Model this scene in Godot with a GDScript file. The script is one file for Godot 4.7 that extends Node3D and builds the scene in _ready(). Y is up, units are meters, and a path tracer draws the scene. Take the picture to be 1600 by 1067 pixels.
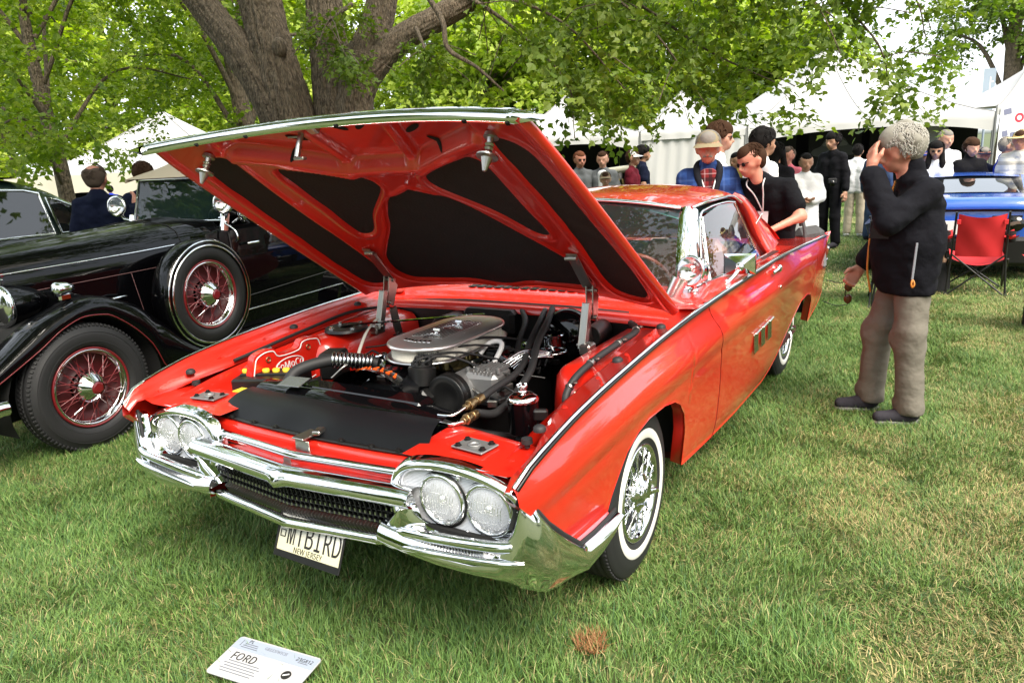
extends Node3D

# ---------------------------------------------------------------- helpers
var mats := {}
var rng := RandomNumberGenerator.new()
var used := {}
const PAN := Basis(Vector3(1, 0, 0), Vector3(0, 0, -1), Vector3(0, 1, 0))   # local y -> world -z

func lin(r: float, g: float, b: float) -> Color:
	return Color(r, g, b).linear_to_srgb()

func mt(n: String, r: float, g: float, b: float, rough := 0.5, metal := 0.0, coat := 0.0) -> StandardMaterial3D:
	if mats.has(n):
		return mats[n]
	var m := StandardMaterial3D.new()
	m.resource_name = n
	m.albedo_color = lin(r, g, b)
	m.roughness = rough
	m.metallic = metal
	if coat > 0.0:
		m.clearcoat_enabled = true
		m.clearcoat = coat
		m.clearcoat_roughness = 0.02
	mats[n] = m
	return m

func noise_tex(freq: float, c0: Color, c1: Color, size := 256, oct := 4, sd := 1) -> NoiseTexture2D:
	var fn := FastNoiseLite.new()
	fn.seed = sd
	fn.noise_type = FastNoiseLite.TYPE_SIMPLEX_SMOOTH
	fn.frequency = freq
	fn.fractal_octaves = oct
	var t := NoiseTexture2D.new()
	t.width = size
	t.height = size
	t.seamless = true
	t.noise = fn
	var g := Gradient.new()
	g.offsets = PackedFloat32Array([0.25, 0.75])
	g.colors = PackedColorArray([c0, c1])
	t.color_ramp = g
	return t

func bump_tex(freq: float, strength: float, size := 256, oct := 4, sd := 2) -> NoiseTexture2D:
	var t := noise_tex(freq, Color.BLACK, Color.WHITE, size, oct, sd)
	t.color_ramp = null
	t.as_normal_map = true
	t.bump_strength = strength
	return t

func tri_map(m: StandardMaterial3D, scale: float, world := false) -> void:
	m.uv1_triplanar = true
	m.uv1_world_triplanar = world
	m.uv1_scale = Vector3(scale, scale, scale)

func S() -> SurfaceTool:
	var st := SurfaceTool.new()
	st.begin(Mesh.PRIMITIVE_TRIANGLES)
	st.set_smooth_group(0)
	return st

func mesh_of(st: SurfaceTool) -> ArrayMesh:
	st.generate_normals()
	st.index()
	return st.commit()

func put(called: String, mesh: Mesh, m: Material, parent: Node3D = self) -> MeshInstance3D:
	var o := MeshInstance3D.new()
	o.mesh = mesh
	if m:
		o.material_override = m
	o.name = numbered(called) if parent == self else called
	parent.add_child(o, true)
	if parent != self:
		var key := str(parent.get_instance_id()) + called
		var k: int = used.get(key, 0)
		used[key] = k + 1
		if k > 0:
			o.name = "%s_%03d" % [called, k]
	return o

func obj(called: String, st: SurfaceTool, m: Material, parent: Node3D = self) -> MeshInstance3D:
	return put(called, mesh_of(st), m, parent)

# commits the mesh as one part per separate piece
func pieces(called: String, st: SurfaceTool, m: Material, parent: Node3D) -> void:
	var a := mesh_of(st).surface_get_arrays(0)
	var vs: PackedVector3Array = a[Mesh.ARRAY_VERTEX]
	var ns: PackedVector3Array = a[Mesh.ARRAY_NORMAL]
	var ix: PackedInt32Array = a[Mesh.ARRAY_INDEX]
	var key := {}
	var up := []
	var own := []
	for v in vs:
		var k := Vector3i((v * 20000.0).round())
		if not key.has(k):
			key[k] = up.size()
			up.append(up.size())
		own.append(key[k])
	var root := func(i: int) -> int:
		while up[i] != i:
			up[i] = up[up[i]]
			i = up[i]
		return i
	for t in range(0, ix.size(), 3):
		var r0: int = root.call(own[ix[t]])
		for e in [1, 2]:
			var r1: int = root.call(own[ix[t + e]])
			up[r1] = r0
	var parts := {}
	for t in range(0, ix.size(), 3):
		var r0: int = root.call(own[ix[t]])
		if not parts.has(r0):
			var s2 := SurfaceTool.new()
			s2.begin(Mesh.PRIMITIVE_TRIANGLES)
			parts[r0] = s2
		for e in 3:
			parts[r0].set_normal(ns[ix[t + e]])
			parts[r0].add_vertex(vs[ix[t + e]])
	for r in parts:
		parts[r].index()
		put(called, parts[r].commit(), m, parent)

func numbered(called: String) -> String:
	var k: int = used.get(called, 0)
	used[called] = k + 1
	return called if k == 0 else "%s_%03d" % [called, k]

func thing(called: String, label: String, category: String, at := Vector3.ZERO, turn := 0.0, group := "") -> Node3D:
	var o := Node3D.new()
	o.name = numbered(called)
	add_child(o)
	o.position = at
	o.rotation.y = turn
	tag(o, label, category, group)
	return o

func tag(o: Node3D, label: String, category: String, group := "") -> Node3D:
	o.set_meta("label", label)
	o.set_meta("category", category)
	if group:
		o.set_meta("group", group)
	return o

func dup(o: Node3D, called: String, label: String, at: Vector3, turn := 0.0) -> Node3D:
	var c: Node3D = o.duplicate()
	c.name = numbered(called)
	add_child(c)
	c.position = at
	c.rotation.y = turn
	c.set_meta("label", label)
	return c

func tri(st: SurfaceTool, a: Vector3, b: Vector3, c: Vector3) -> void:
	st.add_vertex(a)
	st.add_vertex(b)
	st.add_vertex(c)

func quad(st: SurfaceTool, a: Vector3, b: Vector3, c: Vector3, d: Vector3) -> void:
	tri(st, a, b, c)
	tri(st, a, c, d)

func quad_uv(st: SurfaceTool, p: Array) -> void:
	var uv := [Vector2(0, 0), Vector2(1, 0), Vector2(1, 1), Vector2(0, 1)]
	for k in [0, 1, 2, 0, 2, 3]:
		st.set_uv(uv[k])
		st.add_vertex(p[k])

# surface through rows of points
func skin(st: SurfaceTool, rows: Array, closed := false) -> void:
	for i in rows.size() - 1:
		var a: Array = rows[i]
		var b: Array = rows[i + 1]
		var n := a.size()
		for j in (n if closed else n - 1):
			var k := (j + 1) % n
			quad(st, a[j], a[k], b[k], b[j])

func gridf(st: SurfaceTool, nu: int, nv: int, f: Callable) -> void:
	var rows := []
	for i in nu + 1:
		var r := []
		for j in nv + 1:
			r.append(f.call(float(i) / nu, float(j) / nv))
		rows.append(r)
	skin(st, rows)

func crv(pts: Array, n := 6, closed := false) -> Array:
	var out := []
	var m := pts.size()
	var last := m if closed else m - 1
	for i in last:
		var p0 = pts[(i - 1 + m) % m] if closed or i > 0 else pts[0] * 2.0 - pts[1]
		var p1 = pts[i]
		var p2 = pts[(i + 1) % m]
		var p3 = pts[(i + 2) % m] if closed or i < m - 2 else pts[m - 1] * 2.0 - pts[m - 2]
		for k in n:
			out.append(p1.cubic_interpolate(p2, p0, p3, float(k) / n))
	if not closed:
		out.append(pts[m - 1])
	return out

# value(s) of a table [[x, a, b, ..], ..] sorted by descending or ascending x, Hermite
func tab(t: Array, x: float, c := 1) -> float:
	var n := t.size()
	var asc: bool = t[0][0] < t[n - 1][0]
	var i := 0
	while i < n - 2 and ((x > t[i + 1][0]) if asc else (x < t[i + 1][0])):
		i += 1
	var x0: float = t[i][0]
	var x1: float = t[i + 1][0]
	var f := clampf((x - x0) / (x1 - x0), 0.0, 1.0)
	var y0: float = t[i][c]
	var y1: float = t[i + 1][c]
	var d := (y1 - y0)
	var m0 := d
	var m1 := d
	if i > 0:
		var e: float = (y0 - t[i - 1][c]) / (x0 - t[i - 1][0]) * (x1 - x0)
		m0 = 0.0 if e * d <= 0.0 else 2.0 * e * d / (e + d)
	if i < n - 2:
		var e2: float = (t[i + 2][c] - y1) / (t[i + 2][0] - x1) * (x1 - x0)
		m1 = 0.0 if e2 * d <= 0.0 else 2.0 * e2 * d / (e2 + d)
	var f2 := f * f
	var f3 := f2 * f
	return (2 * f3 - 3 * f2 + 1) * y0 + (f3 - 2 * f2 + f) * m0 + (-2 * f3 + 3 * f2) * y1 + (f3 - f2) * m1

func tube(st: SurfaceTool, pts: Array, r, n := 8, caps := true, closed := false) -> void:
	var rows := []
	var m := pts.size()
	var t0: Vector3 = (pts[1] - pts[0]).normalized()
	var nn := t0.cross(Vector3.UP)
	if nn.length() < 0.05:
		nn = t0.cross(Vector3.RIGHT)
	nn = nn.normalized()
	for i in m:
		var t: Vector3
		if closed:
			t = (pts[(i + 1) % m] - pts[(i - 1 + m) % m]).normalized()
		else:
			t = (pts[mini(i + 1, m - 1)] - pts[maxi(i - 1, 0)]).normalized()
		nn = (nn - t * nn.dot(t)).normalized()
		var bb := t.cross(nn)
		var rad: float = r[i] if r is Array else r
		var row := []
		for k in n:
			var a := TAU * k / n
			row.append(pts[i] + (nn * cos(a) + bb * sin(a)) * rad)
		rows.append(row)
	if closed:
		rows.append(rows[0])
	skin(st, rows, true)
	if caps and not closed:
		for e in [0, m - 1]:
			st.set_smooth_group(-1)
			for k in n - 2:
				tri(st, rows[e][0], rows[e][k + 1], rows[e][k + 2])
			st.set_smooth_group(0)

func lathe(st: SurfaceTool, prof: Array, n: int, xf := Transform3D(), sharp := false, arc := TAU) -> void:
	for i in prof.size() - 1:
		if sharp:
			st.set_smooth_group(i + 1)
		for k in n:
			var q := []
			for e in [[i, k], [i, k + 1], [i + 1, k + 1], [i + 1, k]]:
				var a: float = arc * (e[1] % n if arc == TAU else e[1]) / n
				var p: Vector2 = prof[e[0]]
				q.append(xf * Vector3(p.x * cos(a), p.y, p.x * sin(a)))
			quad(st, q[0], q[1], q[2], q[3])
	st.set_smooth_group(0)

func bx(st: SurfaceTool, c: Vector3, s: Vector3, b := Basis(), bev := 0.0) -> void:
	st.set_smooth_group(-1)
	var h := s * 0.5
	bev = minf(bev, minf(h.x, minf(h.y, h.z)) * 0.95)
	var P := func(sx: int, sy: int, sz: int, ax: int) -> Vector3:
		var v := Vector3(h.x - (bev if ax != 0 else 0.0), h.y - (bev if ax != 1 else 0.0), h.z - (bev if ax != 2 else 0.0))
		return c + b * (v * Vector3(sx, sy, sz))
	for ax in 3:
		for s0 in [-1, 1]:
			var q := []
			for e in [[-1, -1], [1, -1], [1, 1], [-1, 1]]:
				var g := [0, 0, 0]
				g[ax] = s0
				g[(ax + 1) % 3] = e[0]
				g[(ax + 2) % 3] = e[1]
				q.append(P.call(g[0], g[1], g[2], ax))
			if s0 > 0:
				q.reverse()
			quad(st, q[0], q[1], q[2], q[3])
	if bev > 0.0:
		for ax in 3:
			var a1 := (ax + 1) % 3
			var a2 := (ax + 2) % 3
			for s1 in [-1, 1]:
				for s2 in [-1, 1]:
					var g0 := [0, 0, 0]
					g0[ax] = -1
					g0[a1] = s1
					g0[a2] = s2
					var g1 := g0.duplicate()
					g1[ax] = 1
					quad(st, P.call(g0[0], g0[1], g0[2], a1), P.call(g1[0], g1[1], g1[2], a1), P.call(g1[0], g1[1], g1[2], a2), P.call(g0[0], g0[1], g0[2], a2))
		for sx in [-1, 1]:
			for sy in [-1, 1]:
				for sz in [-1, 1]:
					tri(st, P.call(sx, sy, sz, 0), P.call(sx, sy, sz, 1), P.call(sx, sy, sz, 2))
	st.set_smooth_group(0)

# polygon in local xy, extruded along local z from 0 to depth
func prism(st: SurfaceTool, poly: Array, xf: Transform3D, depth: float, smooth_side := false) -> void:
	var pv := PackedVector2Array(poly)
	var ids := Geometry2D.triangulate_polygon(pv)
	st.set_smooth_group(-1)
	for i in range(0, ids.size(), 3):
		for z in [0.0, depth]:
			tri(st, xf * Vector3(pv[ids[i]].x, pv[ids[i]].y, z), xf * Vector3(pv[ids[i + 1]].x, pv[ids[i + 1]].y, z), xf * Vector3(pv[ids[i + 2]].x, pv[ids[i + 2]].y, z))
	if smooth_side:
		st.set_smooth_group(7)
	var n := pv.size()
	for i in n:
		var a := pv[i]
		var b := pv[(i + 1) % n]
		quad(st, xf * Vector3(a.x, a.y, 0), xf * Vector3(b.x, b.y, 0), xf * Vector3(b.x, b.y, depth), xf * Vector3(a.x, a.y, depth))
	st.set_smooth_group(0)

# profile (x across, y up) swept along a path
func sweep(st: SurfaceTool, path: Array, prof: Array, up := Vector3.UP, closed_prof := false, closed_path := false) -> void:
	var rows := []
	var m := path.size()
	for i in m:
		var t: Vector3
		if closed_path:
			t = (path[(i + 1) % m] - path[(i - 1 + m) % m]).normalized()
		else:
			t = (path[mini(i + 1, m - 1)] - path[maxi(i - 1, 0)]).normalized()
		var side := up.cross(t).normalized()
		var u := t.cross(side)
		var row := []
		for q in prof:
			row.append(path[i] + side * q.x + u * q.y)
		rows.append(row)
	if closed_path:
		rows.append(rows[0])
	skin(st, rows, closed_prof)

func ball(st: SurfaceTool, c: Vector3, r: Vector3, n := 12, m := 8, b := Basis()) -> void:
	var rows := []
	for i in m + 1:
		var th := PI * i / m
		var row := []
		for k in n:
			var a := TAU * k / n
			row.append(c + b * (Vector3(sin(th) * cos(a), cos(th), sin(th) * sin(a)) * r))
		rows.append(row)
	skin(st, rows, true)

func poly_sd(p: Vector2, poly: Array) -> float:
	var d := 1e9
	var inside := false
	var n := poly.size()
	var j := n - 1
	for i in n:
		var a: Vector2 = poly[i]
		var b: Vector2 = poly[j]
		var e := b - a
		var w := p - a
		var q := w - e * clampf(w.dot(e) / e.length_squared(), 0.0, 1.0)
		d = minf(d, q.length_squared())
		if (a.y > p.y) != (b.y > p.y) and p.x < (b.x - a.x) * (p.y - a.y) / (b.y - a.y) + a.x:
			inside = not inside
		j = i
	return -sqrt(d) if inside else sqrt(d)

func v3(x: float, y: float, z: float) -> Vector3:
	return Vector3(x, y, z)

func mx(p: Vector3, s: float) -> Vector3:
	return Vector3(p.x * s, p.y, p.z)

func letters(text: String, height: float, xf: Transform3D, m: Material, parent: Node3D, called := "lettering", thick := 0.002, font := "Droid Sans", bold := false) -> MeshInstance3D:
	var t := TextMesh.new()
	var f := SystemFont.new()
	f.font_names = PackedStringArray([font])
	if bold:
		f.font_weight = 700
	t.font = f
	t.text = text
	t.font_size = 48
	t.pixel_size = height / 34.0
	t.depth = thick
	t.curve_step = 2.0
	var o := put(called, t, m, parent)
	o.transform = xf
	return o

func two(pa: Vector3, pb: Vector3) -> Transform3D:   # local y runs from pa to pb
	var y := (pb - pa).normalized()
	var x := y.cross(Vector3.UP)
	if x.length() < 0.05:
		x = y.cross(Vector3.RIGHT)
	x = x.normalized()
	return Transform3D(Basis(x, y, x.cross(y)), pa)

func bolt(st: SurfaceTool, at: Vector3, nrm: Vector3, r := 0.009, h := 0.008) -> void:
	lathe(st, [Vector2(r * 1.5, 0), Vector2(r * 1.5, h * 0.3), Vector2(r, h * 0.3), Vector2(r, h), Vector2(0.0001, h)], 6, two(at, at + nrm), true)

# ---------------------------------------------------------------- camera, sky, sun
func setup() -> void:
	rng.seed = 7
	var cam := Camera3D.new()
	cam.name = "camera"
	add_child(cam)
	cam.position = Vector3(1.8573, 1.6527, 2.4841)
	cam.rotation_order = EULER_ORDER_YXZ
	cam.rotation = Vector3(-0.24868, 0.55536, -0.05563)
	cam.fov = 50.066
	cam.near = 0.05
	cam.far = 600.0
	cam.current = true
	var we := WorldEnvironment.new()
	we.name = "environment"
	var e := Environment.new()
	e.background_mode = Environment.BG_SKY
	var sm := ProceduralSkyMaterial.new()
	sm.sky_top_color = Color(0.86, 0.90, 0.95)
	sm.sky_horizon_color = Color(0.97, 0.98, 1.0)
	sm.sky_curve = 0.2
	sm.sky_energy_multiplier = 1.0
	sm.ground_bottom_color = Color(0.30, 0.34, 0.24)
	sm.ground_horizon_color = Color(0.85, 0.87, 0.88)
	sm.ground_curve = 0.05
	sm.sun_angle_max = 1.0
	var fn := FastNoiseLite.new()
	fn.seed = 5
	fn.frequency = 0.006
	fn.fractal_octaves = 5
	var ct := NoiseTexture2D.new()
	ct.width = 1024
	ct.height = 512
	ct.seamless = true
	ct.noise = fn
	var cg := Gradient.new()
	cg.offsets = PackedFloat32Array([0.3, 0.75])
	cg.colors = PackedColorArray([Color(0.5, 0.5, 0.5, 0.0), Color(0.62, 0.62, 0.62, 0.55)])
	ct.color_ramp = cg
	sm.sky_cover = ct
	var sky := Sky.new()
	sky.sky_material = sm
	e.sky = sky
	e.tonemap_mode = Environment.TONE_MAPPER_LINEAR
	e.tonemap_exposure = 2.2
	e.sdfgi_enabled = true
	e.ssao_enabled = true
	e.ssil_enabled = true
	we.environment = e
	add_child(we)
	var sun := DirectionalLight3D.new()
	sun.name = "sun"
	sun.light_energy = 1.1
	sun.light_angular_distance = 35.0
	sun.light_color = Color(1.0, 0.97, 0.92)
	sun.shadow_enabled = true
	sun.rotation = Vector3(deg_to_rad(-52), deg_to_rad(60), 0)
	add_child(sun)

func materials() -> void:
	var red := mt("red_paint", 0.60, 0.015, 0.006, 0.35, 0.0, 1.0)
	red.clearcoat_roughness = 0.03
	mt("chrome", 0.80, 0.81, 0.83, 0.045, 1.0)
	mt("steel", 0.42, 0.41, 0.38, 0.32, 1.0)
	mt("alu", 0.62, 0.62, 0.62, 0.28, 1.0)
	mt("alu_dull", 0.30, 0.30, 0.30, 0.5, 0.8)
	mt("black_gloss", 0.002, 0.002, 0.0025, 0.3, 0.0, 1.0).metallic_specular = 0.1
	mt("black_paint", 0.006, 0.006, 0.006, 0.4)
	mt("black_matt", 0.008, 0.008, 0.009, 0.85)
	mt("rubber", 0.014, 0.014, 0.015, 0.62)
	mt("flap", 0.007, 0.0075, 0.009, 0.33).metallic_specular = 0.3
	mt("white_rubber", 0.75, 0.73, 0.68, 0.5)
	mt("white_paint", 0.72, 0.72, 0.72, 0.5)
	mt("brass", 0.35, 0.25, 0.13, 0.4, 1.0)
	mt("yellow", 0.75, 0.55, 0.04, 0.45)
	mt("orange", 0.75, 0.10, 0.01, 0.4)
	mt("dark", 0.003, 0.003, 0.003, 0.9)
	mt("seat", 0.20, 0.035, 0.015, 0.4)
	mt("headliner", 0.10, 0.25, 0.24, 0.9)
	var pad := mt("pad", 0.0050, 0.0050, 0.0055, 0.8)
	pad.normal_enabled = true
	pad.normal_texture = bump_tex(0.05, 3.0, 256, 3, 4)
	pad.normal_scale = 0.6
	tri_map(pad, 5.0)
	var g := mt("glass", 0.9, 0.97, 0.97, 0.01)
	g.transparency = BaseMaterial3D.TRANSPARENCY_ALPHA
	g.albedo_color = Color(0.25, 0.40, 0.42, 0.10)
	g.metallic_specular = 0.5
	var lens := mt("lens", 0.95, 0.95, 0.95, 0.03)
	lens.transparency = BaseMaterial3D.TRANSPARENCY_ALPHA
	lens.albedo_color = Color(0.97, 0.98, 1.0, 0.20)
	mt("reflector", 0.88, 0.88, 0.88, 0.12, 1.0)

# ---------------------------------------------------------------- the red coupe
const TOP := [[0.970, 0.785, 0.893], [0.948, 0.815, 0.903], [0.875, 0.845, 0.912], [0.76, 0.873, 0.918], [0.63, 0.897, 0.922], [0.34, 0.927, 0.925], [-0.26, 0.963, 0.928], [-0.95, 0.975, 0.93], [-1.9, 0.972, 0.93], [-2.9, 0.935, 0.922], [-3.6, 0.895, 0.91], [-4.2, 0.858, 0.90], [-4.25, 0.84, 0.898], [-4.39, 0.72, 0.87], [-4.53, 0.60, 0.84]]
const BOT := [[0.968, 0.740], [0.955, 0.725], [0.874, 0.645], [0.78, 0.56], [0.69, 0.492], [0.587, 0.485], [0.424, 0.478], [0.40, 0.52], [0.349, 0.578], [0.289, 0.64], [0.20, 0.682], [0.10, 0.698], [-0.066, 0.692], [-0.19, 0.667], [-0.27, 0.63], [-0.34, 0.565], [-0.378, 0.47], [-0.385, 0.31], [-0.42, 0.302], [-0.8, 0.262], [-1.4, 0.205], [-2.05, 0.18], [-2.09, 0.185], [-2.25, 0.26], [-2.41, 0.342], [-2.70, 0.45], [-2.965, 0.53], [-3.2, 0.535], [-3.38, 0.50], [-3.48, 0.44], [-3.49, 0.27], [-3.52, 0.255], [-4.08, 0.32], [-4.35, 0.40], [-4.45, 0.46], [-4.53, 0.58]]
const WID := [[1.005, 0.892], [0.9, 0.922], [0.7, 0.946], [0.3, 0.958], [-0.5, 0.962], [-3.0, 0.958], [-3.7, 0.945], [-4.2, 0.915], [-4.53, 0.85]]
const CREASE := [[1.005, 0.77], [0.84, 0.79], [0.7, 0.808], [0.44, 0.828], [0.0, 0.845], [-0.4, 0.845], [-1.2, 0.84], [-2.5, 0.81], [-4.0, 0.75], [-4.53, 0.6]]

func lin_tab(t: Array, x: float, c := 1) -> float:
	for i in t.size() - 1:
		if x <= t[i][0] and x >= t[i + 1][0]:
			return lerpf(t[i][c], t[i + 1][c], (t[i][0] - x) / (t[i][0] - t[i + 1][0]))
	return t[0][c] if x > t[0][0] else t[t.size() - 1][c]

func side_x(z: float, y: float) -> float:
	var w := tab(WID, z)
	var yt := tab(TOP, z)
	var xt := tab(TOP, z, 2)
	var yc := minf(tab(CREASE, z), yt - 0.004)
	var fr := smoothstep(-3.2, -1.6, z)
	var nose := smoothstep(1.0, 0.75, z)
	if y > yc:
		var f := clampf((y - yc) / maxf(yt - yc, 0.001), 0.0, 1.0)
		var dip := 0.018 * sin(PI * f) * fr * nose
		return lerpf(w, xt, pow(f, 1.5)) - dip
	var d := yc - y
	var x := w - 0.030 * (1.0 - exp(-d * d / 0.004)) * 0.3
	# lower crease: flat band down to about 0.115 below the shoulder, then tucks in
	var k := maxf(0.0, d - 0.10)
	x -= 0.10 * k * smoothstep(0.0, 0.12, k)
	x += 0.012 * sin(clampf(d / 0.12, 0.0, 1.0) * PI) * fr
	if y < 0.34:
		x -= 0.9 * (0.34 - y) * (0.34 - y) + 0.05 * (0.34 - y)
	return x

func zs_side() -> Array:
	var zs := []
	for r in BOT:
		zs.append(r[0])
	var extra := []
	for i in zs.size() - 1:
		var n := int(ceil((zs[i] - zs[i + 1]) / 0.045))
		for k in n:
			extra.append(lerpf(zs[i], zs[i + 1], float(k) / n))
	extra.append(zs[zs.size() - 1])
	return extra

func crest(z: float) -> Vector3:
	return Vector3(tab(TOP, z, 2), tab(TOP, z), z)

const PADS := [
	[Vector2(0.63, 1.225), Vector2(0.69, 1.235), Vector2(0.745, 1.20), Vector2(0.765, 1.11), Vector2(0.775, 0.93), Vector2(0.787, 0.67), Vector2(0.80, 0.40), Vector2(0.795, 0.20), Vector2(0.775, 0.11), Vector2(0.73, 0.07), Vector2(0.66, 0.075), Vector2(0.615, 0.12), Vector2(0.603, 0.25), Vector2(0.612, 0.47), Vector2(0.62, 0.70), Vector2(0.618, 0.90), Vector2(0.61, 1.06), Vector2(0.605, 1.18)],
	[Vector2(0.125, 0.89), Vector2(0.15, 0.93), Vector2(0.27, 1.01), Vector2(0.41, 1.075), Vector2(0.465, 1.08), Vector2(0.495, 1.045), Vector2(0.497, 0.91), Vector2(0.497, 0.73), Vector2(0.505, 0.57), Vector2(0.48, 0.515), Vector2(0.41, 0.53), Vector2(0.32, 0.655), Vector2(0.19, 0.78), Vector2(0.135, 0.84)],
	[Vector2(-0.1, 0.785), Vector2(0.1, 0.785), Vector2(0.165, 0.76), Vector2(0.24, 0.67), Vector2(0.33, 0.53), Vector2(0.44, 0.40), Vector2(0.515, 0.30), Vector2(0.535, 0.18), Vector2(0.50, 0.10), Vector2(0.42, 0.07), Vector2(0.2, 0.055), Vector2(-0.1, 0.05)]]
var pads_c := []

const HO := Vector3(0, 0.972, -0.424)
const HV := Vector3(0, 0.5547, 0.832)
const HN := Vector3(0, -0.832, 0.5547)

func hood_half(v: float) -> float:
	return tab([[0.0, 0.872], [0.3, 0.868], [0.8, 0.858], [1.15, 0.845], [1.3, 0.832], [1.40, 0.815]], v)

func hood_front(u: float) -> float:
	return 1.285 + 0.095 * pow(absf(u) / 0.83, 2.0)

func crown(u: float, v: float) -> float:
	var k := 0.092 + 0.043 * smoothstep(0.0, 0.6, v)
	return -k * maxf(0.0, 1.0 - pow(absf(u) / 0.87, 2.0))

func hood_pt(u: float, v: float, d: float) -> Vector3:
	return HO + Vector3(u, 0, 0) + HV * v + HN * (crown(u, v) + d)

func pad_sd(u: float, v: float) -> float:
	var p := Vector2(absf(u), v)
	var d := 9.0
	for q in pads_c:
		d = minf(d, poly_sd(p, q))
	return d

func seg_d(p: Vector2, a: Vector2, b: Vector2) -> float:
	var e := b - a
	return (p - a - e * clampf((p - a).dot(e) / e.length_squared(), 0.0, 1.0)).length()

# depth of the inner hood panel (towards the viewer is +)
func hood_inner(u: float, v: float) -> float:
	var a := absf(u)
	var p := Vector2(a, v)
	var sd := pad_sd(u, v)
	var d := -0.016 * smoothstep(0.004, -0.014, sd)
	# a soft roll of metal round every pad
	d += 0.006 * exp(-pow((sd - 0.016) / 0.011, 2.0))
	# raised cross bar and the two ribs in front of it
	var bar := minf(seg_d(p, Vector2(0, 0.985), Vector2(0.17, 0.985)), seg_d(p, Vector2(0.17, 0.985), Vector2(0.56, 1.20)))
	d += 0.022 * smoothstep(0.045, 0.012, bar)
	var front := smoothstep(-0.01, 0.035, v - (0.985 if a < 0.17 else 0.985 + (a - 0.17) * 0.55) - 0.02)
	var lip := smoothstep(0.0, 0.05, hood_front(u) - v)
	d -= 0.034 * front * lip * smoothstep(0.60, 0.52, a)
	var rib := seg_d(p, Vector2(0.15, 1.0), Vector2(0.20, 1.26))
	d += 0.024 * smoothstep(0.042, 0.018, rib) * front
	# rolled rim
	var e := hood_half(v) - a
	d += 0.010 * smoothstep(0.05, 0.02, e) - 0.012 * smoothstep(0.012, 0.0, e)
	return d

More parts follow.
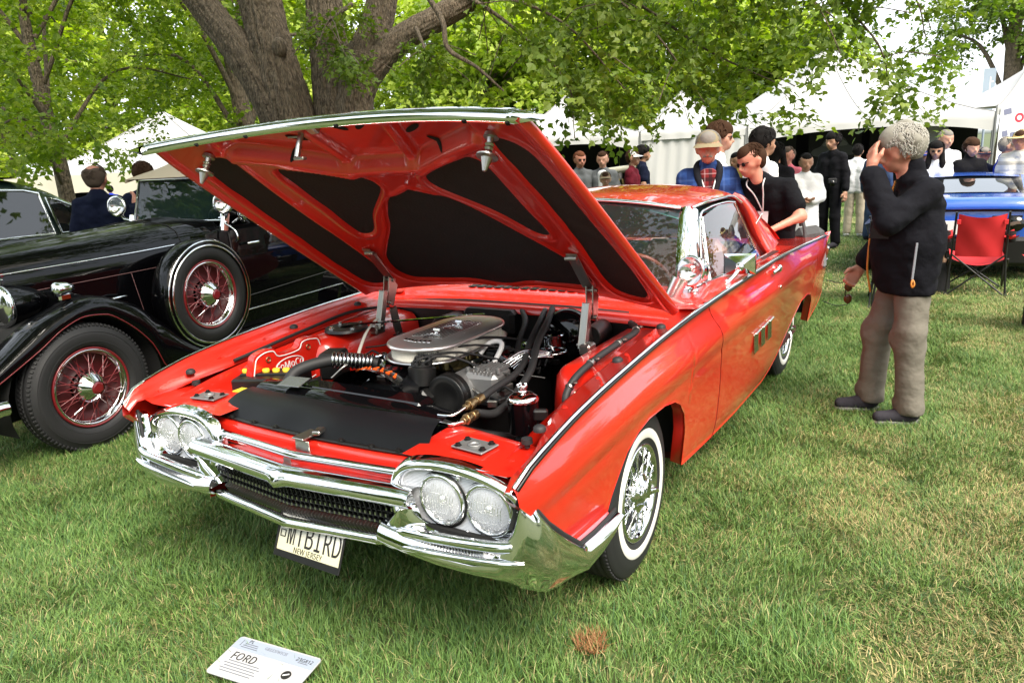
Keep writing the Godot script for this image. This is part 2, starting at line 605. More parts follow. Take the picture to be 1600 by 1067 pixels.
func red_hood(car: Node3D) -> void:
	pads_c = []
	for q in PADS:
		pads_c.append(crv(q, 4, true))
	var red: Material = mats["red_paint"]
	# inner frame
	var st := S()
	var NU := 210
	var NV := 150
	var rows := []
	var rim := []
	for i in NU + 1:
		var s := -1.0 + 2.0 * i / NU
		var r := []
		for j in NV + 1:
			var f := float(j) / NV
			var u := s * hood_half(f * 1.38)
			var v := f * hood_front(u)
			u = s * hood_half(v)
			r.append(hood_pt(u, v, hood_inner(u, v)))
		rows.append(r)
	skin(st, rows)
	var hood := obj("hood_frame", st, red, car)
	# outer skin with closed edges
	st = S()
	rows = []
	for i in 41:
		var s := -1.0 + 2.0 * i / 40
		var r := []
		for j in 31:
			var f := float(j) / 30
			var u := s * hood_half(f * 1.38)
			var v := f * (hood_front(u) - 0.012)
			r.append(hood_pt(u * 1.004, v, -0.036 + 0.012 * pow(absf(s), 8.0)))
		rows.append(r)
	skin(st, rows)
	for s in [-1.0, 1.0]:
		var pa := []
		var pb := []
		var pc := []
		for j in 61:
			var v := 1.352 * j / 60.0
			var u: float = s * hood_half(v)
			pa.append(hood_pt(u, v, -0.002))
			pb.append(hood_pt(u * 1.012, v, -0.012))
			pc.append(hood_pt(u * 1.004, v, -0.026))
		skin(st, [pa, pb, pc])
	for j in [0, 1]:
		var pa := []
		var pb := []
		for i in 61:
			var s := -1.0 + 2.0 * i / 60
			var u := s * (0.872 if j == 0 else 0.815)
			var v := 0.0 if j == 0 else hood_front(u)
			pa.append(hood_pt(u, v, hood_inner(u, v)))
			pb.append(hood_pt(u, v - (0.012 if j == 1 else 0.0), -0.036))
		skin(st, [pa, pb])
	obj("hood_skin", st, red, car)
	# black insulation pads
	for k in 3:
		for s in ([-1.0, 1.0] if k < 2 else [1.0]):
			st = S()
			var q: Array = pads_c[k]
			var lo := Vector2(9, 9)
			var hi := Vector2(-9, -9)
			for p in q:
				lo = lo.min(p)
				hi = hi.max(p)
			if k == 2:
				lo.x = -hi.x
			lo -= Vector2(0.015, 0.015)
			hi += Vector2(0.015, 0.015)
			var nx := int((hi.x - lo.x) / 0.010)
			var ny := int((hi.y - lo.y) / 0.010)
			var ok := {}
			var fun := func(i: int, j: int) -> Vector3:
				var u := lerpf(lo.x, hi.x, float(i) / nx)
				var v := lerpf(lo.y, hi.y, float(j) / ny)
				return hood_pt(u * s, v, -0.0085 + 0.0012 * sin(u * 23.0 + 3.0 * sin(v * 9.0)) * sin(v * 17.0))
			for i in nx:
				for j in ny:
					var u := lerpf(lo.x, hi.x, (i + 0.5) / nx)
					var v := lerpf(lo.y, hi.y, (j + 0.5) / ny)
					if poly_sd(Vector2(absf(u), v), q) < 0.006:
						quad(st, fun.call(i, j), fun.call(i + 1, j), fun.call(i + 1, j + 1), fun.call(i, j + 1))
			obj("insulation_pad", st, mats["pad"], car)
	# dark holes in the inner structure
	st = S()
	for s in [-1.0, 1.0]:
		for h in [[0.27, 1.19, 0.05, 0.012, 0.5], [0.33, 1.13, 0.035, 0.012, -0.4], [0.06, 1.22, 0.05, 0.014, 0.6]]:
			var c := Vector2(h[0] * s, h[1])
			var ring := []
			for i in 16:
				var a := TAU * i / 16
				var e := Vector2(cos(a) * h[2], sin(a) * h[3]).rotated(h[4] * s)
				ring.append(hood_pt(c.x + e.x, c.y + e.y, hood_inner(c.x + e.x, c.y + e.y) + 0.003))
			var mid := hood_pt(c.x, c.y, hood_inner(c.x, c.y) + 0.002)
			for i in 16:
				tri(st, mid, ring[i], ring[(i + 1) % 16])
	pieces("frame_hole", st, mats["dark"], car)
	# chrome lip along the leading edge
	st = S()
	var path := []
	for i in 61:
		var s := -1.0 + 2.0 * i / 60
		var u := s * (0.85 if s < 0.0 else 0.80)
		path.append([hood_pt(u, hood_front(u) - 0.006, 0.016), hood_pt(u, hood_front(u) + 0.008, 0.012), hood_pt(u, hood_front(u) + 0.015, -0.006), hood_pt(u, hood_front(u) + 0.008, -0.026), hood_pt(u, hood_front(u) - 0.035, -0.044)])
	skin(st, path)
	for s in [-1.0, 1.0]:
		var base := []
		for q in path[0 if s < 0 else 60]:
			base.append(q)
		var tipp := hood_pt(s * 0.985, hood_front(0.85) - 0.01, -0.022) if s < 0 else hood_pt(0.90, hood_front(0.83) - 0.05, -0.045)
		for i in 4:
			tri(st, base[i], base[i + 1], tipp)
	obj("hood_lip", st, mats["chrome"], car)
	st = S()
	for u in [-0.62, -0.40, 0.02, 0.60, 0.78]:
		bx(st, hood_pt(u, hood_front(u) - 0.002, 0.017), Vector3(0.012, 0.014, 0.006), Basis(Vector3(1, 0, 0), HV, -HN), 0.001)
	pieces("lip_clip", st, mats["dark"], car)
	# stops (spring cones) and the latch
	for s in [-1.0, 1.0]:
		st = S()
		var b := hood_pt(0.65 * s, 1.255, 0.0)
		var dn := (HN + Vector3(0, -0.25, 0)).normalized()
		lathe(st, [Vector2(0.022, 0), Vector2(0.024, 0.012), Vector2(0.012, 0.014), Vector2(0.010, 0.03), Vector2(0.015, 0.034), Vector2(0.011, 0.04), Vector2(0.014, 0.046), Vector2(0.010, 0.052), Vector2(0.013, 0.06), Vector2(0.018, 0.064), Vector2(0.034, 0.070), Vector2(0.034, 0.075), Vector2(0.018, 0.078), Vector2(0.006, 0.118), Vector2(0.0005, 0.12)], 18, two(b, b + dn), true)
		obj("locating_cone", st, mats["steel"], car)
	st = S()
	var lb := hood_pt(-0.205, 1.235, -0.03)
	tube(st, [lb, lb + Vector3(0.0, -0.055, 0.025), lb + Vector3(0.004, -0.10, 0.045)], 0.011, 10)
	bx(st, lb + Vector3(0.02, -0.105, 0.046), Vector3(0.05, 0.012, 0.022), Basis(), 0.003)
	bx(st, lb + Vector3(-0.03, -0.028, 0.015), Vector3(0.05, 0.006, 0.02), Basis(), 0.001)
	bx(st, lb + Vector3(0.035, 0.0, 0.0), Vector3(0.07, 0.05, 0.03), Basis(Vector3(1, 0, 0), HV, -HN), 0.006)
	obj("hood_latch", st, mats["steel"], car)

func red_side(car: Node3D, s: float) -> void:
	var red: Material = mats["red_paint"]
	var st := S()
	var rows := []
	var lip := []
	for z in zs_side():
		var yb := lin_tab(BOT, z)
		var yt := tab(TOP, z)
		var r := []
		for j in 27:
			var f := float(j) / 26
			f = f + 0.10 * sin(TAU * f) * 0.5
			var y := lerpf(yb, yt, f)
			r.append(Vector3(s * side_x(z, y), y, z))
		rows.append(r)
		var b: Vector3 = r[0]
		lip.append([b, b + Vector3(-0.012 * s, 0.004, 0), b + Vector3(-0.05 * s, 0.012, 0)])
	skin(st, rows)
	skin(st, lip)
	obj("body_side", st, red, car)
	# bright strip along the crest, with its black seam
	st = S()
	var dark := S()
	var pts := []
	for i in 90:
		pts.append(mx(crest(lerpf(0.966, -4.19, i / 89.0)), s))
	sweep(st, pts, [Vector2(0.006, -0.003), Vector2(0.007, 0.002), Vector2(0.003, 0.005), Vector2(-0.003, 0.0045), Vector2(-0.006, 0.000)])
	obj("crest_moulding", st, mats["chrome"], car)
	var q := []
	for p in pts:
		q.append(p + Vector3(s * 0.0105, -0.004, 0))
	sweep(dark, q, [Vector2(0.0045, -0.005), Vector2(0.0045, 0.003), Vector2(-0.0045, 0.003), Vector2(-0.0045, -0.005)], Vector3.UP, true)
	obj("crest_seam", dark, mats["black_paint"], car)
	# wheel housings
	for w in [[0.0, 0.46], [-2.90, 0.60]]:
		st = S()
		var rr := []
		for i in 25:
			var a := PI * i / 24.0
			var y: float = 0.33 + sin(a) * (0.42 if w[1] < 0.5 else 0.40)
			var z: float = w[0] + cos(a) * w[1]
			var x1: float = minf(side_x(z, clampf(y, 0.4, 0.7)) - 0.055, 0.90)
			rr.append([Vector3(s * x1, y, z), Vector3(s * 0.62, y, z)])
		skin(st, rr)
		var back := []
		for i in 25:
			var a := PI * i / 24.0
			back.append([Vector3(s * 0.62, 0.33 + sin(a) * 0.42, w[0] + cos(a) * w[1]), Vector3(s * 0.62, 0.30, w[0])])
		skin(st, back)
		obj("wheel_housing", st, mats["dark"], car)
	# inner rail from the crest to the engine bay, with stepped edge
	st = S()
	rows = []
	for i in 41:
		var z := lerpf(0.968, -0.62, i / 40.0)
		var c := crest(z)
		var t := smoothstep(0.9, 0.45, z)
		var inn := lerpf(0.862, 0.785, t)
		var g := lerpf(0.35, 1.0, smoothstep(0.97, 0.80, z))
		var row := []
		for e in [[0.03, 0.002], [0.10, 0.012], [0.30, 0.020], [0.33, 0.030], [0.78, 0.036], [0.85, 0.050], [0.97, 0.056], [1.0, 0.075]]:
			row.append(Vector3(s * lerpf(c.x, inn, e[0]), c.y - e[1] * g, z))
		rows.append(row)
	skin(st, rows)
	obj("fender_rail", st, red, car)
	st = S()
	for z in [0.86, 0.55, 0.30, 0.05, -0.2]:
		var c := crest(z)
		bolt(st, Vector3(s * (c.x - 0.085), c.y - 0.033, z), Vector3.UP, 0.007, 0.006)
	pieces("rail_bolt", st, red, car)
	for z in [0.70, 0.12, -0.33]:
		st = S()
		var c := crest(z)
		lathe(st, [Vector2(0.020, 0), Vector2(0.019, 0.012), Vector2(0.012, 0.018), Vector2(0.0005, 0.019)], 12, Transform3D(Basis(), Vector3(s * (c.x - 0.09), c.y - 0.036, z)))
		obj("hood_bumper", st, mats["rubber"], car)
	# apron of the engine bay with the spring tower
	st = S()
	rows = []
	for i in 45:
		var z := lerpf(0.80, -0.50, i / 44.0)
		var c := crest(z)
		var tw := smoothstep(0.30, 0.10, z)
		var top := c.y - 0.075
		var xi := 0.772
		var sh := lerpf(0.735, 0.60, tw)
		var ys := lerpf(top - 0.10, 0.872, tw)
		rows.append([Vector3(s * xi, top, z), Vector3(s * (xi - 0.006), top - 0.012, z), Vector3(s * lerpf(xi - 0.01, 0.70, tw), lerpf(top - 0.05, 0.882, tw), z), Vector3(s * (sh + 0.02), ys, z), Vector3(s * sh, ys - 0.012, z), Vector3(s * (sh - 0.02), ys - 0.04, z), Vector3(s * (sh - 0.035), ys - 0.14, z), Vector3(s * (sh - 0.05), 0.36, z)])
	skin(st, rows)
	obj("inner_apron", st, red, car)

func red_body(car: Node3D) -> void:
	var red: Material = mats["red_paint"]
	red_side(car, 1.0)
	red_side(car, -1.0)
	red_hood(car)
	# cowl: ledge, black slot, sloping top to the windscreen
	var st := S()
	var rows := []
	for i in 41:
		var x := lerpf(-0.915, 0.915, i / 40.0)
		var a := absf(x) / 0.9
		var up := 0.018 * (1.0 - a * a)
		var yc := 0.968
		var e := smoothstep(0.90, 0.99, a) 
		rows.append([Vector3(x, 0.885 + up, -0.500), Vector3(x, 0.918 + up, -0.505), Vector3(x, 0.922 + up, -0.512), Vector3(x, 0.924 + up, -0.552), Vector3(x, 0.915 + up, -0.556), Vector3(x, 0.915 + up, -0.576), Vector3(x, 0.930 + up, -0.580), Vector3(x, 0.934 + up, -0.615), Vector3(x, 0.950 + up, -0.630), Vector3(x, lerpf(yc, 0.962, e) + up, -0.70), Vector3(x, yc + 0.005 + up, -0.82), Vector3(x, yc + 0.006 + up, -1.02 + 0.1 * (1.0 - a * a))])
	skin(st, rows)
	obj("cowl", st, red, car)
	st = S()
	tube(st, [v3(-0.66, 0.925, -0.566), v3(-0.3, 0.94, -0.566), v3(0.3, 0.94, -0.566), v3(0.60, 0.93, -0.566)], 0.0075, 6)
	obj("weather_strip", st, mats["rubber"], car)
	st = S()
	for k in 14:
		var x := -0.35 + 0.054 * k
		bx(st, v3(x, 0.986 + 0.003 * cos(x * 3.0), -0.74), Vector3(0.040, 0.004, 0.10), Basis(), 0.001)
	pieces("cowl_vent", st, mats["black_paint"], car)
	# firewall
	st = S()
	bx(st, v3(0, 0.62, -0.535), Vector3(1.56, 0.56, 0.04))
	bx(st, v3(0, 0.38, 0.05), Vector3(1.2, 0.02, 1.1))
	obj("firewall", st, mats["black_paint"], car)
	# radiator support: upper pan, strip and lower panel
	st = S()
	for s in [-1.0, 1.0]:
		gridf(st, 12, 8, func(u: float, v: float) -> Vector3:
			var x := lerpf(0.435, 0.90, u)
			var z := lerpf(0.56 + 0.10 * u, 0.875 + 0.02 * u, v)
			var y := 0.777 - 0.018 * smoothstep(0.1, 0.0, v) + 0.010 * sin(PI * v) * smoothstep(0.0, 0.2, u) + 0.02 * smoothstep(0.8, 1.0, u)
			return Vector3(x * s, y, z))
		gridf(st, 12, 6, func(u: float, v: float) -> Vector3:
			var x := lerpf(0.435, 0.90, u)
			return Vector3(x * s, 0.759 + 0.020 * smoothstep(0.8, 1.0, u) - 0.42 * v * v - 0.0 * u, 0.56 + 0.10 * u - 0.02 * sin(v * 3.0)))
	pieces("radiator_support", st, red, car)
	st = S()
	gridf(st, 60, 14, func(u: float, v: float) -> Vector3:
		var x := lerpf(-0.56, 0.56, u)
		var bow := 0.030 * (1.0 - pow(x / 0.56, 2.0))
		var y := 0.752 - 0.115 * v
		var z := 0.79 + bow + 0.045 * smoothstep(0.0, 0.12, v) + 0.012 * v + 0.02 * smoothstep(0.70, 0.80, v)
		return Vector3(x, y, z))
	obj("front_crossmember", st, red, car)
	# black rubber flap
	st = S()
	gridf(st, 60, 16, func(u: float, v: float) -> Vector3:
		var x := lerpf(-0.525, lerpf(0.488, 0.425, v), u)
		var bow := 0.028 * (1.0 - pow(x / 0.56, 2.0))
		var a := v * 1.75
		var y := 0.750 + 0.060 * sin(minf(a, 1.5) * 1.04) + 0.003 * sin(x * 21.0) * (1.0 - v)
		var z := 0.812 + bow - 0.175 * v + 0.010 * sin(v * PI) + 0.004 * sin(x * 13.0 + 1.0)
		return Vector3(x, y, z))
	obj("radiator_flap", st, mats["flap"], car)
	st = S()
	sweep(st, crv([v3(-0.53, 0.752, 0.812), v3(-0.25, 0.752, 0.834), v3(0, 0.752, 0.842), v3(0.25, 0.752, 0.834), v3(0.49, 0.752, 0.816)], 8), [Vector2(-0.012, 0.004), Vector2(0.014, 0.002), Vector2(0.014, -0.004), Vector2(-0.012, -0.003)], Vector3.UP, true)
	obj("flap_retainer", st, mats["black_paint"], car)
	st = S()
	for x in [-0.43, -0.30, -0.18, 0.02, 0.14, 0.27, 0.38]:
		bolt(st, v3(x, 0.7575, 0.815 + 0.026 * (1.0 - pow(x / 0.56, 2.0))), Vector3.UP, 0.009, 0.007)
	for x in [-0.36, 0.30]:
		bolt(st, v3(x, 0.700, 0.848 + 0.028 * (1.0 - pow(x / 0.56, 2.0))), Vector3.BACK, 0.011, 0.006)
	pieces("panel_bolt", st, mats["black_paint"], car)
	# latch in the middle
	st = S()
	bx(st, v3(0.0, 0.764, 0.858), Vector3(0.055, 0.007, 0.09), Basis(), 0.002)
	bx(st, v3(0.012, 0.738, 0.893), Vector3(0.066, 0.040, 0.006), Basis(), 0.002)
	bx(st, v3(0.035, 0.774, 0.835), Vector3(0.03, 0.016, 0.05), Basis(Vector3.UP, 0.3), 0.004)
	obj("latch_plate", st, mats["steel"], car)
	st = S()
	prism(st, [Vector2(-0.018, 0), Vector2(0.018, 0), Vector2(0.012, 0.045), Vector2(0.0, 0.055), Vector2(-0.012, 0.045)], Transform3D(Basis(), v3(-0.045, 0.675, 0.915)), 0.005)
	obj("safety_catch", st, mats["steel"], car)
	# striker plates
	for s in [-1.0, 1.0]:
		st = S()
		var c := v3(0.635 * s, 0.794, 0.765)
		bx(st, c, Vector3(0.125, 0.006, 0.085), Basis(Vector3.UP, -0.12 * s), 0.002)
		lathe(st, [Vector2(0.020, 0.003), Vector2(0.022, 0.007), Vector2(0.015, 0.007), Vector2(0.013, 0.003)], 16, Transform3D(Basis(), c))
		var pl := obj("striker_plate", st, mats["alu_dull"], car)
		st = S()
		for e in [[-0.045, -0.026], [0.045, -0.026], [-0.045, 0.026], [0.045, 0.026]]:
			bolt(st, c + Vector3(e[0], 0.003, e[1]), Vector3.UP, 0.008, 0.009)
		pieces("plate_bolt", st, mats["black_paint"], car)
		st = S()
		lathe(st, [Vector2(0.009, 0), Vector2(0.009, 0.012), Vector2(0.018, 0.014), Vector2(0.017, 0.030), Vector2(0.0005, 0.032)], 10, Transform3D(Basis(), v3(0.79 * s, 0.793, 0.71)), true)
		obj("rubber_stop", st, mats["rubber"], car)
	st = S()
	bx(st, v3(-0.575, 0.785, 0.64), Vector3(0.10, 0.003, 0.05), Basis(Vector3.UP, 0.05), 0.0)
	obj("warning_label", st, mats["yellow"], car)
	red_front(car)
	red_cabin(car)
	red_engine(car)

func oval(cx: float, cy: float, pts: Array) -> Array:
	return crv(pts, 6, true)

const BEZ := [Vector2(0.437, 0.676), Vector2(0.462, 0.731), Vector2(0.53, 0.756), Vector2(0.65, 0.758), Vector2(0.76, 0.738), Vector2(0.835, 0.708), Vector2(0.852, 0.671), Vector2(0.838, 0.614), Vector2(0.79, 0.578), Vector2(0.69, 0.561), Vector2(0.56, 0.564), Vector2(0.475, 0.598)]

func red_front(car: Node3D) -> void:
	var ch: Material = mats["chrome"]
	var st: SurfaceTool
	var ribbed := mt("ribbed_alu", 0.50, 0.51, 0.53, 0.35, 0.35)
	for s in [-1.0, 1.0]:
		# headlight panel, finely ribbed
		var bez := crv(BEZ, 6, true)
		st = S()
		st.set_smooth_group(-1)
		var zf := func(x: float) -> float: return 0.872 + 0.03 * (0.85 - x) / 0.42
		var n := 44
		for j in n:
			var y0 := lerpf(0.555, 0.762, float(j) / n)
			var y1 := lerpf(0.555, 0.762, float(j + 1) / n)
			var xs := []
			for yy in [y0, y1]:
				var lo := 9.0
				var hi := -9.0
				for k in bez.size():
					var a: Vector2 = bez[k]
					var b: Vector2 = bez[(k + 1) % bez.size()]
					if (a.y > yy) != (b.y > yy):
						var x: float = a.x + (b.x - a.x) * (yy - a.y) / (b.y - a.y)
						lo = minf(lo, x)
						hi = maxf(hi, x)
				xs.append([lo, hi])
			if xs[0][0] > 5 or xs[1][0] > 5:
				continue
			var ym := (y0 + y1) * 0.5
			var mid := [(xs[0][0] + xs[1][0]) * 0.5, (xs[0][1] + xs[1][1]) * 0.5]
			var A := v3(s * xs[0][0], y0, zf.call(xs[0][0]))
			var B := v3(s * xs[0][1], y0, zf.call(xs[0][1]))
			var C := v3(s * mid[1], ym, zf.call(mid[1]) + 0.0016)
			var D := v3(s * mid[0], ym, zf.call(mid[0]) + 0.0016)
			var E := v3(s * xs[1][1], y1, zf.call(xs[1][1]))
			var F := v3(s * xs[1][0], y1, zf.call(xs[1][0]))
			quad(st, A, B, C, D)
			quad(st, D, C, E, F)
		obj("headlight_panel", st, ribbed, car)
		# chrome surround: a broad rolled frame
		st = S()
		var rows := []
		for k in bez.size():
			var a: Vector2 = bez[k]
			var p0: Vector2 = bez[(k - 1 + bez.size()) % bez.size()]
			var p1: Vector2 = bez[(k + 1) % bez.size()]
			var t := (p1 - p0).normalized()
			var nn := Vector2(t.y, -t.x)
			if nn.dot(a - Vector2(0.65, 0.656)) < 0:
				nn = -nn
			var low := smoothstep(0.686, 0.586, a.y)
			var z: float = zf.call(a.x)
			var row := []
			for e in [[-0.010, -0.004], [-0.006, 0.010], [0.002, 0.020], [0.010, 0.024 + 0.02 * low], [0.022, 0.020 + 0.03 * low], [0.030 + 0.012 * low, 0.004 + 0.02 * low], [0.034 + 0.02 * low, -0.02]]:
				var q: Vector2 = a + nn * e[0]
				row.append(v3(s * q.x, q.y, z + e[1]))
			rows.append(row)
		rows.append(rows[0])
		skin(st, rows)
		obj("headlight_surround", st, ch, car)
		# round lamps
		for c in [v3(0.592, 0.662, 0.0), v3(0.752, 0.657, 0.0)]:
			var z: float = zf.call(c.x)
			var xf := Transform3D(Basis(Vector3(1, 0, 0), -PI / 2).inverse(), v3(s * c.x, c.y, z))
			var lamp := obj("headlight_ring", ring_mesh(0.078, xf), ch, car)
			st = S()
			lathe(st, [Vector2(0.0001, -0.045), Vector2(0.03, -0.038), Vector2(0.055, -0.02), Vector2(0.070, 0.006)], 28, xf)
			obj("reflector", st, mats["reflector"], lamp)
			st = S()
			lathe(st, [Vector2(0.071, 0.006), Vector2(0.060, 0.020), Vector2(0.035, 0.028), Vector2(0.0001, 0.030)], 28, xf)
			obj("lens", st, mats["lens"], lamp)
			st = S()
			for k in 13:
				var x := -0.054 + 0.009 * k
				var h := sqrt(maxf(0.0, 0.064 * 0.064 - x * x))
				tube(st, [xf * v3(x, 0.012, -h), xf * v3(x, 0.026, -h * 0.4), xf * v3(x, 0.026, h * 0.4), xf * v3(x, 0.012, h)], 0.0011, 4, false)
			for k in 3:
				var y := -0.03 + 0.03 * k
				var h := sqrt(maxf(0.0, 0.064 * 0.064 - y * y))
				tube(st, [xf * v3(-h, 0.012, y), xf * v3(-h * 0.4, 0.026, y), xf * v3(h * 0.4, 0.026, y), xf * v3(h, 0.012, y)], 0.0010, 4, false)
			ball(st, xf * v3(0, 0.0, 0), Vector3(0.018, 0.018, 0.016), 10, 6)
			obj("lens_flute", st, mats["reflector"], lamp)
			st = S()
			lathe(st, [Vector2(0.080, 0.001), Vector2(0.090, 0.005), Vector2(0.092, 0.001)], 30, xf)
			obj("gasket", st, mats["black_paint"], lamp)
		# little bolts and crest on the panel
		st = S()
		ball(st, v3(s * 0.655, 0.741, 0.892), Vector3(0.008, 0.008, 0.005), 6, 4)
		ball(st, v3(s * 0.675, 0.574, 0.892), Vector3(0.006, 0.006, 0.004), 6, 4)
		pieces("panel_screw", st, ch, car)
		# black lid over the lamps
		st = S()
		gridf(st, 10, 4, func(u: float, v: float) -> Vector3:
			return Vector3(s * lerpf(0.50, 0.855, u), 0.764 - 0.010 * v - 0.02 * u * v, lerpf(0.84, 0.905 - 0.04 * u, v)))
		obj("lamp_shelf", st, mats["black_gloss"], car)
		st = S()
		tube(st, crv([v3(s * 0.50, 0.778, 0.872), v3(s * 0.66, 0.779, 0.880), v3(s * 0.82, 0.772, 0.876)], 6), 0.004, 6)
		ball(st, v3(s * 0.49, 0.770, 0.882), Vector3(0.026, 0.010, 0.02), 8, 6)
		obj("shelf_trim", st, ch, car)
		# bumper end wrapping round to the wheel
		st = S()
		var plan := [[0.40, 0.965, 0.575, 0.495], [0.50, 0.962, 0.560, 0.475], [0.62, 0.955, 0.550, 0.460], [0.74, 0.948, 0.552, 0.455], [0.82, 0.942, 0.575, 0.450], [0.865, 0.938, 0.640, 0.445], [0.893, 0.925, 0.745, 0.438], [0.925, 0.905, 0.705, 0.430], [0.948, 0.870, 0.645, 0.420], [0.957, 0.80, 0.578, 0.402], [0.960, 0.70, 0.497, 0.385], [0.960, 0.60, 0.487, 0.395], [0.958, 0.50, 0.482, 0.425], [0.952, 0.42, 0.478, 0.458]]
		var pl := []
		for p in plan:
			pl.append(Vector4(p[0], p[1], p[2], p[3]))
		var prow := []
		for i in pl.size() - 1:
			for k in 4:
				var f := k / 4.0
				prow.append(pl[i].lerp(pl[i + 1], f))
		prow.append(pl[pl.size() - 1])
		rows = []
		for i in prow.size():
			var p: Vector4 = prow[i]
			var a: Vector4 = prow[maxi(i - 1, 0)]
			var b: Vector4 = prow[mini(i + 1, prow.size() - 1)]
			var t := Vector2(b.x - a.x, b.y - a.y).normalized()
			var nn := Vector2(-t.y, t.x)
			if nn.dot(Vector2(1, 1)) < 0:
				nn = -nn
			var row := []
			for j in 15:
				var f := j / 14.0
				var bul := 0.026 * pow(sin(PI * clampf(f, 0, 1)), 0.75) - 0.035 * smoothstep(0.55, 1.0, f)
				row.append(v3(s * (p.x + nn.x * bul), lerpf(p.z, p.w, f), p.y + nn.y * bul))
			row.push_front(v3(s * (p.x - nn.x * 0.04), p.z - 0.002, p.y - nn.y * 0.04))
			row.append(v3(s * (p.x - nn.x * 0.09), p.w + 0.02, p.y - nn.y * 0.09))
			rows.append(row)
		skin(st, rows)
		obj("bumper_end", st, ch, car)
		st = S()
		ball(st, v3(s * 0.966, 0.435, 0.56), Vector3(0.006, 0.011, 0.011), 8, 6)
		obj("bumper_bolt", st, mats["white_paint"], car)
		st = S()
		var gp := []
		for i in range(20, prow.size()):
			var p: Vector4 = prow[i]
			gp.append(v3(s * (p.x - 0.008), p.z + 0.006, p.y - 0.004))
		tube(st, gp, 0.0065, 6)
		obj("bumper_gasket", st, mats["rubber"], car)
		# slot grille outboard and the lower lip of the bumper
		st = S()
		for k in 34:
			var x := 0.42 + 0.011 * k
			bx(st, v3(s * x, 0.541 + 0.06 * (x - 0.4), 0.955), Vector3(0.0025, 0.028, 0.03), Basis(), 0.0)
		obj("slot_fin", st, mats["alu"], car)
		st = S()
		for e in [[crv([v3(s * 0.40, 0.512, 0.972), v3(s * 0.6, 0.532, 0.980), v3(s * 0.8, 0.548, 0.972), v3(s * 0.905, 0.556, 0.950)], 8), 0.012], [crv([v3(s * 0.44, 0.556, 0.952), v3(s * 0.6, 0.572, 0.962), v3(s * 0.8, 0.588, 0.955), v3(s * 0.885, 0.598, 0.935)], 8), 0.018]]:
			var rr := []
			var np: int = e[0].size()
			for i in np:
				rr.append(e[1] * clampf(minf(i, np - 1 - i) / 2.5 + 0.25, 0.25, 1.0))
			tube(st, e[0], rr, 14)
		pieces("bumper_lip", st, ch, car)
	# grille frame: thick upper bar with a V in the middle
	st = S()
	var gz := func(x: float) -> float: return 0.955 + 0.055 * (1.0 - absf(x) / 0.55)
	var rows2 := []
	for i in 61:
		var x := lerpf(-0.515, 0.515, i / 60.0)
		var z: float = gz.call(x)
		var e := 0.008 * exp(-pow(x / 0.025, 2.0))
		rows2.append([v3(x, 0.660, z - 0.085), v3(x, 0.690, z - 0.062), v3(x, 0.697, z - 0.045), v3(x, 0.699, z - 0.03), v3(x, 0.698, z - 0.02), v3(x, 0.695, z - 0.008), v3(x, 0.685 - e, z + 0.006), v3(x, 0.664 - e, z + 0.014 + e), v3(x, 0.648 - e, z + 0.008 + e), v3(x, 0.640 - e, z - 0.006), v3(x, 0.637 - e, z - 0.05)])
	skin(st, rows2)
	# upper slim bar lying behind
	var bar := []
	for i in 31:
		var x := lerpf(-0.50, 0.47, i / 30.0)
		bar.append(v3(x, 0.712, gz.call(x) - 0.088))
	tube(st, bar, 0.015, 12)
	# cheeks running down to the lower corners
	for s in [-1.0, 1.0]:
		rows2 = []
		for i in 13:
			var f := i / 12.0
			var top := v3(s * 0.515, 0.668, gz.call(0.515))
			var p := top.lerp(v3(s * 0.395, 0.545, 0.935), f)
			var q := v3(s * 0.47, 0.70, 0.905).lerp(v3(s * 0.56, 0.555, 0.93), f)
			var m := (p + q) * 0.5 + v3(0, 0, 0.020 + 0.012 * sin(f * PI))
			var g := v3(s * 0.455, 0.645, 0.90).lerp(v3(s * 0.372, 0.548, 0.895), f)
			rows2.append([g, p.lerp(g, 0.35) + v3(0, 0, 0.022), p + v3(0, 0, 0.02), m, q])
		skin(st, rows2)
	obj("grille_frame", st, ch, car)
	# grille: dark blades with bright tips
	var blades := S()
	var tips := S()
	for i in 47:
		var x := -0.455 + 0.0198 * i
		var z: float = gz.call(x) - 0.045
		var lo := 0.548 + 0.0 * x
		var lim := 0.372 + (0.645 - 0.548) * 0.85
		if absf(x) > 0.455:
			continue
		var yb := lo if absf(x) < 0.37 else lerpf(0.548, 0.64, (absf(x) - 0.37) / 0.085)
		bx(blades, v3(x, (0.642 + yb) * 0.5, z - 0.012), Vector3(0.004, 0.642 - yb, 0.035), Basis(Vector3(1, 0, 0), 0.25))
		for y in [0.627, 0.606, 0.585, 0.564]:
			if y > yb + 0.005:
				bx(tips, v3(x, y, z + 0.008 + (y - 0.59) * -0.25), Vector3(0.005, 0.010, 0.003), Basis(), 0.0)
	for y in [0.635, 0.615, 0.594, 0.573, 0.552]:
		var line := []
		for i in 21:
			var x: float = lerpf(-0.44, 0.44, i / 20.0) * (1.0 - (0.64 - y) * 1.3)
			line.append(v3(x, y, gz.call(x) - 0.055))
		sweep(blades, line, [Vector2(-0.012, -0.0015), Vector2(0.012, -0.0015), Vector2(0.012, 0.0015), Vector2(-0.012, 0.0015)], Vector3.UP, true)
	obj("grille_blade", blades, mats["black_paint"], car).set_meta("kind", "stuff")
	obj("blade_tip", tips, mats["alu"], car).set_meta("kind", "stuff")
	st = S()
	bx(st, v3(0, 0.56, 0.86), Vector3(1.0, 0.22, 0.01))
	bx(st, v3(0, 0.55, 0.90), Vector3(1.72, 0.05, 0.02))
	obj("grille_back", st, mats["dark"], car)
	# lower grille fins over the red valance
	st = S()
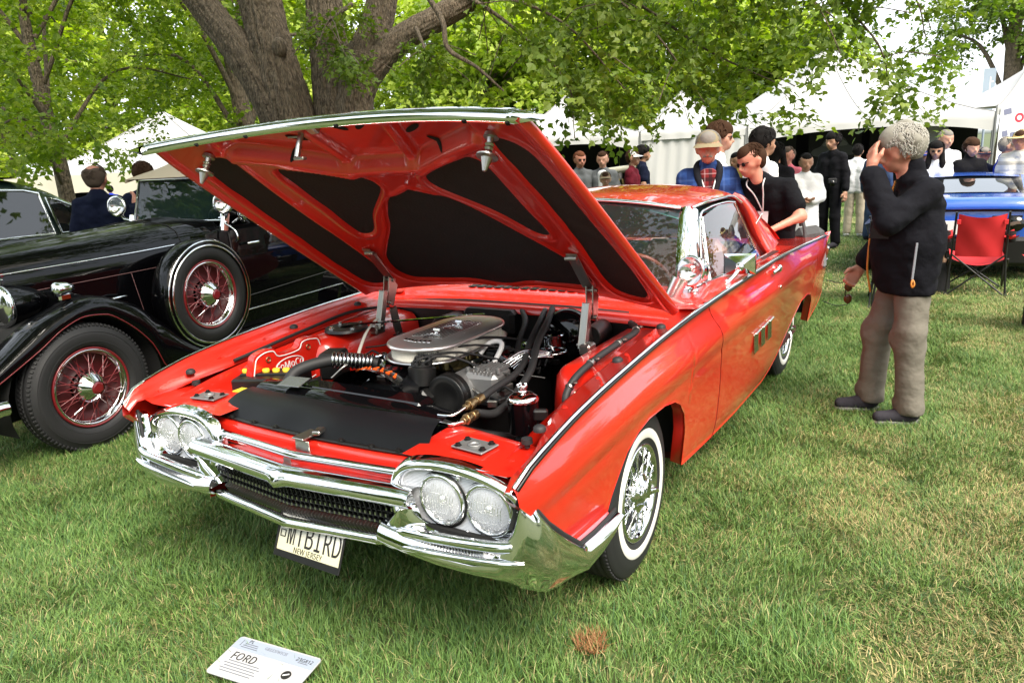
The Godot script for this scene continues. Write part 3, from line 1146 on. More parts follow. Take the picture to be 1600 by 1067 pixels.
	for i in 52:
		var x := -0.37 + 0.0142 * i
		bx(st, v3(x, 0.530, gz.call(x) - 0.050), Vector3(0.0022, 0.036, 0.03), Basis(Vector3(1, 0, 0), 0.45), 0.0)
	obj("lower_grille_fin", st, mats["alu"], car).set_meta("kind", "stuff")
	st = S()
	var vl := []
	for i in 21:
		var x := lerpf(-0.40, 0.42, i / 20.0)
		vl.append(v3(x, 0.522, gz.call(x) - 0.085))
	sweep(st, vl, [Vector2(-0.02, -0.008), Vector2(0.0, -0.008), Vector2(0.006, 0.006), Vector2(-0.02, 0.008)], Vector3.UP, true)
	obj("valance", st, mats["red_paint"], car)
	# lower bumper bar
	st = S()
	var lb := []
	for i in 41:
		var x := lerpf(-0.42, 0.42, i / 40.0)
		lb.append(v3(x, 0.502 + 0.02 * absf(x), gz.call(x) - 0.016))
	var lr := []
	for i in 41:
		lr.append(0.0185 * clampf(minf(i, 40 - i) / 3.0 + 0.35, 0.35, 1.0))
	tube(st, lb, lr, 16)
	obj("lower_bar", st, ch, car)
	# splash pan under the bumper
	st = S()
	gridf(st, 20, 8, func(u: float, v: float) -> Vector3:
		return Vector3(lerpf(-0.36, 0.36, u), 0.485 - 0.06 * sin(v * PI * 0.5), lerpf(0.90, 0.62, v)))
	obj("splash_pan", st, ch, car)
	# number plate: flat print on a thin plate
	st = S()
	bx(st, Vector3.ZERO, Vector3(0.305, 0.152, 0.003), Basis(), 0.001)
	var pl := obj("number_plate", st, mats["alu"], car)
	pl.transform = Transform3D(Basis(Vector3(1, 0, 0), -0.42).scaled(Vector3(0.98, 0.98, 0.98)), v3(0.095, 0.446, 0.985))
	var cream := mt("plate_cream", 0.78, 0.66, 0.26, 0.4)
	var im := Image.create(4, 64, false, Image.FORMAT_RGB8)
	for y in 64:
		for x in 4:
			im.set_pixel(x, y, Color(0.80, 0.80, 0.78).lerp(Color(0.80, 0.785, 0.66), clampf((y / 63.0 - 0.35) * 2.0, 0, 1)))
	im.flip_y()
	cream.albedo_color = Color.WHITE
	cream.albedo_texture = ImageTexture.create_from_image(im)
	cream.texture_repeat = false
	st = S()
	quad_uv(st, [v3(-0.150, -0.054, 0.0035), v3(0.150, -0.054, 0.0035), v3(0.150, 0.074, 0.0035), v3(-0.150, 0.074, 0.0035)])
	obj("plate_face", st, cream, pl)
	var ink := mt("ink", 0.012, 0.011, 0.010, 0.6)
	letters("MTBIRD", 0.076, Transform3D(Basis().scaled(Vector3(0.66, 1, 1)), v3(0.018, 0.010, 0.004)), ink, pl, "plate_lettering", 0.002, "Droid Sans Mono")
	letters("NEW JERSEY", 0.018, Transform3D(Basis(), v3(0.0, -0.042, 0.004)), ink, pl, "plate_caption", 0.001)
	st = S()
	for e in [[0.0, 0.011, 0.022, 0.003], [0.0, -0.011, 0.022, 0.003], [0.011, 0.0, 0.003, 0.025], [-0.011, 0.0, 0.003, 0.025]]:
		bx(st, v3(-0.128 + e[0], 0.004 + e[1], 0.0045), Vector3(e[2], e[3], 0.002))
	pieces("plate_emblem", st, ink, pl)
	st = S()
	for e in [[0.0, -0.066, 0.312, 0.022], [0.0, 0.075, 0.312, 0.010], [-0.152, 0.005, 0.009, 0.135], [0.152, 0.005, 0.009, 0.135]]:
		bx(st, v3(e[0], e[1], 0.005), Vector3(e[2], e[3], 0.007), Basis(), 0.002)
	pieces("plate_frame", st, mats["black_paint"], pl)

func ring_mesh(r: float, xf: Transform3D) -> SurfaceTool:
	var st := S()
	lathe(st, [Vector2(r - 0.009, 0.004), Vector2(r - 0.006, 0.012), Vector2(r, 0.014), Vector2(r + 0.006, 0.009), Vector2(r + 0.007, -0.004)], 32, xf)
	return st

func edge_l(pts: Array, s: float) -> Array:
	var o := []
	for p in pts:
		o.append(mx(p, s))
	return o

func red_cabin(car: Node3D) -> void:
	var red: Material = mats["red_paint"]
	var ch: Material = mats["chrome"]
	var st := S()
	# roof
	gridf(st, 40, 26, func(u: float, v: float) -> Vector3:
		var x := lerpf(-1, 1, u)
		var z := lerpf(-1.215, -2.50, v)
		var e := absf(x)
		var hw := tab([[-1.2, 0.612], [-1.5, 0.655], [-2.1, 0.645], [-2.5, 0.62]], z)
		var front := 0.10 * (1.0 - v) * e * e
		var yedge := tab([[-1.2, 1.335], [-1.5, 1.352], [-2.1, 1.342], [-2.5, 1.27]], z)
		var ytop := tab([[-1.2, 1.398], [-1.5, 1.42], [-2.1, 1.425], [-2.5, 1.395]], z)
		var y := yedge + (ytop - yedge) * pow(1.0 - pow(e, 2.6), 0.8)
		return Vector3(x * hw, y, z - front))
	obj("roof", st, red, car)
	st = S()
	gridf(st, 24, 12, func(u: float, v: float) -> Vector3:
		var x := lerpf(-1, 1, u)
		var y := lerpf(1.395, 0.955, v)
		var hw := lerpf(0.60, 0.74, v)
		var drop := (1.395 - 1.27) * pow(absf(x), 3.0) * (1.0 - v)
		return Vector3(x * hw, y - drop, lerpf(-2.50, -3.12, v) - 0.10 * sin(v * PI) + 0.0 * absf(x)))
	obj("roof_rear", st, red, car)
	st = S()
	gridf(st, 12, 8, func(u: float, v: float) -> Vector3:
		return Vector3(lerpf(-0.5, 0.5, u) * lerpf(0.92, 1.1, v), lerpf(1.345, 1.02, v), lerpf(-2.56, -3.02, v) - 0.10 * sin(lerpf(0.12, 0.85, v) * PI) - 0.012))
	obj("rear_window", st, mats["glass"], car)
	for s in [-1.0, 1.0]:
		# sail panel
		st = S()
		var fa := crv([v3(0.652, 1.342, -2.05), v3(0.662, 1.31, -2.22), v3(0.676, 1.22, -2.40), v3(0.708, 1.06, -2.54), v3(0.758, 0.905, -2.66)], 6)
		var fb := crv([v3(0.600, 1.345, -2.36), v3(0.616, 1.29, -2.58), v3(0.645, 1.18, -2.80), v3(0.69, 1.03, -3.02), v3(0.73, 0.93, -3.13)], 6)
		var rows := []
		for i in fa.size():
			var a: Vector3 = fa[i]
			var b: Vector3 = fb[i]
			var m := (a + b) * 0.5 + v3(0.014, 0.012, 0)
			rows.append(edge_l([a + v3(-0.035, 0, -0.004), a + v3(-0.004, 0, 0.002), a + v3(0.003, 0, -0.008), a.lerp(m, 0.5) + v3(0.006, 0.002, 0), m, m.lerp(b, 0.5) + v3(0.003, 0.004, 0), b], s))
		skin(st, rows)
		obj("sail_panel", st, red, car)
		st = S()
		var sq := []
		for i in 40:
			var f := i / 39.0
			sq.append(v3(s * (0.700 + 0.004 * f), 1.125 + 0.05 * f + 0.012 * sin(f * 34.0), -2.55 - 0.14 * f + 0.006 * cos(f * 34.0)))
		tube(st, sq, 0.0028, 5)
		obj("script_badge", st, mats["alu"], car)
		# shelf between the crest and the windows
		st = S()
		rows = []
		for i in 60:
			var z := lerpf(-0.60, -4.20, i / 59.0)
			var c := crest(z)
			var inn := tab([[-0.6, 0.76], [-1.0, 0.80], [-2.6, 0.765], [-3.1, 0.70], [-4.2, 0.0]], z)
			if z < -3.05:
				inn = 0.0
			var yi := tab([[-0.6, 0.955], [-1.0, 0.985], [-2.6, 0.925], [-3.1, 0.925], [-4.2, 0.90]], z)
			rows.append(edge_l([v3(c.x - 0.006, c.y, z), v3(c.x - 0.03, c.y - 0.012, z), v3(lerpf(c.x, inn, 0.4), lerpf(c.y, yi, 0.35) - 0.008, z), v3(lerpf(c.x, inn, 0.75), yi - 0.002, z), v3(inn, yi, z)], s))
		skin(st, rows)
		obj("belt_shelf", st, red, car)
		# fin end, rear face
		st = S()
		var rear := []
		for z in [-4.20, -4.25, -4.39, -4.47, -4.53]:
			rear.append(v3(s * (side_x(z, tab(TOP, z))), tab(TOP, z), z))
		for z in [-4.45, -4.30, -4.08]:
			rear.append(v3(s * side_x(z, lin_tab(BOT, z)), lin_tab(BOT, z), z))
		var inner := []
		for p in rear:
			inner.append(v3(0, p.y, p.z - 0.03))
		skin(st, [rear, inner])
		for dx in [0.0, -0.022]:
			var tipv := v3(0.912 + dx, 0.872, -4.36)
			for i in 6:
				var z0 := lerpf(-3.6, -4.2, i / 6.0)
				var z1 := lerpf(-3.6, -4.2, (i + 1) / 6.0)
				var k0 := i / 6.0
				var k1 := (i + 1) / 6.0
				quad(st, mx(crest(z0) + v3(dx, -0.03, 0), s), mx(crest(z0) + v3(dx, 0.012 * k0, 0), s), mx(crest(z1) + v3(dx, 0.012 * k1, 0), s), mx(crest(z1) + v3(dx, -0.03, 0), s))
			tri(st, mx(crest(-4.2) + v3(dx, -0.09, 0), s), mx(crest(-4.2) + v3(dx, 0.012, 0), s), mx(tipv, s))
		quad(st, mx(crest(-4.2) + v3(0, 0.012, 0), s), mx(crest(-4.2) + v3(-0.022, 0.012, 0), s), mx(v3(0.89, 0.872, -4.36), s), mx(v3(0.912, 0.872, -4.36), s))
		obj("rear_panel", st, red, car)
		st = S()
		lathe(st, [Vector2(0.115, 0), Vector2(0.105, 0.03), Vector2(0.06, 0.045), Vector2(0.001, 0.05)], 20, Transform3D(Basis(Vector3.RIGHT, -PI / 2), v3(s * 0.70, 0.66, -4.47)))
		obj("tail_lamp", st, mt("tail_red", 0.5, 0.01, 0.01, 0.15), car)
		st = S()
		tube(st, [v3(s * 0.875, 0.69, -4.42), v3(s * 0.868, 0.70, -4.49), v3(s * 0.80, 0.70, -4.54)], 0.03, 8)
		bx(st, v3(s * 0.85, 0.60, -4.50), Vector3(0.05, 0.025, 0.12), Basis(), 0.008)
		obj("tail_trim", st, ch, car)
		# windscreen pillar
		st = S()
		var base := [v3(0.700, 0.965, -0.905), v3(0.735, 0.975, -0.905), v3(0.775, 0.985, -0.965), v3(0.792, 0.985, -1.035)]
		var midp := [v3(0.652, 1.17, -1.075), v3(0.690, 1.175, -1.075), v3(0.722, 1.17, -1.125), v3(0.734, 1.165, -1.18)]
		var topp := [v3(0.598, 1.335, -1.275), v3(0.628, 1.350, -1.27), v3(0.655, 1.345, -1.32), v3(0.668, 1.322, -1.37)]
		rows = []
		for i in 4:
			rows.append(edge_l(crv([base[i], midp[i], topp[i]], 5), s))
		skin(st, rows)
		obj("windscreen_pillar", st, ch, car)
		# drip moulding, window frames
		st = S()
		tube(st, edge_l(crv([v3(0.655, 1.338, -1.30), v3(0.672, 1.352, -1.50), v3(0.668, 1.350, -1.85), v3(0.658, 1.338, -2.10), v3(0.668, 1.29, -2.26)], 6), s), 0.009, 6)
		obj("drip_moulding", st, ch, car)
		st = S()
		tube(st, edge_l([v3(0.700, 1.285, -1.33), v3(0.752, 1.13, -1.235), v3(0.803, 0.985, -1.14)], s), 0.010, 6)
		obj("vent_divider", st, ch, car)
		st = S()
		tube(st, edge_l(crv([v3(0.795, 0.985, -1.05), v3(0.74, 1.13, -1.18), v3(0.690, 1.285, -1.335), v3(0.678, 1.318, -1.50), v3(0.674, 1.322, -1.85), v3(0.678, 1.305, -2.06)], 5), s), 0.008, 6)
		tube(st, edge_l([v3(0.678, 1.305, -2.06), v3(0.715, 1.13, -2.20), v3(0.768, 0.925, -2.36)], s), 0.009, 6)
		tube(st, edge_l([v3(0.803, 0.988, -1.04), v3(0.806, 0.972, -1.6), v3(0.785, 0.935, -2.36), v3(0.765, 0.915, -2.66)], s), 0.010, 6)
		obj("window_frame", st, ch, car)
		st = S()
		quad(st, mx(v3(0.690, 1.285, -1.335), s), mx(v3(0.797, 0.985, -1.05), s), mx(v3(0.803, 0.985, -1.14), s), mx(v3(0.700, 1.285, -1.33), s))
		obj("vent_glass", st, mats["glass"], car)
		st = S()
		var ga := edge_l([v3(0.700, 1.285, -1.34), v3(0.752, 1.13, -1.235), v3(0.803, 0.975, -1.14)], s)
		var gm := edge_l([v3(0.683, 1.320, -1.70), v3(0.745, 1.14, -1.70), v3(0.800, 0.955, -1.70)], s)
		var gb := edge_l([v3(0.678, 1.305, -2.06), v3(0.720, 1.13, -2.20), v3(0.775, 0.93, -2.36)], s)
		skin(st, [crv(ga, 4), crv(gm, 4), crv(gb, 4)])
		obj("door_glass", st, mats["glass"], car)
		st = S()
		skin(st, [edge_l([v3(0.655, 1.325, -2.05), v3(0.700, 1.13, -2.21), v3(0.758, 0.91, -2.37)], s), edge_l([v3(0.640, 1.215, -2.39), v3(0.672, 1.06, -2.53), v3(0.738, 0.905, -2.65)], s)])
		obj("quarter_glass", st, mats["glass"], car)
		# trim of the door
		st = S()
		for i in 3:
			var z := -1.52 - 0.165 * i
			for k in 7:
				var zz := z - 0.013 * k
				bx(st, v3(s * (side_x(zz, 0.57) + 0.007), 0.572, zz), Vector3(0.010, 0.115, 0.009), Basis(Vector3.RIGHT, 0.12), 0.003)
			bx(st, v3(s * (side_x(z, 0.63) + 0.009), 0.635, z - 0.04), Vector3(0.016, 0.012, 0.10), Basis(Vector3.RIGHT, 0.05), 0.004)
		obj("louvre_ornament", st, mt("louvre", 0.45, 0.46, 0.40, 0.22, 1.0), car)
		st = S()
		var hx := side_x(-2.0, 0.90) + 0.016
		bx(st, v3(s * hx, 0.905, -1.99), Vector3(0.018, 0.022, 0.16), Basis(), 0.007)
		ball(st, v3(s * (hx - 0.004), 0.905, -2.10), Vector3(0.018, 0.024, 0.03), 10, 6)
		obj("door_handle", st, ch, car)
		st = S()
		ball(st, v3(s * (side_x(-2.03, 0.80) + 0.003), 0.80, -2.05), Vector3(0.006, 0.014, 0.014), 10, 6)
		obj("door_lock", st, ch, car)
		st = S()
		for zz in [[-0.69, 0.0, -0.20]]:
			var line := []
			for i in 20:
				var f := i / 19.0
				var y := lerpf(0.958, 0.24, f)
				var z: float = zz[0] + zz[2] * (f + 0.4 * sin(f * PI))
				line.append(v3(s * (side_x(z, y) + 0.0005), y, z))
			tube(st, line, 0.0018, 5)
		var sh := [v3(s * 0.925, 0.972, -0.69), v3(s * 0.88, 0.962, -0.74), v3(s * 0.83, 0.975, -0.86), v3(s * 0.80, 0.984, -0.95)]
		tube(st, crv(sh, 5), 0.003, 5)
		pieces("door_seam", st, mt("seam_red", 0.10, 0.004, 0.003, 0.6), car)
	# windscreen
	st = S()
	gridf(st, 24, 10, func(u: float, v: float) -> Vector3:
		var x := lerpf(-1, 1, u)
		var bot := v3(x * 0.705, 0.972 + 0.012 * (1.0 - x * x), -0.905 + 0.17 * (1.0 - x * x))
		var top := v3(x * 0.605, 1.338 + 0.058 * (1.0 - x * x), -1.275 + 0.075 * (1.0 - x * x))
		return bot.lerp(top, v) + v3(0, 0.012, 0.012) * sin(v * PI))
	obj("windscreen", st, mats["glass"], car)
	st = S()
	var hd := []
	for i in 25:
		var x := lerpf(-1, 1, i / 24.0)
		hd.append(v3(x * 0.61, 1.343 + 0.058 * (1.0 - x * x), -1.268 + 0.075 * (1.0 - x * x)))
	sweep(st, hd, [Vector2(-0.020, 0.004), Vector2(-0.010, 0.012), Vector2(0.008, 0.006), Vector2(0.012, -0.008), Vector2(0.0, -0.014)], v3(0, 0.8, 0.6), true)
	obj("windscreen_header", st, ch, car)
	st = S()
	tube(st, [v3(0.55, 0.99, -0.86), v3(0.30, 1.015, -0.80), v3(0.02, 1.035, -0.80)], 0.004, 5)
	tube(st, [v3(-0.15, 1.00, -0.80), v3(-0.35, 1.02, -0.83), v3(-0.55, 1.03, -0.92)], 0.004, 5)
	pieces("wiper", st, mats["steel"], car)
	# inside
	var seat: Material = mats["seat"]
	st = S()
	for x in [-0.36, 0.36]:
		bx(st, v3(x, 0.78, -2.12), Vector3(0.54, 0.60, 0.16), Basis(Vector3.RIGHT, 0.18), 0.06)
		bx(st, v3(x, 0.50, -1.85), Vector3(0.54, 0.20, 0.56), Basis(), 0.06)
	bx(st, v3(0, 0.74, -2.78), Vector3(1.20, 0.50, 0.16), Basis(Vector3.RIGHT, 0.3), 0.06)
	pieces("seat", st, seat, car)
	st = S()
	gridf(st, 20, 8, func(u: float, v: float) -> Vector3:
		var x := lerpf(-0.72, 0.72, u)
		return Vector3(x, 0.945 - 0.28 * v * v + 0.01 * sin(v * 6.0), lerpf(-0.88, -1.14, sin(v * PI * 0.5)) + 0.06 * (1.0 - x * x)))
	obj("dashboard", st, seat, car)
	st = S()
	var ring := []
	for i in 28:
		var a := TAU * i / 28
		ring.append(v3(0.36, 0.93, -1.30) + Basis(Vector3.RIGHT, -1.1) * v3(cos(a) * 0.19, 0, sin(a) * 0.19))
	tube(st, ring, 0.012, 8, false, true)
	tube(st, [ring[0], ring[14]], 0.012, 6)
	tube(st, [v3(0.36, 0.93, -1.30), v3(0.36, 0.82, -1.08)], 0.03, 8)
	obj("steering_wheel", st, seat, car)
	st = S()
	bx(st, v3(0, 0.30, -1.8), Vector3(1.76, 0.04, 2.6))
	for s in [-1.0, 1.0]:
		bx(st, v3(0.80 * s, 0.62, -1.85), Vector3(0.04, 0.62, 1.7))
	obj("cabin_floor", st, mt("carpet", 0.05, 0.006, 0.004, 0.95), car)
	st = S()
	gridf(st, 10, 8, func(u: float, v: float) -> Vector3:
		var x := lerpf(-0.60, 0.60, u)
		return Vector3(x, 1.375 - 0.10 * x * x / 0.36, lerpf(-1.30, -2.50, v)))
	obj("headliner", st, mats["headliner"], car)
	st = S()
	bx(st, v3(0.0, 1.30, -1.33), Vector3(0.24, 0.06, 0.015), Basis(Vector3.RIGHT, 0.2), 0.006)
	obj("rear_view_mirror", st, ch, car)
	# door mirror
	st = S()
	var mb := v3(0.868, 0.953, -1.22)
	lathe(st, [Vector2(0.030, 0), Vector2(0.026, 0.010), Vector2(0.014, 0.016), Vector2(0.010, 0.030)], 14, Transform3D(Basis().scaled(Vector3(0.7, 1, 1.3)), mb))
	tube(st, [mb + v3(0, 0.01, 0), mb + v3(0.025, 0.045, -0.05), mb + v3(0.040, 0.075, -0.085)], [0.014, 0.011, 0.010], 10)
	ball(st, mb + v3(0.040, 0.082, -0.085), Vector3(0.024, 0.024, 0.024), 12, 8)
	var hb := Basis(Vector3.UP, 0.35)
	var hc := mb + v3(0.040, 0.085, -0.110)
	for e in [[0.0, 0.0]]:
		var f := [v3(-0.075, -0.048, -0.035), v3(0.075, -0.048, -0.035), v3(0.075, 0.048, -0.035), v3(-0.075, 0.048, -0.035)]
		var g := [v3(-0.082, -0.055, -0.055), v3(0.082, -0.055, -0.055), v3(0.082, 0.055, -0.055), v3(-0.082, 0.055, -0.055)]
		st.set_smooth_group(-1)
		for k in 4:
			var n := (k + 1) % 4
			tri(st, hc + hb * f[k], hc + hb * f[n], hc + hb * v3(0, 0, 0.022))
			quad(st, hc + hb * f[k], hc + hb * f[n], hc + hb * g[n], hc + hb * g[k])
		quad(st, hc + hb * (g[0] * 0.96), hc + hb * (g[1] * 0.96), hc + hb * (g[2] * 0.96), hc + hb * (g[3] * 0.96))
		st.set_smooth_group(0)
	obj("door_mirror", st, ch, car)
	# spot lamp at the foot of the pillar
	st = S()
	var sc := v3(0.80, 1.085, -0.845)
	var ax := v3(-0.25, 0.10, 0.96).normalized()
	lathe(st, [Vector2(0.0005, -0.10), Vector2(0.035, -0.094), Vector2(0.058, -0.070), Vector2(0.066, -0.035), Vector2(0.068, -0.004), Vector2(0.074, 0.0), Vector2(0.074, 0.012), Vector2(0.066, 0.014)], 28, two(sc, sc + ax))
	tube(st, [sc + v3(0, -0.065, -0.03), sc + v3(0.0, -0.10, -0.05), sc + v3(-0.01, -0.125, -0.09)], 0.014, 10)
	ball(st, sc + v3(-0.005, -0.105, -0.05), Vector3(0.028, 0.02, 0.028), 10, 6)
	obj("spot_lamp", st, ch, car)
	st = S()
	lathe(st, [Vector2(0.066, 0.010), Vector2(0.045, -0.03), Vector2(0.01, -0.05), Vector2(0.0005, -0.05)], 24, two(sc, sc + ax))
	ball(st, sc - ax * 0.03, Vector3(0.014, 0.014, 0.014), 8, 6)
	obj("spot_reflector", st, mats["reflector"], car)
	st = S()
	lathe(st, [Vector2(0.067, 0.012), Vector2(0.05, 0.020), Vector2(0.0005, 0.026)], 24, two(sc, sc + ax))
	obj("spot_lens", st, mats["glass"], car)
	st = S()
	tube(st, [sc + v3(-0.035, -0.03, 0.055), sc + v3(-0.075, -0.135, 0.085)], [0.040, 0.032], 14)
	obj("spot_handle", st, mats["alu"], car)

func wire_wheel(car: Node3D, c: Vector3, s: float, steer := 0.0) -> void:
	var xf := Transform3D(Basis(Vector3.UP, steer) * Basis(Vector3(0, 0, 1), -PI / 2 * s), c)
	var st := S()
	var prof := [Vector2(0.17, -0.09), Vector2(0.24, -0.098), Vector2(0.30, -0.095), Vector2(0.328, -0.082)]
	for k in 5:
		var h := -0.062 + 0.031 * k
		prof.append_array([Vector2(0.341, h - 0.010), Vector2(0.343, h), Vector2(0.341, h + 0.010), Vector2(0.334, h + 0.0125), Vector2(0.334, h + 0.0175)])
	prof.append_array([Vector2(0.330, 0.083), Vector2(0.318, 0.091), Vector2(0.305, 0.093), Vector2(0.300, 0.096), Vector2(0.275, 0.100), Vector2(0.257, 0.1015)])
	lathe(st, prof, 64, xf)
	lathe(st, [Vector2(0.2195, 0.1015), Vector2(0.212, 0.098), Vector2(0.196, 0.092), Vector2(0.19, 0.07)], 48, xf)
	var tyre := obj("tyre", st, mats["rubber"], car)
	st = S()
	for k in 96:
		var a := TAU * k / 96
		for h in [-0.070, 0.071]:
			var r := Basis(Vector3.UP, -a)
			var b := xf.basis * r
			bx(st, xf * (r * v3(0.3385, h, 0)), Vector3(0.007, 0.016, 0.011), b, 0.002)
	obj("tread_block", st, mats["rubber"], tyre).set_meta("kind", "stuff")
	st = S()
	lathe(st, [Vector2(0.257, 0.1015), Vector2(0.254, 0.1035), Vector2(0.238, 0.1045), Vector2(0.223, 0.1035), Vector2(0.2195, 0.1015)], 64, xf)
	obj("white_wall", st, mats["white_rubber"], tyre)
	st = S()
	lathe(st, [Vector2(0.197, 0.088), Vector2(0.196, 0.097), Vector2(0.188, 0.100), Vector2(0.178, 0.094), Vector2(0.170, 0.070), Vector2(0.160, 0.055), Vector2(0.10, 0.045), Vector2(0.001, 0.045)], 56, xf)
	obj("wheel_cover", st, mats["chrome"], car)
	st = S()
	lathe(st, [Vector2(0.165, 0.0565), Vector2(0.10, 0.0475)], 40, xf)
	obj("cover_recess", st, mats["black_paint"], car)
	st = S()
	for k in 48:
		var a := TAU * k / 48
		var d := 0.20 if k % 2 == 0 else -0.20
		var lay := 0.058 if k % 4 < 2 else 0.074
		tube(st, [xf * v3(0.174 * cos(a), 0.080 if k % 4 < 2 else 0.088, 0.174 * sin(a)), xf * v3(0.070 * cos(a + d), lay + 0.022, 0.070 * sin(a + d))], 0.0036, 5, false)
	obj("wheel_spoke", st, mats["chrome"], car).set_meta("kind", "stuff")
	st = S()
	lathe(st, [Vector2(0.082, 0.070), Vector2(0.082, 0.090), Vector2(0.074, 0.102), Vector2(0.055, 0.108), Vector2(0.050, 0.116), Vector2(0.044, 0.122), Vector2(0.030, 0.126), Vector2(0.0005, 0.127)], 32, xf)
	for k in 3:
		var a := TAU * k / 3 + 0.4
		tube(st, [xf * v3(0.02 * cos(a), 0.124, 0.02 * sin(a)), xf * v3(0.055 * cos(a + 0.15), 0.138, 0.055 * sin(a + 0.15)), xf * v3(0.085 * cos(a + 0.35), 0.140, 0.085 * sin(a + 0.35))], [0.014, 0.011, 0.005], 8)
	obj("knock_off_hub", st, mats["chrome"], car)
	st = S()
	lathe(st, [Vector2(0.001, -0.05), Vector2(0.17, -0.05), Vector2(0.18, -0.09)], 24, xf)
	obj("wheel_back", st, mats["dark"], car)

func cyl(st: SurfaceTool, a: Vector3, b: Vector3, r: float, n := 16) -> void:
	var L := (b - a).length()
	lathe(st, [Vector2(0.0005, 0), Vector2(r * 0.93, 0), Vector2(r, r * 0.07), Vector2(r, L - r * 0.07), Vector2(r * 0.93, L), Vector2(0.0005, L)], n, two(a, b), true)

func red_engine(car: Node3D) -> void:
	var bp: Material = mats["black_paint"]
	var bg: Material = mats["black_gloss"]
	var rb: Material = mats["rubber"]
	var al: Material = mats["alu"]
	var ad: Material = mats["alu_dull"]
	var ch: Material = mats["chrome"]
	var st := S()
	bx(st, v3(0, 0.52, -0.05), Vector3(0.52, 0.40, 0.80), Basis(), 0.03)
	bx(st, v3(0, 0.74, -0.05), Vector3(0.26, 0.10, 0.62), Basis(), 0.03)
	bx(st, v3(0.0, 0.62, 0.38), Vector3(0.36, 0.36, 0.10), Basis(), 0.03)
	obj("engine_block", st, bp, car)
	for s in [-1.0, 1.0]:
		st = S()
		var b := Basis(Vector3(0, 0, 1), -0.5 * s)
		bx(st, v3(0.235 * s, 0.765, -0.06), Vector3(0.16, 0.085, 0.56), b, 0.022)
		var vc := obj("valve_cover", st, bg, car)
		st = S()
		for k in 5:
			bx(st, v3(0.257 * s, 0.806, -0.26 + 0.10 * k), Vector3(0.10, 0.010, 0.014), b, 0.003)
		lathe(st, [Vector2(0.022, 0), Vector2(0.022, 0.02), Vector2(0.034, 0.024), Vector2(0.034, 0.036), Vector2(0.02, 0.042), Vector2(0.0005, 0.043)], 18, Transform3D(b, v3(0.255 * s, 0.805, 0.16)))
		pieces("cover_rib", st, ch, vc)
	# air cleaner
	var ac := v3(0.015, 0.0, 0.03)
	var ov := []
	for i in 64:
		var a := TAU * i / 64
		var e := 0.155
		var l := 0.15
		ov.append(Vector2(cos(a) * e, sin(a) * e + (l if sin(a) > 0.001 else (-l if sin(a) < -0.001 else 0.0))))
	var ring := func(off: float, y: float) -> Array:
		var r := []
		for p in ov:
			var q: Vector2 = p
			var c := Vector2(0, clampf(q.y, -0.15, 0.15))
			var d := (q - c).normalized()
			r.append(ac + v3(q.x + d.x * off, y, q.y + d.y * off))
		return r
	st = S()
	skin(st, [ring.call(0.004, 0.868), ring.call(0.016, 0.872), ring.call(0.018, 0.880), ring.call(0.006, 0.884), ring.call(-0.02, 0.884)], true)
	obj("cleaner_base", st, al, car)
	st = S()
	st.set_smooth_group(-1)
	var flt := []
	for k in 2:
		var y := 0.884 if k == 0 else 0.926
		var r := []
		for i in 240:
			var f := i / 240.0 * 64.0
			var a: Vector2 = ov[int(f) % 64]
			var b: Vector2 = ov[(int(f) + 1) % 64]
			var q := a.lerp(b, f - floor(f))
			var c := Vector2(0, clampf(q.y, -0.15, 0.15))
			q += (q - c).normalized() * (-0.006 if i % 2 == 0 else -0.011)
			r.append(ac + v3(q.x, y, q.y))
		flt.append(r)
	skin(st, flt, true)
	obj("filter_element", st, mt("filter", 0.62, 0.60, 0.54, 0.7), car)
	st = S()
	skin(st, [ring.call(-0.006, 0.924), ring.call(0.006, 0.925), ring.call(0.010, 0.931), ring.call(0.007, 0.939), ring.call(-0.008, 0.943), ring.call(-0.05, 0.947), ring.call(-0.10, 0.948), ring.call(-0.14, 0.9485)], true)
	var lidc := []
	for i in 21:
		lidc.append([ac + v3(-0.016, 0.9485, -0.15 + 0.015 * i), ac + v3(0.016, 0.9485, -0.15 + 0.015 * i)])
	skin(st, lidc)
	var lid := obj("cleaner_lid", st, mt("polished", 0.85, 0.85, 0.85, 0.30, 0.9), car)
	st = S()
	for i in 11:
		var x: float = -0.075 + 0.015 * i
		bx(st, ac + v3(x, 0.949, 0.0), Vector3(0.004, 0.003, 0.30), Basis(), 0.001)
	for z in [-0.08, 0.08]:
		cyl(st, ac + v3(0, 0.949, z), ac + v3(0, 0.958, z), 0.009, 10)
		bx(st, ac + v3(0, 0.964, z), Vector3(0.036, 0.014, 0.005), Basis(), 0.002)
	obj("lid_fin", st, ch, lid)
	st = S()
	for k in 7:
		bx(st, ac + v3(-0.06 + 0.02 * k, 0.949, 0.222 - 0.004 * absf(k - 3)), Vector3(0.012, 0.004, 0.022), Basis(Vector3.UP, 0.2), 0.001)
	pieces("lid_mark", st, ch, lid)
	st = S()
	cyl(st, v3(0.015, 0.76, 0.03), v3(0.015, 0.868, 0.03), 0.085)
	bx(st, v3(0.02, 0.83, 0.12), Vector3(0.16, 0.06, 0.10), Basis(), 0.012)
	bx(st, v3(0.09, 0.84, -0.02), Vector3(0.08, 0.05, 0.16), Basis(), 0.012)
	for k in 6:
		cyl(st, v3(0.05 + 0.02 * k, 0.83, 0.17 - 0.03 * k), v3(0.05 + 0.02 * k, 0.862, 0.17 - 0.03 * k), 0.008, 8)
	obj("carburettor", st, mt("carb_gold", 0.42, 0.34, 0.16, 0.4, 0.9), car)
	# radiator tank, shroud and hose
	st = S()
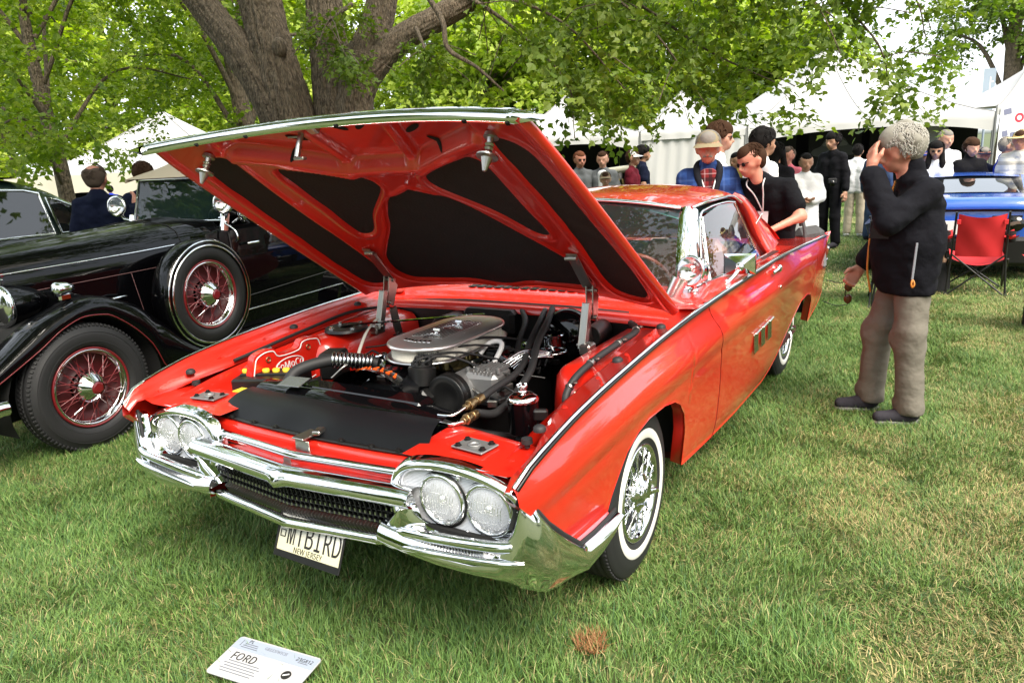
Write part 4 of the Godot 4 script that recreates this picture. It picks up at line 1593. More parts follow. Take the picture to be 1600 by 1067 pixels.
	gridf(st, 24, 14, func(u: float, v: float) -> Vector3:
		var x := lerpf(-0.52, 0.405, u)
		var a := v * PI
		return Vector3(x, 0.765 + 0.055 * sin(a) - 0.02 * smoothstep(0.8, 1.0, u), 0.635 - 0.085 * (1.0 - cos(a)) + 0.02))
	bx(st, v3(-0.04, 0.55, 0.60), Vector3(0.95, 0.44, 0.06), Basis(), 0.01)
	bx(st, v3(-0.02, 0.807, 0.545), Vector3(0.62, 0.04, 0.10), Basis(Vector3.RIGHT, 0.1), 0.02)
	obj("radiator", st, bg, car)
	st = S()
	bx(st, v3(-0.33, 0.84, 0.60), Vector3(0.11, 0.003, 0.075), Basis(Vector3.UP, 0.1) * Basis(Vector3.RIGHT, 0.2), 0.001)
	obj("radiator_sticker", st, mt("foil", 0.25, 0.25, 0.26, 0.2, 0.8), car)
	st = S()
	var sh := []
	for i in 25:
		var a := PI * (0.08 + 0.84 * i / 24.0)
		var c := v3(-0.04, 0.64, 0.0)
		sh.append([c + v3(cos(a) * 0.27, sin(a) * 0.25, 0.50), c + v3(cos(a) * 0.25, sin(a) * 0.238, 0.44), c + v3(cos(a) * 0.245, sin(a) * 0.225, 0.34), c + v3(cos(a) * 0.21, sin(a) * 0.20, 0.335)])
	skin(st, sh)
	var shroud := obj("fan_shroud", st, bg, car)
	st = S()
	for k in 7:
		var a := PI * (0.62 - 0.042 * k)
		var c := v3(-0.04, 0.645, 0.445)
		var p := c + v3(cos(a) * 0.246, sin(a) * 0.238, 0.0)
		bx(st, p, Vector3(0.007, 0.004, 0.030), Basis(Vector3(0, 0, 1), a - PI / 2) * Basis(Vector3.UP, 0.5 if k % 2 == 0 else -0.2), 0.0)
		bx(st, p + v3(0.008, 0.0, 0.014), Vector3(0.012, 0.004, 0.007), Basis(Vector3(0, 0, 1), a - PI / 2), 0.0)
	pieces("shroud_lettering", st, mats["orange"], shroud)
	st = S()
	for k in 6:
		var a := TAU * k / 6 + 0.3
		var r := Basis(Vector3(0, 0, 1), a)
		bx(st, v3(-0.02, 0.64, 0.38) + r * v3(0.11, 0, 0), Vector3(0.20, 0.065, 0.004), r * Basis(Vector3.RIGHT, 0.5), 0.001)
	pieces("fan_blade", st, al, car)
	st = S()
	tube(st, crv([v3(-0.43, 0.79, 0.56), v3(-0.42, 0.845, 0.50), v3(-0.36, 0.865, 0.40), v3(-0.28, 0.865, 0.32), v3(-0.18, 0.84, 0.27)], 6), 0.025, 14)
	obj("top_hose", st, rb, car)
	st = S()
	for k in 11:
		var p := v3(-0.335, 0.866, 0.37).lerp(v3(-0.20, 0.848, 0.285), k / 10.0)
		lathe(st, [Vector2(0.029, -0.005), Vector2(0.035, -0.002), Vector2(0.035, 0.002), Vector2(0.029, 0.005)], 18, two(p, p + v3(0.135, -0.018, -0.085)), false)
	obj("hose_clamp", st, ch, car)
	# front accessories
	st = S()
	bx(st, v3(0.315, 0.785, 0.20), Vector3(0.15, 0.13, 0.16), Basis(Vector3.UP, 0.15), 0.02)
	cyl(st, v3(0.24, 0.775, 0.20), v3(0.24, 0.775, 0.315), 0.072, 20)
	for k in 6:
		bx(st, v3(0.30 + 0.016 * k, 0.852, 0.20), Vector3(0.006, 0.016, 0.14), Basis(), 0.002)
	for k in 4:
		cyl(st, v3(0.27 + 0.04 * k, 0.845, 0.26 - 0.01 * k), v3(0.27 + 0.04 * k, 0.868, 0.26 - 0.01 * k), 0.009, 6)
	obj("compressor", st, ad, car)
	st = S()
	var pf := [Vector2(0.0005, 0.0), Vector2(0.05, 0.0), Vector2(0.082, -0.005), Vector2(0.086, 0.0), Vector2(0.076, 0.010), Vector2(0.086, 0.020), Vector2(0.086, 0.026), Vector2(0.076, 0.036), Vector2(0.086, 0.046), Vector2(0.082, 0.050), Vector2(0.055, 0.048), Vector2(0.03, 0.036), Vector2(0.0005, 0.036)]
	lathe(st, pf, 28, two(v3(0.235, 0.775, 0.322), v3(0.235, 0.775, 0.4)))
	lathe(st, pf, 28, two(v3(0.02, 0.60, 0.40), v3(0.02, 0.60, 0.5)))
	lathe(st, pf, 24, two(v3(-0.22, 0.70, 0.36), v3(-0.22, 0.70, 0.5)))
	pieces("pulley", st, bp, car)
	st = S()
	cyl(st, v3(0.10, 0.80, 0.34), v3(0.10, 0.872, 0.33), 0.055, 18)
	cyl(st, v3(0.10, 0.865, 0.33), v3(0.10, 0.885, 0.33), 0.042, 18)
	cyl(st, v3(0.03, 0.76, 0.28), v3(0.03, 0.84, 0.28), 0.045, 18)
	obj("distributor", st, bp, car)
	st = S()
	for k in 8:
		var a := TAU * k / 8
		var p := v3(0.10 + 0.034 * cos(a), 0.880, 0.33 + 0.034 * sin(a))
		cyl(st, p, p + v3(0, 0.014, 0), 0.009, 8)
		var tgt := v3(0.31 - 0.004 * k, 0.80, 0.12 - 0.085 * k) if k % 2 == 0 else v3(-0.29, 0.80, 0.15 - 0.08 * k)
		tube(st, crv([p + v3(0, 0.012, 0), p + v3(0.02, 0.032, -0.02), p.lerp(tgt, 0.45) + v3(0.02 * sin(k * 2.0), 0.045 + 0.004 * k, 0.0), tgt], 5), 0.0055, 6)
	pieces("ignition_lead", st, rb, car)
	# heater hoses and pipes with brass unions
	st = S()
	tube(st, crv([v3(0.20, 0.93, -0.50), v3(0.26, 0.915, -0.34), v3(0.33, 0.875, -0.12), v3(0.42, 0.835, 0.12), v3(0.44, 0.825, 0.36), v3(0.445, 0.82, 0.44)], 6), 0.0135, 10)
	tube(st, crv([v3(0.24, 0.94, -0.50), v3(0.31, 0.92, -0.32), v3(0.38, 0.885, -0.10), v3(0.46, 0.82, 0.12), v3(0.47, 0.75, 0.36), v3(0.46, 0.785, 0.50)], 6), 0.0155, 10)
	tube(st, crv([v3(0.06, 0.92, -0.52), v3(0.16, 0.90, -0.38), v3(0.22, 0.86, -0.22), v3(0.30, 0.82, -0.05)], 6), 0.013, 8)
	tube(st, crv([v3(0.10, 0.74, 0.42), v3(0.30, 0.70, 0.46), v3(0.42, 0.66, 0.40), v3(0.48, 0.60, 0.25)], 6), 0.022, 10)
	pieces("heater_hose", st, rb, car)
	st = S()
	for e in [[v3(0.445, 0.82, 0.43), v3(0.44, 0.815, 0.535)], [v3(0.46, 0.782, 0.495), v3(0.475, 0.792, 0.60)]]:
		var a: Vector3 = e[0]
		var b: Vector3 = e[1]
		cyl(st, a, a.lerp(b, 0.35), 0.017, 6)
		cyl(st, a.lerp(b, 0.35), a.lerp(b, 0.5), 0.012, 10)
		cyl(st, a.lerp(b, 0.5), a.lerp(b, 0.8), 0.019, 6)
		cyl(st, a.lerp(b, 0.8), b, 0.012, 10)
	obj("brass_union", st, mats["brass"], car)
	st = S()
	tube(st, crv([v3(0.44, 0.815, 0.53), v3(0.42, 0.80, 0.58), v3(0.37, 0.80, 0.60)], 5), 0.006, 6)
	tube(st, crv([v3(0.475, 0.792, 0.60), v3(0.45, 0.79, 0.635), v3(0.39, 0.79, 0.63)], 5), 0.006, 6)
	for k in 5:
		tube(st, crv([v3(0.33, 0.80 + 0.012 * k, 0.02 + 0.02 * k), v3(0.37, 0.835 + 0.01 * k, 0.0), v3(0.42, 0.845, -0.03 - 0.02 * k), v3(0.45, 0.83, -0.10)], 5), 0.0045, 6)
	pieces("steel_line", st, ch, car)
	st = S()
	cyl(st, v3(0.565, 0.68, 0.35), v3(0.565, 0.80, 0.35), 0.056, 24)
	var ps := obj("fluid_reservoir", st, bg, car)
	st = S()
	lathe(st, [Vector2(0.058, 0.798), Vector2(0.060, 0.806), Vector2(0.052, 0.818), Vector2(0.030, 0.830), Vector2(0.016, 0.834), Vector2(0.014, 0.845), Vector2(0.020, 0.848), Vector2(0.018, 0.858), Vector2(0.0005, 0.860)], 24, Transform3D(Basis(), v3(0.565, 0, 0.35)))
	for k in 5:
		var a := TAU * k / 5
		ball(st, v3(0.565 + 0.016 * cos(a), 0.855, 0.35 + 0.016 * sin(a)), Vector3(0.006, 0.009, 0.006), 6, 4)
	obj("reservoir_cap", st, ch, ps)
	st = S()
	bx(st, v3(0.665, 0.775, 0.40), Vector3(0.05, 0.04, 0.03), Basis(Vector3.UP, 0.4), 0.006)
	bx(st, v3(0.70, 0.66, 0.42), Vector3(0.09, 0.035, 0.03), Basis(Vector3(0, 0, 1), -0.5), 0.006)
	bx(st, v3(0.57, 0.58, 0.33), Vector3(0.08, 0.16, 0.08), Basis(), 0.01)
	pieces("wiring_block", st, bp, car)
	# brakes
	st = S()
	lathe(st, [Vector2(0.0005, 0.085), Vector2(0.05, 0.083), Vector2(0.08, 0.07), Vector2(0.11, 0.05), Vector2(0.128, 0.03), Vector2(0.130, 0.0), Vector2(0.118, -0.02), Vector2(0.09, -0.06)], 32, two(v3(0.35, 0.83, -0.46), v3(0.35, 0.83, -0.3)))
	obj("brake_booster", st, bg, car)
	st = S()
	cyl(st, v3(0.34, 0.80, -0.40), v3(0.34, 0.80, -0.26), 0.030, 16)
	cyl(st, v3(0.34, 0.80, -0.31), v3(0.34, 0.860, -0.31), 0.045, 20)
	cyl(st, v3(0.34, 0.858, -0.31), v3(0.34, 0.872, -0.31), 0.050, 20)
	lathe(st, [Vector2(0.06, 0.0), Vector2(0.075, 0.006), Vector2(0.06, 0.010)], 20, Transform3D(Basis(), v3(0.36, 0.80, -0.27)))
	obj("master_cylinder", st, ch, car)
	st = S()
	cyl(st, v3(0.50, 0.865, -0.50), v3(0.53, 0.875, -0.30), 0.045, 18)
	cyl(st, v3(-0.30, 0.80, -0.50), v3(-0.30, 0.80, -0.36), 0.10, 22)
	bx(st, v3(-0.10, 0.86, -0.49), Vector3(0.30, 0.13, 0.09), Basis(), 0.02)
	pieces("heater_box", st, bp, car)
	# harness along the rail
	st = S()
	var hp := crv([v3(0.66, 0.915, -0.44), v3(0.73, 0.93, -0.32), v3(0.765, 0.93, -0.22), v3(0.757, 0.922, -0.06), v3(0.742, 0.905, 0.10), v3(0.728, 0.875, 0.24), v3(0.722, 0.83, 0.31), v3(0.728, 0.79, 0.33)], 6)
	tube(st, hp, 0.0135, 10)
	var hpl := crv([v3(-0.70, 0.915, -0.42), v3(-0.765, 0.925, -0.2), v3(-0.765, 0.905, 0.1), v3(-0.77, 0.88, 0.35), v3(-0.78, 0.86, 0.52)], 6)
	tube(st, hpl, 0.008, 8)
	pieces("wiring_harness", st, rb, car)
	st = S()
	for k in [9, 17, 25, 33]:
		cyl(st, hp[k].lerp(hp[k + 1], 0.2), hp[k].lerp(hp[k + 1], 0.9), 0.0165, 10)
		bolt(st, hp[k] + v3(0.02, 0.012, 0), Vector3.UP, 0.007, 0.006)
	pieces("harness_clip", st, mats["steel"], car)
	# battery
	st = S()
	var bb := Basis(Vector3.UP, 0.44)
	bx(st, v3(-0.60, 0.735, 0.48), Vector3(0.29, 0.15, 0.17), bb, 0.008)
	bx(st, v3(-0.60, 0.812, 0.48), Vector3(0.26, 0.012, 0.06), bb, 0.004)
	var bat := obj("battery", st, bp, car)
	for k in 6:
		st = S()
		var p := v3(-0.60, 0.818, 0.48) + bb * v3(-0.113 + 0.045 * k, 0, 0)
		lathe(st, [Vector2(0.015, 0), Vector2(0.016, 0.010), Vector2(0.013, 0.014), Vector2(0.0005, 0.015)], 12, Transform3D(Basis(), p))
		obj("vent_cap", st, mats["yellow"], bat)
	st = S()
	cyl(st, v3(-0.60, 0.81, 0.48) + bb * v3(0.125, 0, -0.05), v3(-0.60, 0.835, 0.48) + bb * v3(0.125, 0, -0.05), 0.009, 10)
	cyl(st, v3(-0.60, 0.81, 0.48) + bb * v3(-0.125, 0, -0.05), v3(-0.60, 0.835, 0.48) + bb * v3(-0.125, 0, -0.05), 0.009, 10)
	tube(st, crv([v3(-0.72, 0.80, 0.50), v3(-0.77, 0.84, 0.42), v3(-0.765, 0.87, 0.33)], 5), 0.010, 8)
	pieces("battery_terminal", st, mats["alu"], bat)
	# washer bag with its print
	st = S()
	var wb := Transform3D(Basis(v3(-0.10, 0.04, -1).normalized().cross(Vector3.UP).cross(Vector3.UP) * 0.0 + v3(0, 0, -1), Vector3.UP, v3(1, 0, 0)), v3(-0.675, 0.815, 0.34))
	prism(st, crv([Vector2(-0.185, -0.10), Vector2(0.185, -0.10), Vector2(0.195, 0.06), Vector2(0.15, 0.085), Vector2(0.08, 0.085), Vector2(0.05, 0.055), Vector2(-0.05, 0.055), Vector2(-0.08, 0.085), Vector2(-0.15, 0.085), Vector2(-0.195, 0.05)], 3, true), wb, 0.035, true)
	var bag := obj("washer_bag", st, mats["red_paint"], car)
	st = S()
	var outl := []
	for q in crv([Vector2(-0.175, -0.09), Vector2(0.175, -0.09), Vector2(0.185, 0.05), Vector2(0.145, 0.075), Vector2(0.085, 0.075), Vector2(0.055, 0.045), Vector2(-0.055, 0.045), Vector2(-0.085, 0.075), Vector2(-0.145, 0.075), Vector2(-0.185, 0.04)], 4, true):
		outl.append(wb * v3(q.x, q.y, 0.036))
	tube(st, outl, 0.0028, 5, false, true)
	var elp := []
	for i in 28:
		var a := TAU * i / 28
		elp.append(wb * v3(cos(a) * 0.078, -0.004 + sin(a) * 0.030, 0.036))
	tube(st, elp, 0.0024, 5, false, true)
	obj("bag_outline", st, mats["white_paint"], bag)
	letters("FoMoCo", 0.030, wb * Transform3D(Basis(), v3(0, -0.005, 0.036)), mats["white_paint"], bag, "bag_lettering", 0.002)
	st = S()
	for x in [-0.115, 0.115]:
		var tor := []
		for i in 12:
			var a := TAU * i / 12
			tor.append(wb * v3(x + cos(a) * 0.011, 0.045 + sin(a) * 0.011, 0.037))
		tube(st, tor, 0.003, 5, false, true)
	pieces("bag_eyelet", st, mats["brass"], bag)
	st = S()
	bx(st, v3(-0.47, 0.80, 0.24), Vector3(0.10, 0.12, 0.12), Basis(Vector3.UP, 0.4), 0.01)
	obj("relay_box", st, bp, car)
	# spring tower ring, braces
	for s in [-1.0]:
		st = S()
		lathe(st, [Vector2(0.030, 0.012), Vector2(0.10, 0.012), Vector2(0.105, 0.0), Vector2(0.030, 0.0)], 26, Transform3D(Basis(), v3(0.63 * s, 0.886, -0.02)), true)
		obj("tower_plate", st, bp, car)
		st = S()
		for k in 4:
			var a := TAU * k / 4 + 0.4
			bolt(st, v3(0.63 * s + 0.075 * cos(a), 0.898, -0.02 + 0.075 * sin(a)), Vector3.UP, 0.010, 0.012)
		pieces("tower_bolt", st, ch, car)
	st = S()
	bx(st, v3(-0.34, 0.915, -0.20), Vector3(0.66, 0.006, 0.024), Basis(Vector3.UP, 0.66), 0.002)
	obj("export_brace", st, bg, car)
	# hood hinges
	for s in [-1.0, 1.0]:
		st = S()
		var a := v3(0.535 * s, 1.250, -0.150)
		var b := v3(0.552 * s, 1.085, -0.300)
		var c := v3(0.560 * s, 0.975, -0.285)
		var d := v3(0.555 * s, 0.872, -0.175)
		var e := v3(0.555 * s, 0.99, -0.22)
		for off in [-0.018, 0.018]:
			st.set_smooth_group(-1)
			var o := v3(off, 0, 0)
			for q in [[a + v3(0, 0.0, 0.03), b + v3(0, 0.03, 0.045), b + v3(0, -0.03, -0.01), a + v3(0, -0.012, -0.005)], [b + v3(0, 0.03, 0.045), c + v3(0, 0.0, 0.05), c + v3(0, -0.02, 0.01), b + v3(0, -0.03, -0.01)]]:
				quad(st, q[0] + o, q[1] + o, q[2] + o, q[3] + o)
				quad(st, q[0] + o * 0.7, q[1] + o * 0.7, q[2] + o * 0.7, q[3] + o * 0.7)
				for k in 4:
					quad(st, q[k] + o, q[(k + 1) % 4] + o, q[(k + 1) % 4] + o * 0.7, q[k] + o * 0.7)
		bx(st, (a + b) * 0.5 + v3(0, 0.012, 0.035), Vector3(0.05, (a - b).length() * 0.98, 0.004), Basis(Vector3.RIGHT, 0.74), 0.001)
		st.set_smooth_group(0)
		obj("hinge_arm", st, mats["steel"], car)
		st = S()
		for off in [-0.014, 0.014]:
			var L := e.lerp(d, 0.5) + v3(off, 0.02, 0.0)
			bx(st, L, Vector3(0.005, 0.19, 0.034), Basis(Vector3.RIGHT, -0.30 + PI * 0.0), 0.002)
		bx(st, e.lerp(d, 0.5) + v3(0, 0.02, 0.014), Vector3(0.03, 0.19, 0.004), Basis(Vector3.RIGHT, -0.30), 0.001)
		pieces("hinge_link", st, mats["steel"], car)
		st = S()
		bx(st, d + v3(0.02 * s, -0.015, 0.0), Vector3(0.05, 0.05, 0.07), Basis(), 0.008)
		bx(st, d + v3(-0.02 * s, 0.0, -0.10), Vector3(0.012, 0.16, 0.05), Basis(Vector3.RIGHT, 0.2), 0.003)
		for p in [b + v3(0, 0, 0.02), c + v3(0, 0, 0.03), d, a + v3(0, -0.01, 0.02)]:
			cyl(st, p + v3(-0.026, 0, 0), p + v3(0.026, 0, 0), 0.010, 10)
		pieces("hinge_pivot", st, mats["steel"], car)
	# strap and white breather pipe
	st = S()
	var spn := crv([v3(-0.545, 0.915, -0.15), v3(-0.53, 0.90, -0.09), v3(-0.49, 0.88, 0.0), v3(-0.46, 0.83, 0.08), v3(-0.455, 0.79, 0.11)], 5)
	sweep(st, spn, [Vector2(-0.008, 0.001), Vector2(0.008, 0.001), Vector2(0.008, -0.001), Vector2(-0.008, -0.001)], v3(0.3, 0.3, 1), true)
	obj("cloth_strap", st, mt("strap", 0.62, 0.58, 0.50, 0.8), car)
	st = S()
	tube(st, crv([v3(0.17, 0.85, 0.03), v3(0.185, 0.885, -0.02), v3(0.215, 0.89, -0.05), v3(0.245, 0.875, -0.03), v3(0.25, 0.82, 0.05)], 6), 0.011, 10)
	obj("breather_pipe", st, mats["white_paint"], car)
	# brackets, linkages and fittings filling the gaps
	st = S()
	var st2 := S()
	for k in 84:
		var x := rng.randf_range(-0.38, 0.44)
		var z := rng.randf_range(-0.42, 0.36)
		var y := 0.76 + rng.randf_range(0.0, 0.07) - 0.05 * absf(x)
		var t: SurfaceTool = st if k % 3 else st2
		if k % 2:
			bx(t, v3(x, y, z), Vector3(rng.randf_range(0.01, 0.045), rng.randf_range(0.01, 0.04), rng.randf_range(0.01, 0.06)), Basis(Vector3.UP, rng.randf() * 3.0), 0.003)
		else:
			var e := v3(x + rng.randf_range(-0.09, 0.09), y + rng.randf_range(-0.02, 0.03), z + rng.randf_range(-0.1, 0.1))
			tube(t, [v3(x, y, z), v3(x, y, z).lerp(e, 0.5) + v3(0, 0.02, 0), e], 0.005, 6)
	for k in 18:
		var p0 := v3(rng.randf_range(-0.36, 0.40), 0.80, rng.randf_range(-0.40, 0.32))
		var p1 := p0 + v3(rng.randf_range(-0.28, 0.28), rng.randf_range(-0.03, 0.04), rng.randf_range(-0.25, 0.25))
		tube(st if k % 4 else st2, crv([p0, p0.lerp(p1, 0.35) + v3(0, rng.randf_range(0.02, 0.06), 0.02), p0.lerp(p1, 0.7) + v3(0.02, rng.randf_range(0.0, 0.05), 0), p1], 5), 0.0042, 6)
	obj("bracket", st, bp, car).set_meta("kind", "stuff")
	obj("linkage", st2, mats["steel"], car).set_meta("kind", "stuff")

func red_car() -> void:
	var car := thing("red_coupe", "bright red two-door hardtop coupe with its hood raised over the engine", "car")
	red_body(car)
	wire_wheel(car, v3(0.775, 0.341, 0.0), 1.0, 0.03)
	wire_wheel(car, v3(-0.775, 0.341, 0.0), -1.0, 0.03)
	wire_wheel(car, v3(0.755, 0.341, -2.87), 1.0)
	wire_wheel(car, v3(-0.755, 0.341, -2.87), -1.0)

# ---------------------------------------------------------------- lawn, trees
func hash2(x: float, z: float) -> float:
	var v := sin(x * 127.1 + z * 311.7) * 43758.5453
	return v - floor(v)

var wear_noise: FastNoiseLite

func wear(x: float, z: float) -> float:
	var w := wear_noise.get_noise_2d(x, z) * 0.5 + 0.5 * wear_noise.get_noise_2d(x * 3.1 + 40.0, z * 3.1)
	w += 0.40 * smoothstep(0.9, 2.2, x) * smoothstep(1.5, -0.6, z) + 0.14 * smoothstep(-3.0, -7.0, z)
	w += 0.16 * exp(-((x + 0.9) * (x + 0.9) + (z - 1.7) * (z - 1.7)) * 0.9)
	w += 0.25 * exp(-((x - 2.3) * (x - 2.3) + (z - 0.9) * (z - 0.9)) * 1.2)
	return w

func grass_patch(kind: int, sd: int, count: int, side: float, wmul: float) -> ArrayMesh:
	var r := RandomNumberGenerator.new()
	r.seed = sd
	var st := SurfaceTool.new()
	st.begin(Mesh.PRIMITIVE_TRIANGLES)
	st.set_smooth_group(-1)
	var straw: float = [0.07, 0.20, 0.48][kind]
	var lean0 := r.randf() * TAU
	for k in count:
		var x := (r.randf() - 0.5) * side
		var z := (r.randf() - 0.5) * side
		var dry := r.randf() < straw
		var h := r.randf_range(0.026, 0.062) * (0.95 if kind == 0 else 0.80)
		if r.randf() < 0.06:
			h *= 1.45
		var w := r.randf_range(0.0022, 0.0040) * wmul
		var az := lean0 + r.randfn(0.0, 1.3)
		var lean := h * r.randf_range(0.15, 1.1)
		if dry and r.randf() < 0.6:
			lean = h * r.randf_range(1.0, 1.9)
			h *= 0.55
		var d := Vector3(cos(az), 0, sin(az))
		var sd2 := Vector3(-d.z, 0, d.x).rotated(Vector3.UP, r.randf_range(-0.9, 0.9))
		var b := Vector3(x, -0.004, z)
		var m := b + Vector3(0, h * 0.62, 0) + d * lean * 0.32
		var t := b + Vector3(0, h, 0) + d * lean
		var g := r.randf()
		var c := Color(0.066, 0.140, 0.026).lerp(Color(0.165, 0.27, 0.064), g)
		if r.randf() < 0.15:
			c = Color(0.045, 0.115, 0.035)
		if dry:
			c = Color(0.46, 0.39, 0.20).lerp(Color(0.30, 0.27, 0.11), r.randf())
		st.set_color(c)
		quad(st, b - sd2 * w * 0.5, b + sd2 * w * 0.5, m + sd2 * w * 0.45, m - sd2 * w * 0.45)
		tri(st, m - sd2 * w * 0.45, m + sd2 * w * 0.45, t)
	st.generate_normals()
	return st.commit()

func mm(called: String, mesh: Mesh, m: Material, xfs: Array, cols: Array, parent: Node3D = self) -> MultiMeshInstance3D:
	var q := MultiMesh.new()
	q.transform_format = MultiMesh.TRANSFORM_3D
	q.use_colors = not cols.is_empty()
	q.mesh = mesh
	q.instance_count = xfs.size()
	for i in xfs.size():
		q.set_instance_transform(i, xfs[i])
		if q.use_colors:
			q.set_instance_color(i, cols[i])
	var o := MultiMeshInstance3D.new()
	o.multimesh = q
	o.material_override = m
	o.name = numbered(called) if parent == self else called
	parent.add_child(o, true)
	o.set_meta("kind", "stuff")
	return o

func lawn() -> void:
	wear_noise = FastNoiseLite.new()
	wear_noise.seed = 11
	wear_noise.frequency = 0.45
	var m := mt("lawn_soil", 1, 1, 1, 0.95)
	m.albedo_color = Color.WHITE
	m.albedo_texture = noise_tex(0.03, lin(0.040, 0.060, 0.014), lin(0.10, 0.12, 0.035), 512, 5, 3)
	tri_map(m, 0.35, true)
	var st := S()
	var rows := []
	for i in 61:
		var r := []
		for j in 61:
			var x := (i - 30) / 30.0
			var z := (j - 30) / 30.0
			x = x * absf(x) * 320.0
			z = z * absf(z) * 320.0
			r.append(Vector3(x, 0.0, z))
		rows.append(r)
	skin(st, rows)
	var o := obj("lawn", st, m)
	o.set_meta("kind", "structure")
	o.set_meta("label", "mown lawn under the show cars, worn and strawy on the right")
	var gm := mt("grass_blade", 1, 1, 1, 0.65)
	gm.albedo_color = Color.WHITE
	gm.vertex_color_use_as_albedo = true
	gm.backlight_enabled = true
	gm.backlight = Color(0.22, 0.30, 0.08)
	gm.cull_mode = BaseMaterial3D.CULL_DISABLED
	var near := []
	for k in 3:
		near.append(grass_patch(k, 100 + k, 950, 0.30, 1.0))
	var far := []
	for k in 3:
		far.append(grass_patch(k, 200 + k, 700, 0.62, 1.7))
	var xf := [[], [], [], [], [], []]
	var col := [[], [], [], [], [], []]
	var r := RandomNumberGenerator.new()
	r.seed = 21
	for band in 2:
		var step := 0.20 if band == 0 else 0.46
		var x := -8.0 if band == 0 else -20.0
		while x < (4.4 if band == 0 else 9.0):
			var z := -6.0 if band == 0 else -24.0
			while z < (2.6 if band == 0 else 3.0):
				var px := x + r.randf_range(-0.07, 0.07)
				var pz := z + r.randf_range(-0.07, 0.07)
				z += step
				if band == 1 and px > -7.9 and px < 4.3 and pz > -5.9:
					continue
				var rel := Vector2(px - 1.857, pz - 2.484)
				if rel.dot(Vector2(-0.527, -0.850)) < -0.4:
					continue
				if absf(px) < 0.62 and pz < -0.2 and pz > -3.9:
					continue
				var w := wear(px, pz) + r.randf_range(-0.12, 0.12)
				var k := (0 if w < 0.02 else (1 if w < 0.30 else 2)) + band * 3
				var sc := r.randf_range(0.8, 1.2)
				var hs := sc * (1.0 - 0.25 * clampf(w, 0.0, 1.0))
				xf[k].append(Transform3D(Basis(Vector3.UP, r.randf() * TAU).scaled(Vector3(1.0, hs, 1.0)), Vector3(px, 0.0, pz)))
				var v := r.randf_range(0.85, 1.15)
				col[k].append(Color(v * (1.0 + 0.15 * clampf(w, -0.5, 0.6)), v, v * 0.95))
			x += step
	for k in 6:
		if xf[k].size():
			var g := mm("grass", near[k] if k < 3 else far[k - 3], gm, xf[k], col[k])
			g.set_meta("label", ["lush green grass blades of the near lawn", "mixed green and dry grass of the near lawn", "trampled straw coloured grass beside the standing man", "green grass of the lawn farther back", "half dry grass of the lawn farther back", "straw coloured grass in front of the tents"][k])
	# the rusty dead tuft near the front edge
	st = SurfaceTool.new()
	st.begin(Mesh.PRIMITIVE_TRIANGLES)
	st.set_smooth_group(-1)
	for k in 240:
		var a := r.randf() * TAU
		var q := sqrt(r.randf()) * 0.055
		var b := Vector3(cos(a) * q, 0.012, sin(a) * q)
		var d := Vector3(r.randf_range(-1, 1), 0, r.randf_range(-1, 1)).normalized()
		var t := b + d * r.randf_range(0.02, 0.055) + Vector3(0, r.randf_range(0.012, 0.05), 0)
		var s2 := Vector3(-d.z, 0, d.x) * 0.0018
		st.set_color(Color(0.20, 0.060, 0.018).lerp(Color(0.36, 0.21, 0.08), r.randf()))
		tri(st, b - s2, b + s2, t)
	st.generate_normals()
	var tuft := put("dead_grass_tuft", st.commit(), gm)
	tuft.position = Vector3(0.90, 0.012, 0.54)
	tag(tuft, "small rust brown tuft of dead grass in the lawn ahead of the red car", "grass")
	tuft.set_meta("kind", "stuff")

# a twig with leaves; leaf outline with three lobes, folded a little along the midrib
func spray(sd: int, n: int, ls: float, len: float) -> ArrayMesh:
	var r := RandomNumberGenerator.new()
	r.seed = sd
	var st := SurfaceTool.new()
	st.begin(Mesh.PRIMITIVE_TRIANGLES)
	st.set_smooth_group(-1)
	for k in n:
		var f := (k + 0.5) / n
		var p := Vector3(len * f, -0.18 * len * f * f, 0) + Vector3(r.randfn(0, 0.05), r.randfn(0, 0.06), r.randfn(0, 0.13)) * len
		var yaw := r.randf() * TAU
		var b := Basis(Vector3.UP, yaw) * Basis(Vector3(0, 0, 1), r.randf_range(-0.9, 0.25)) * Basis(Vector3(1, 0, 0), r.randfn(0, 0.45))
		var s := ls * r.randf_range(0.7, 1.2)
		var g := r.randf()
		st.set_color(Color(0.095, 0.165, 0.024).lerp(Color(0.22, 0.30, 0.055), g))
		var P := func(x: float, z: float, y: float) -> Vector3: return p + b * (Vector3(x, y, z) * s)
		var stem: Vector3 = P.call(0, 0, 0)
		var tip: Vector3 = P.call(1.0, 0, -0.10)
		for q in [-1.0, 1.0]:
			var lobe: Vector3 = P.call(0.42, 0.46 * q, 0.07)
			var nk: Vector3 = P.call(0.58, 0.20 * q, 0.02)
			var lob2: Vector3 = P.call(0.12, 0.28 * q, 0.05)
			tri(st, stem, nk, tip)
			tri(st, stem, lobe, nk)
			tri(st, stem, lob2, lobe)
	st.set_color(Color(0.05, 0.04, 0.03))
	quad(st, Vector3(0, 0.004, 0), Vector3(0, -0.004, 0), Vector3(len * 0.9, -0.155 * len, 0), Vector3(len * 0.9, -0.150 * len, 0))
	st.generate_normals()
	return st.commit()

var sprays := []
var leaf_mat: StandardMaterial3D
var bark: StandardMaterial3D

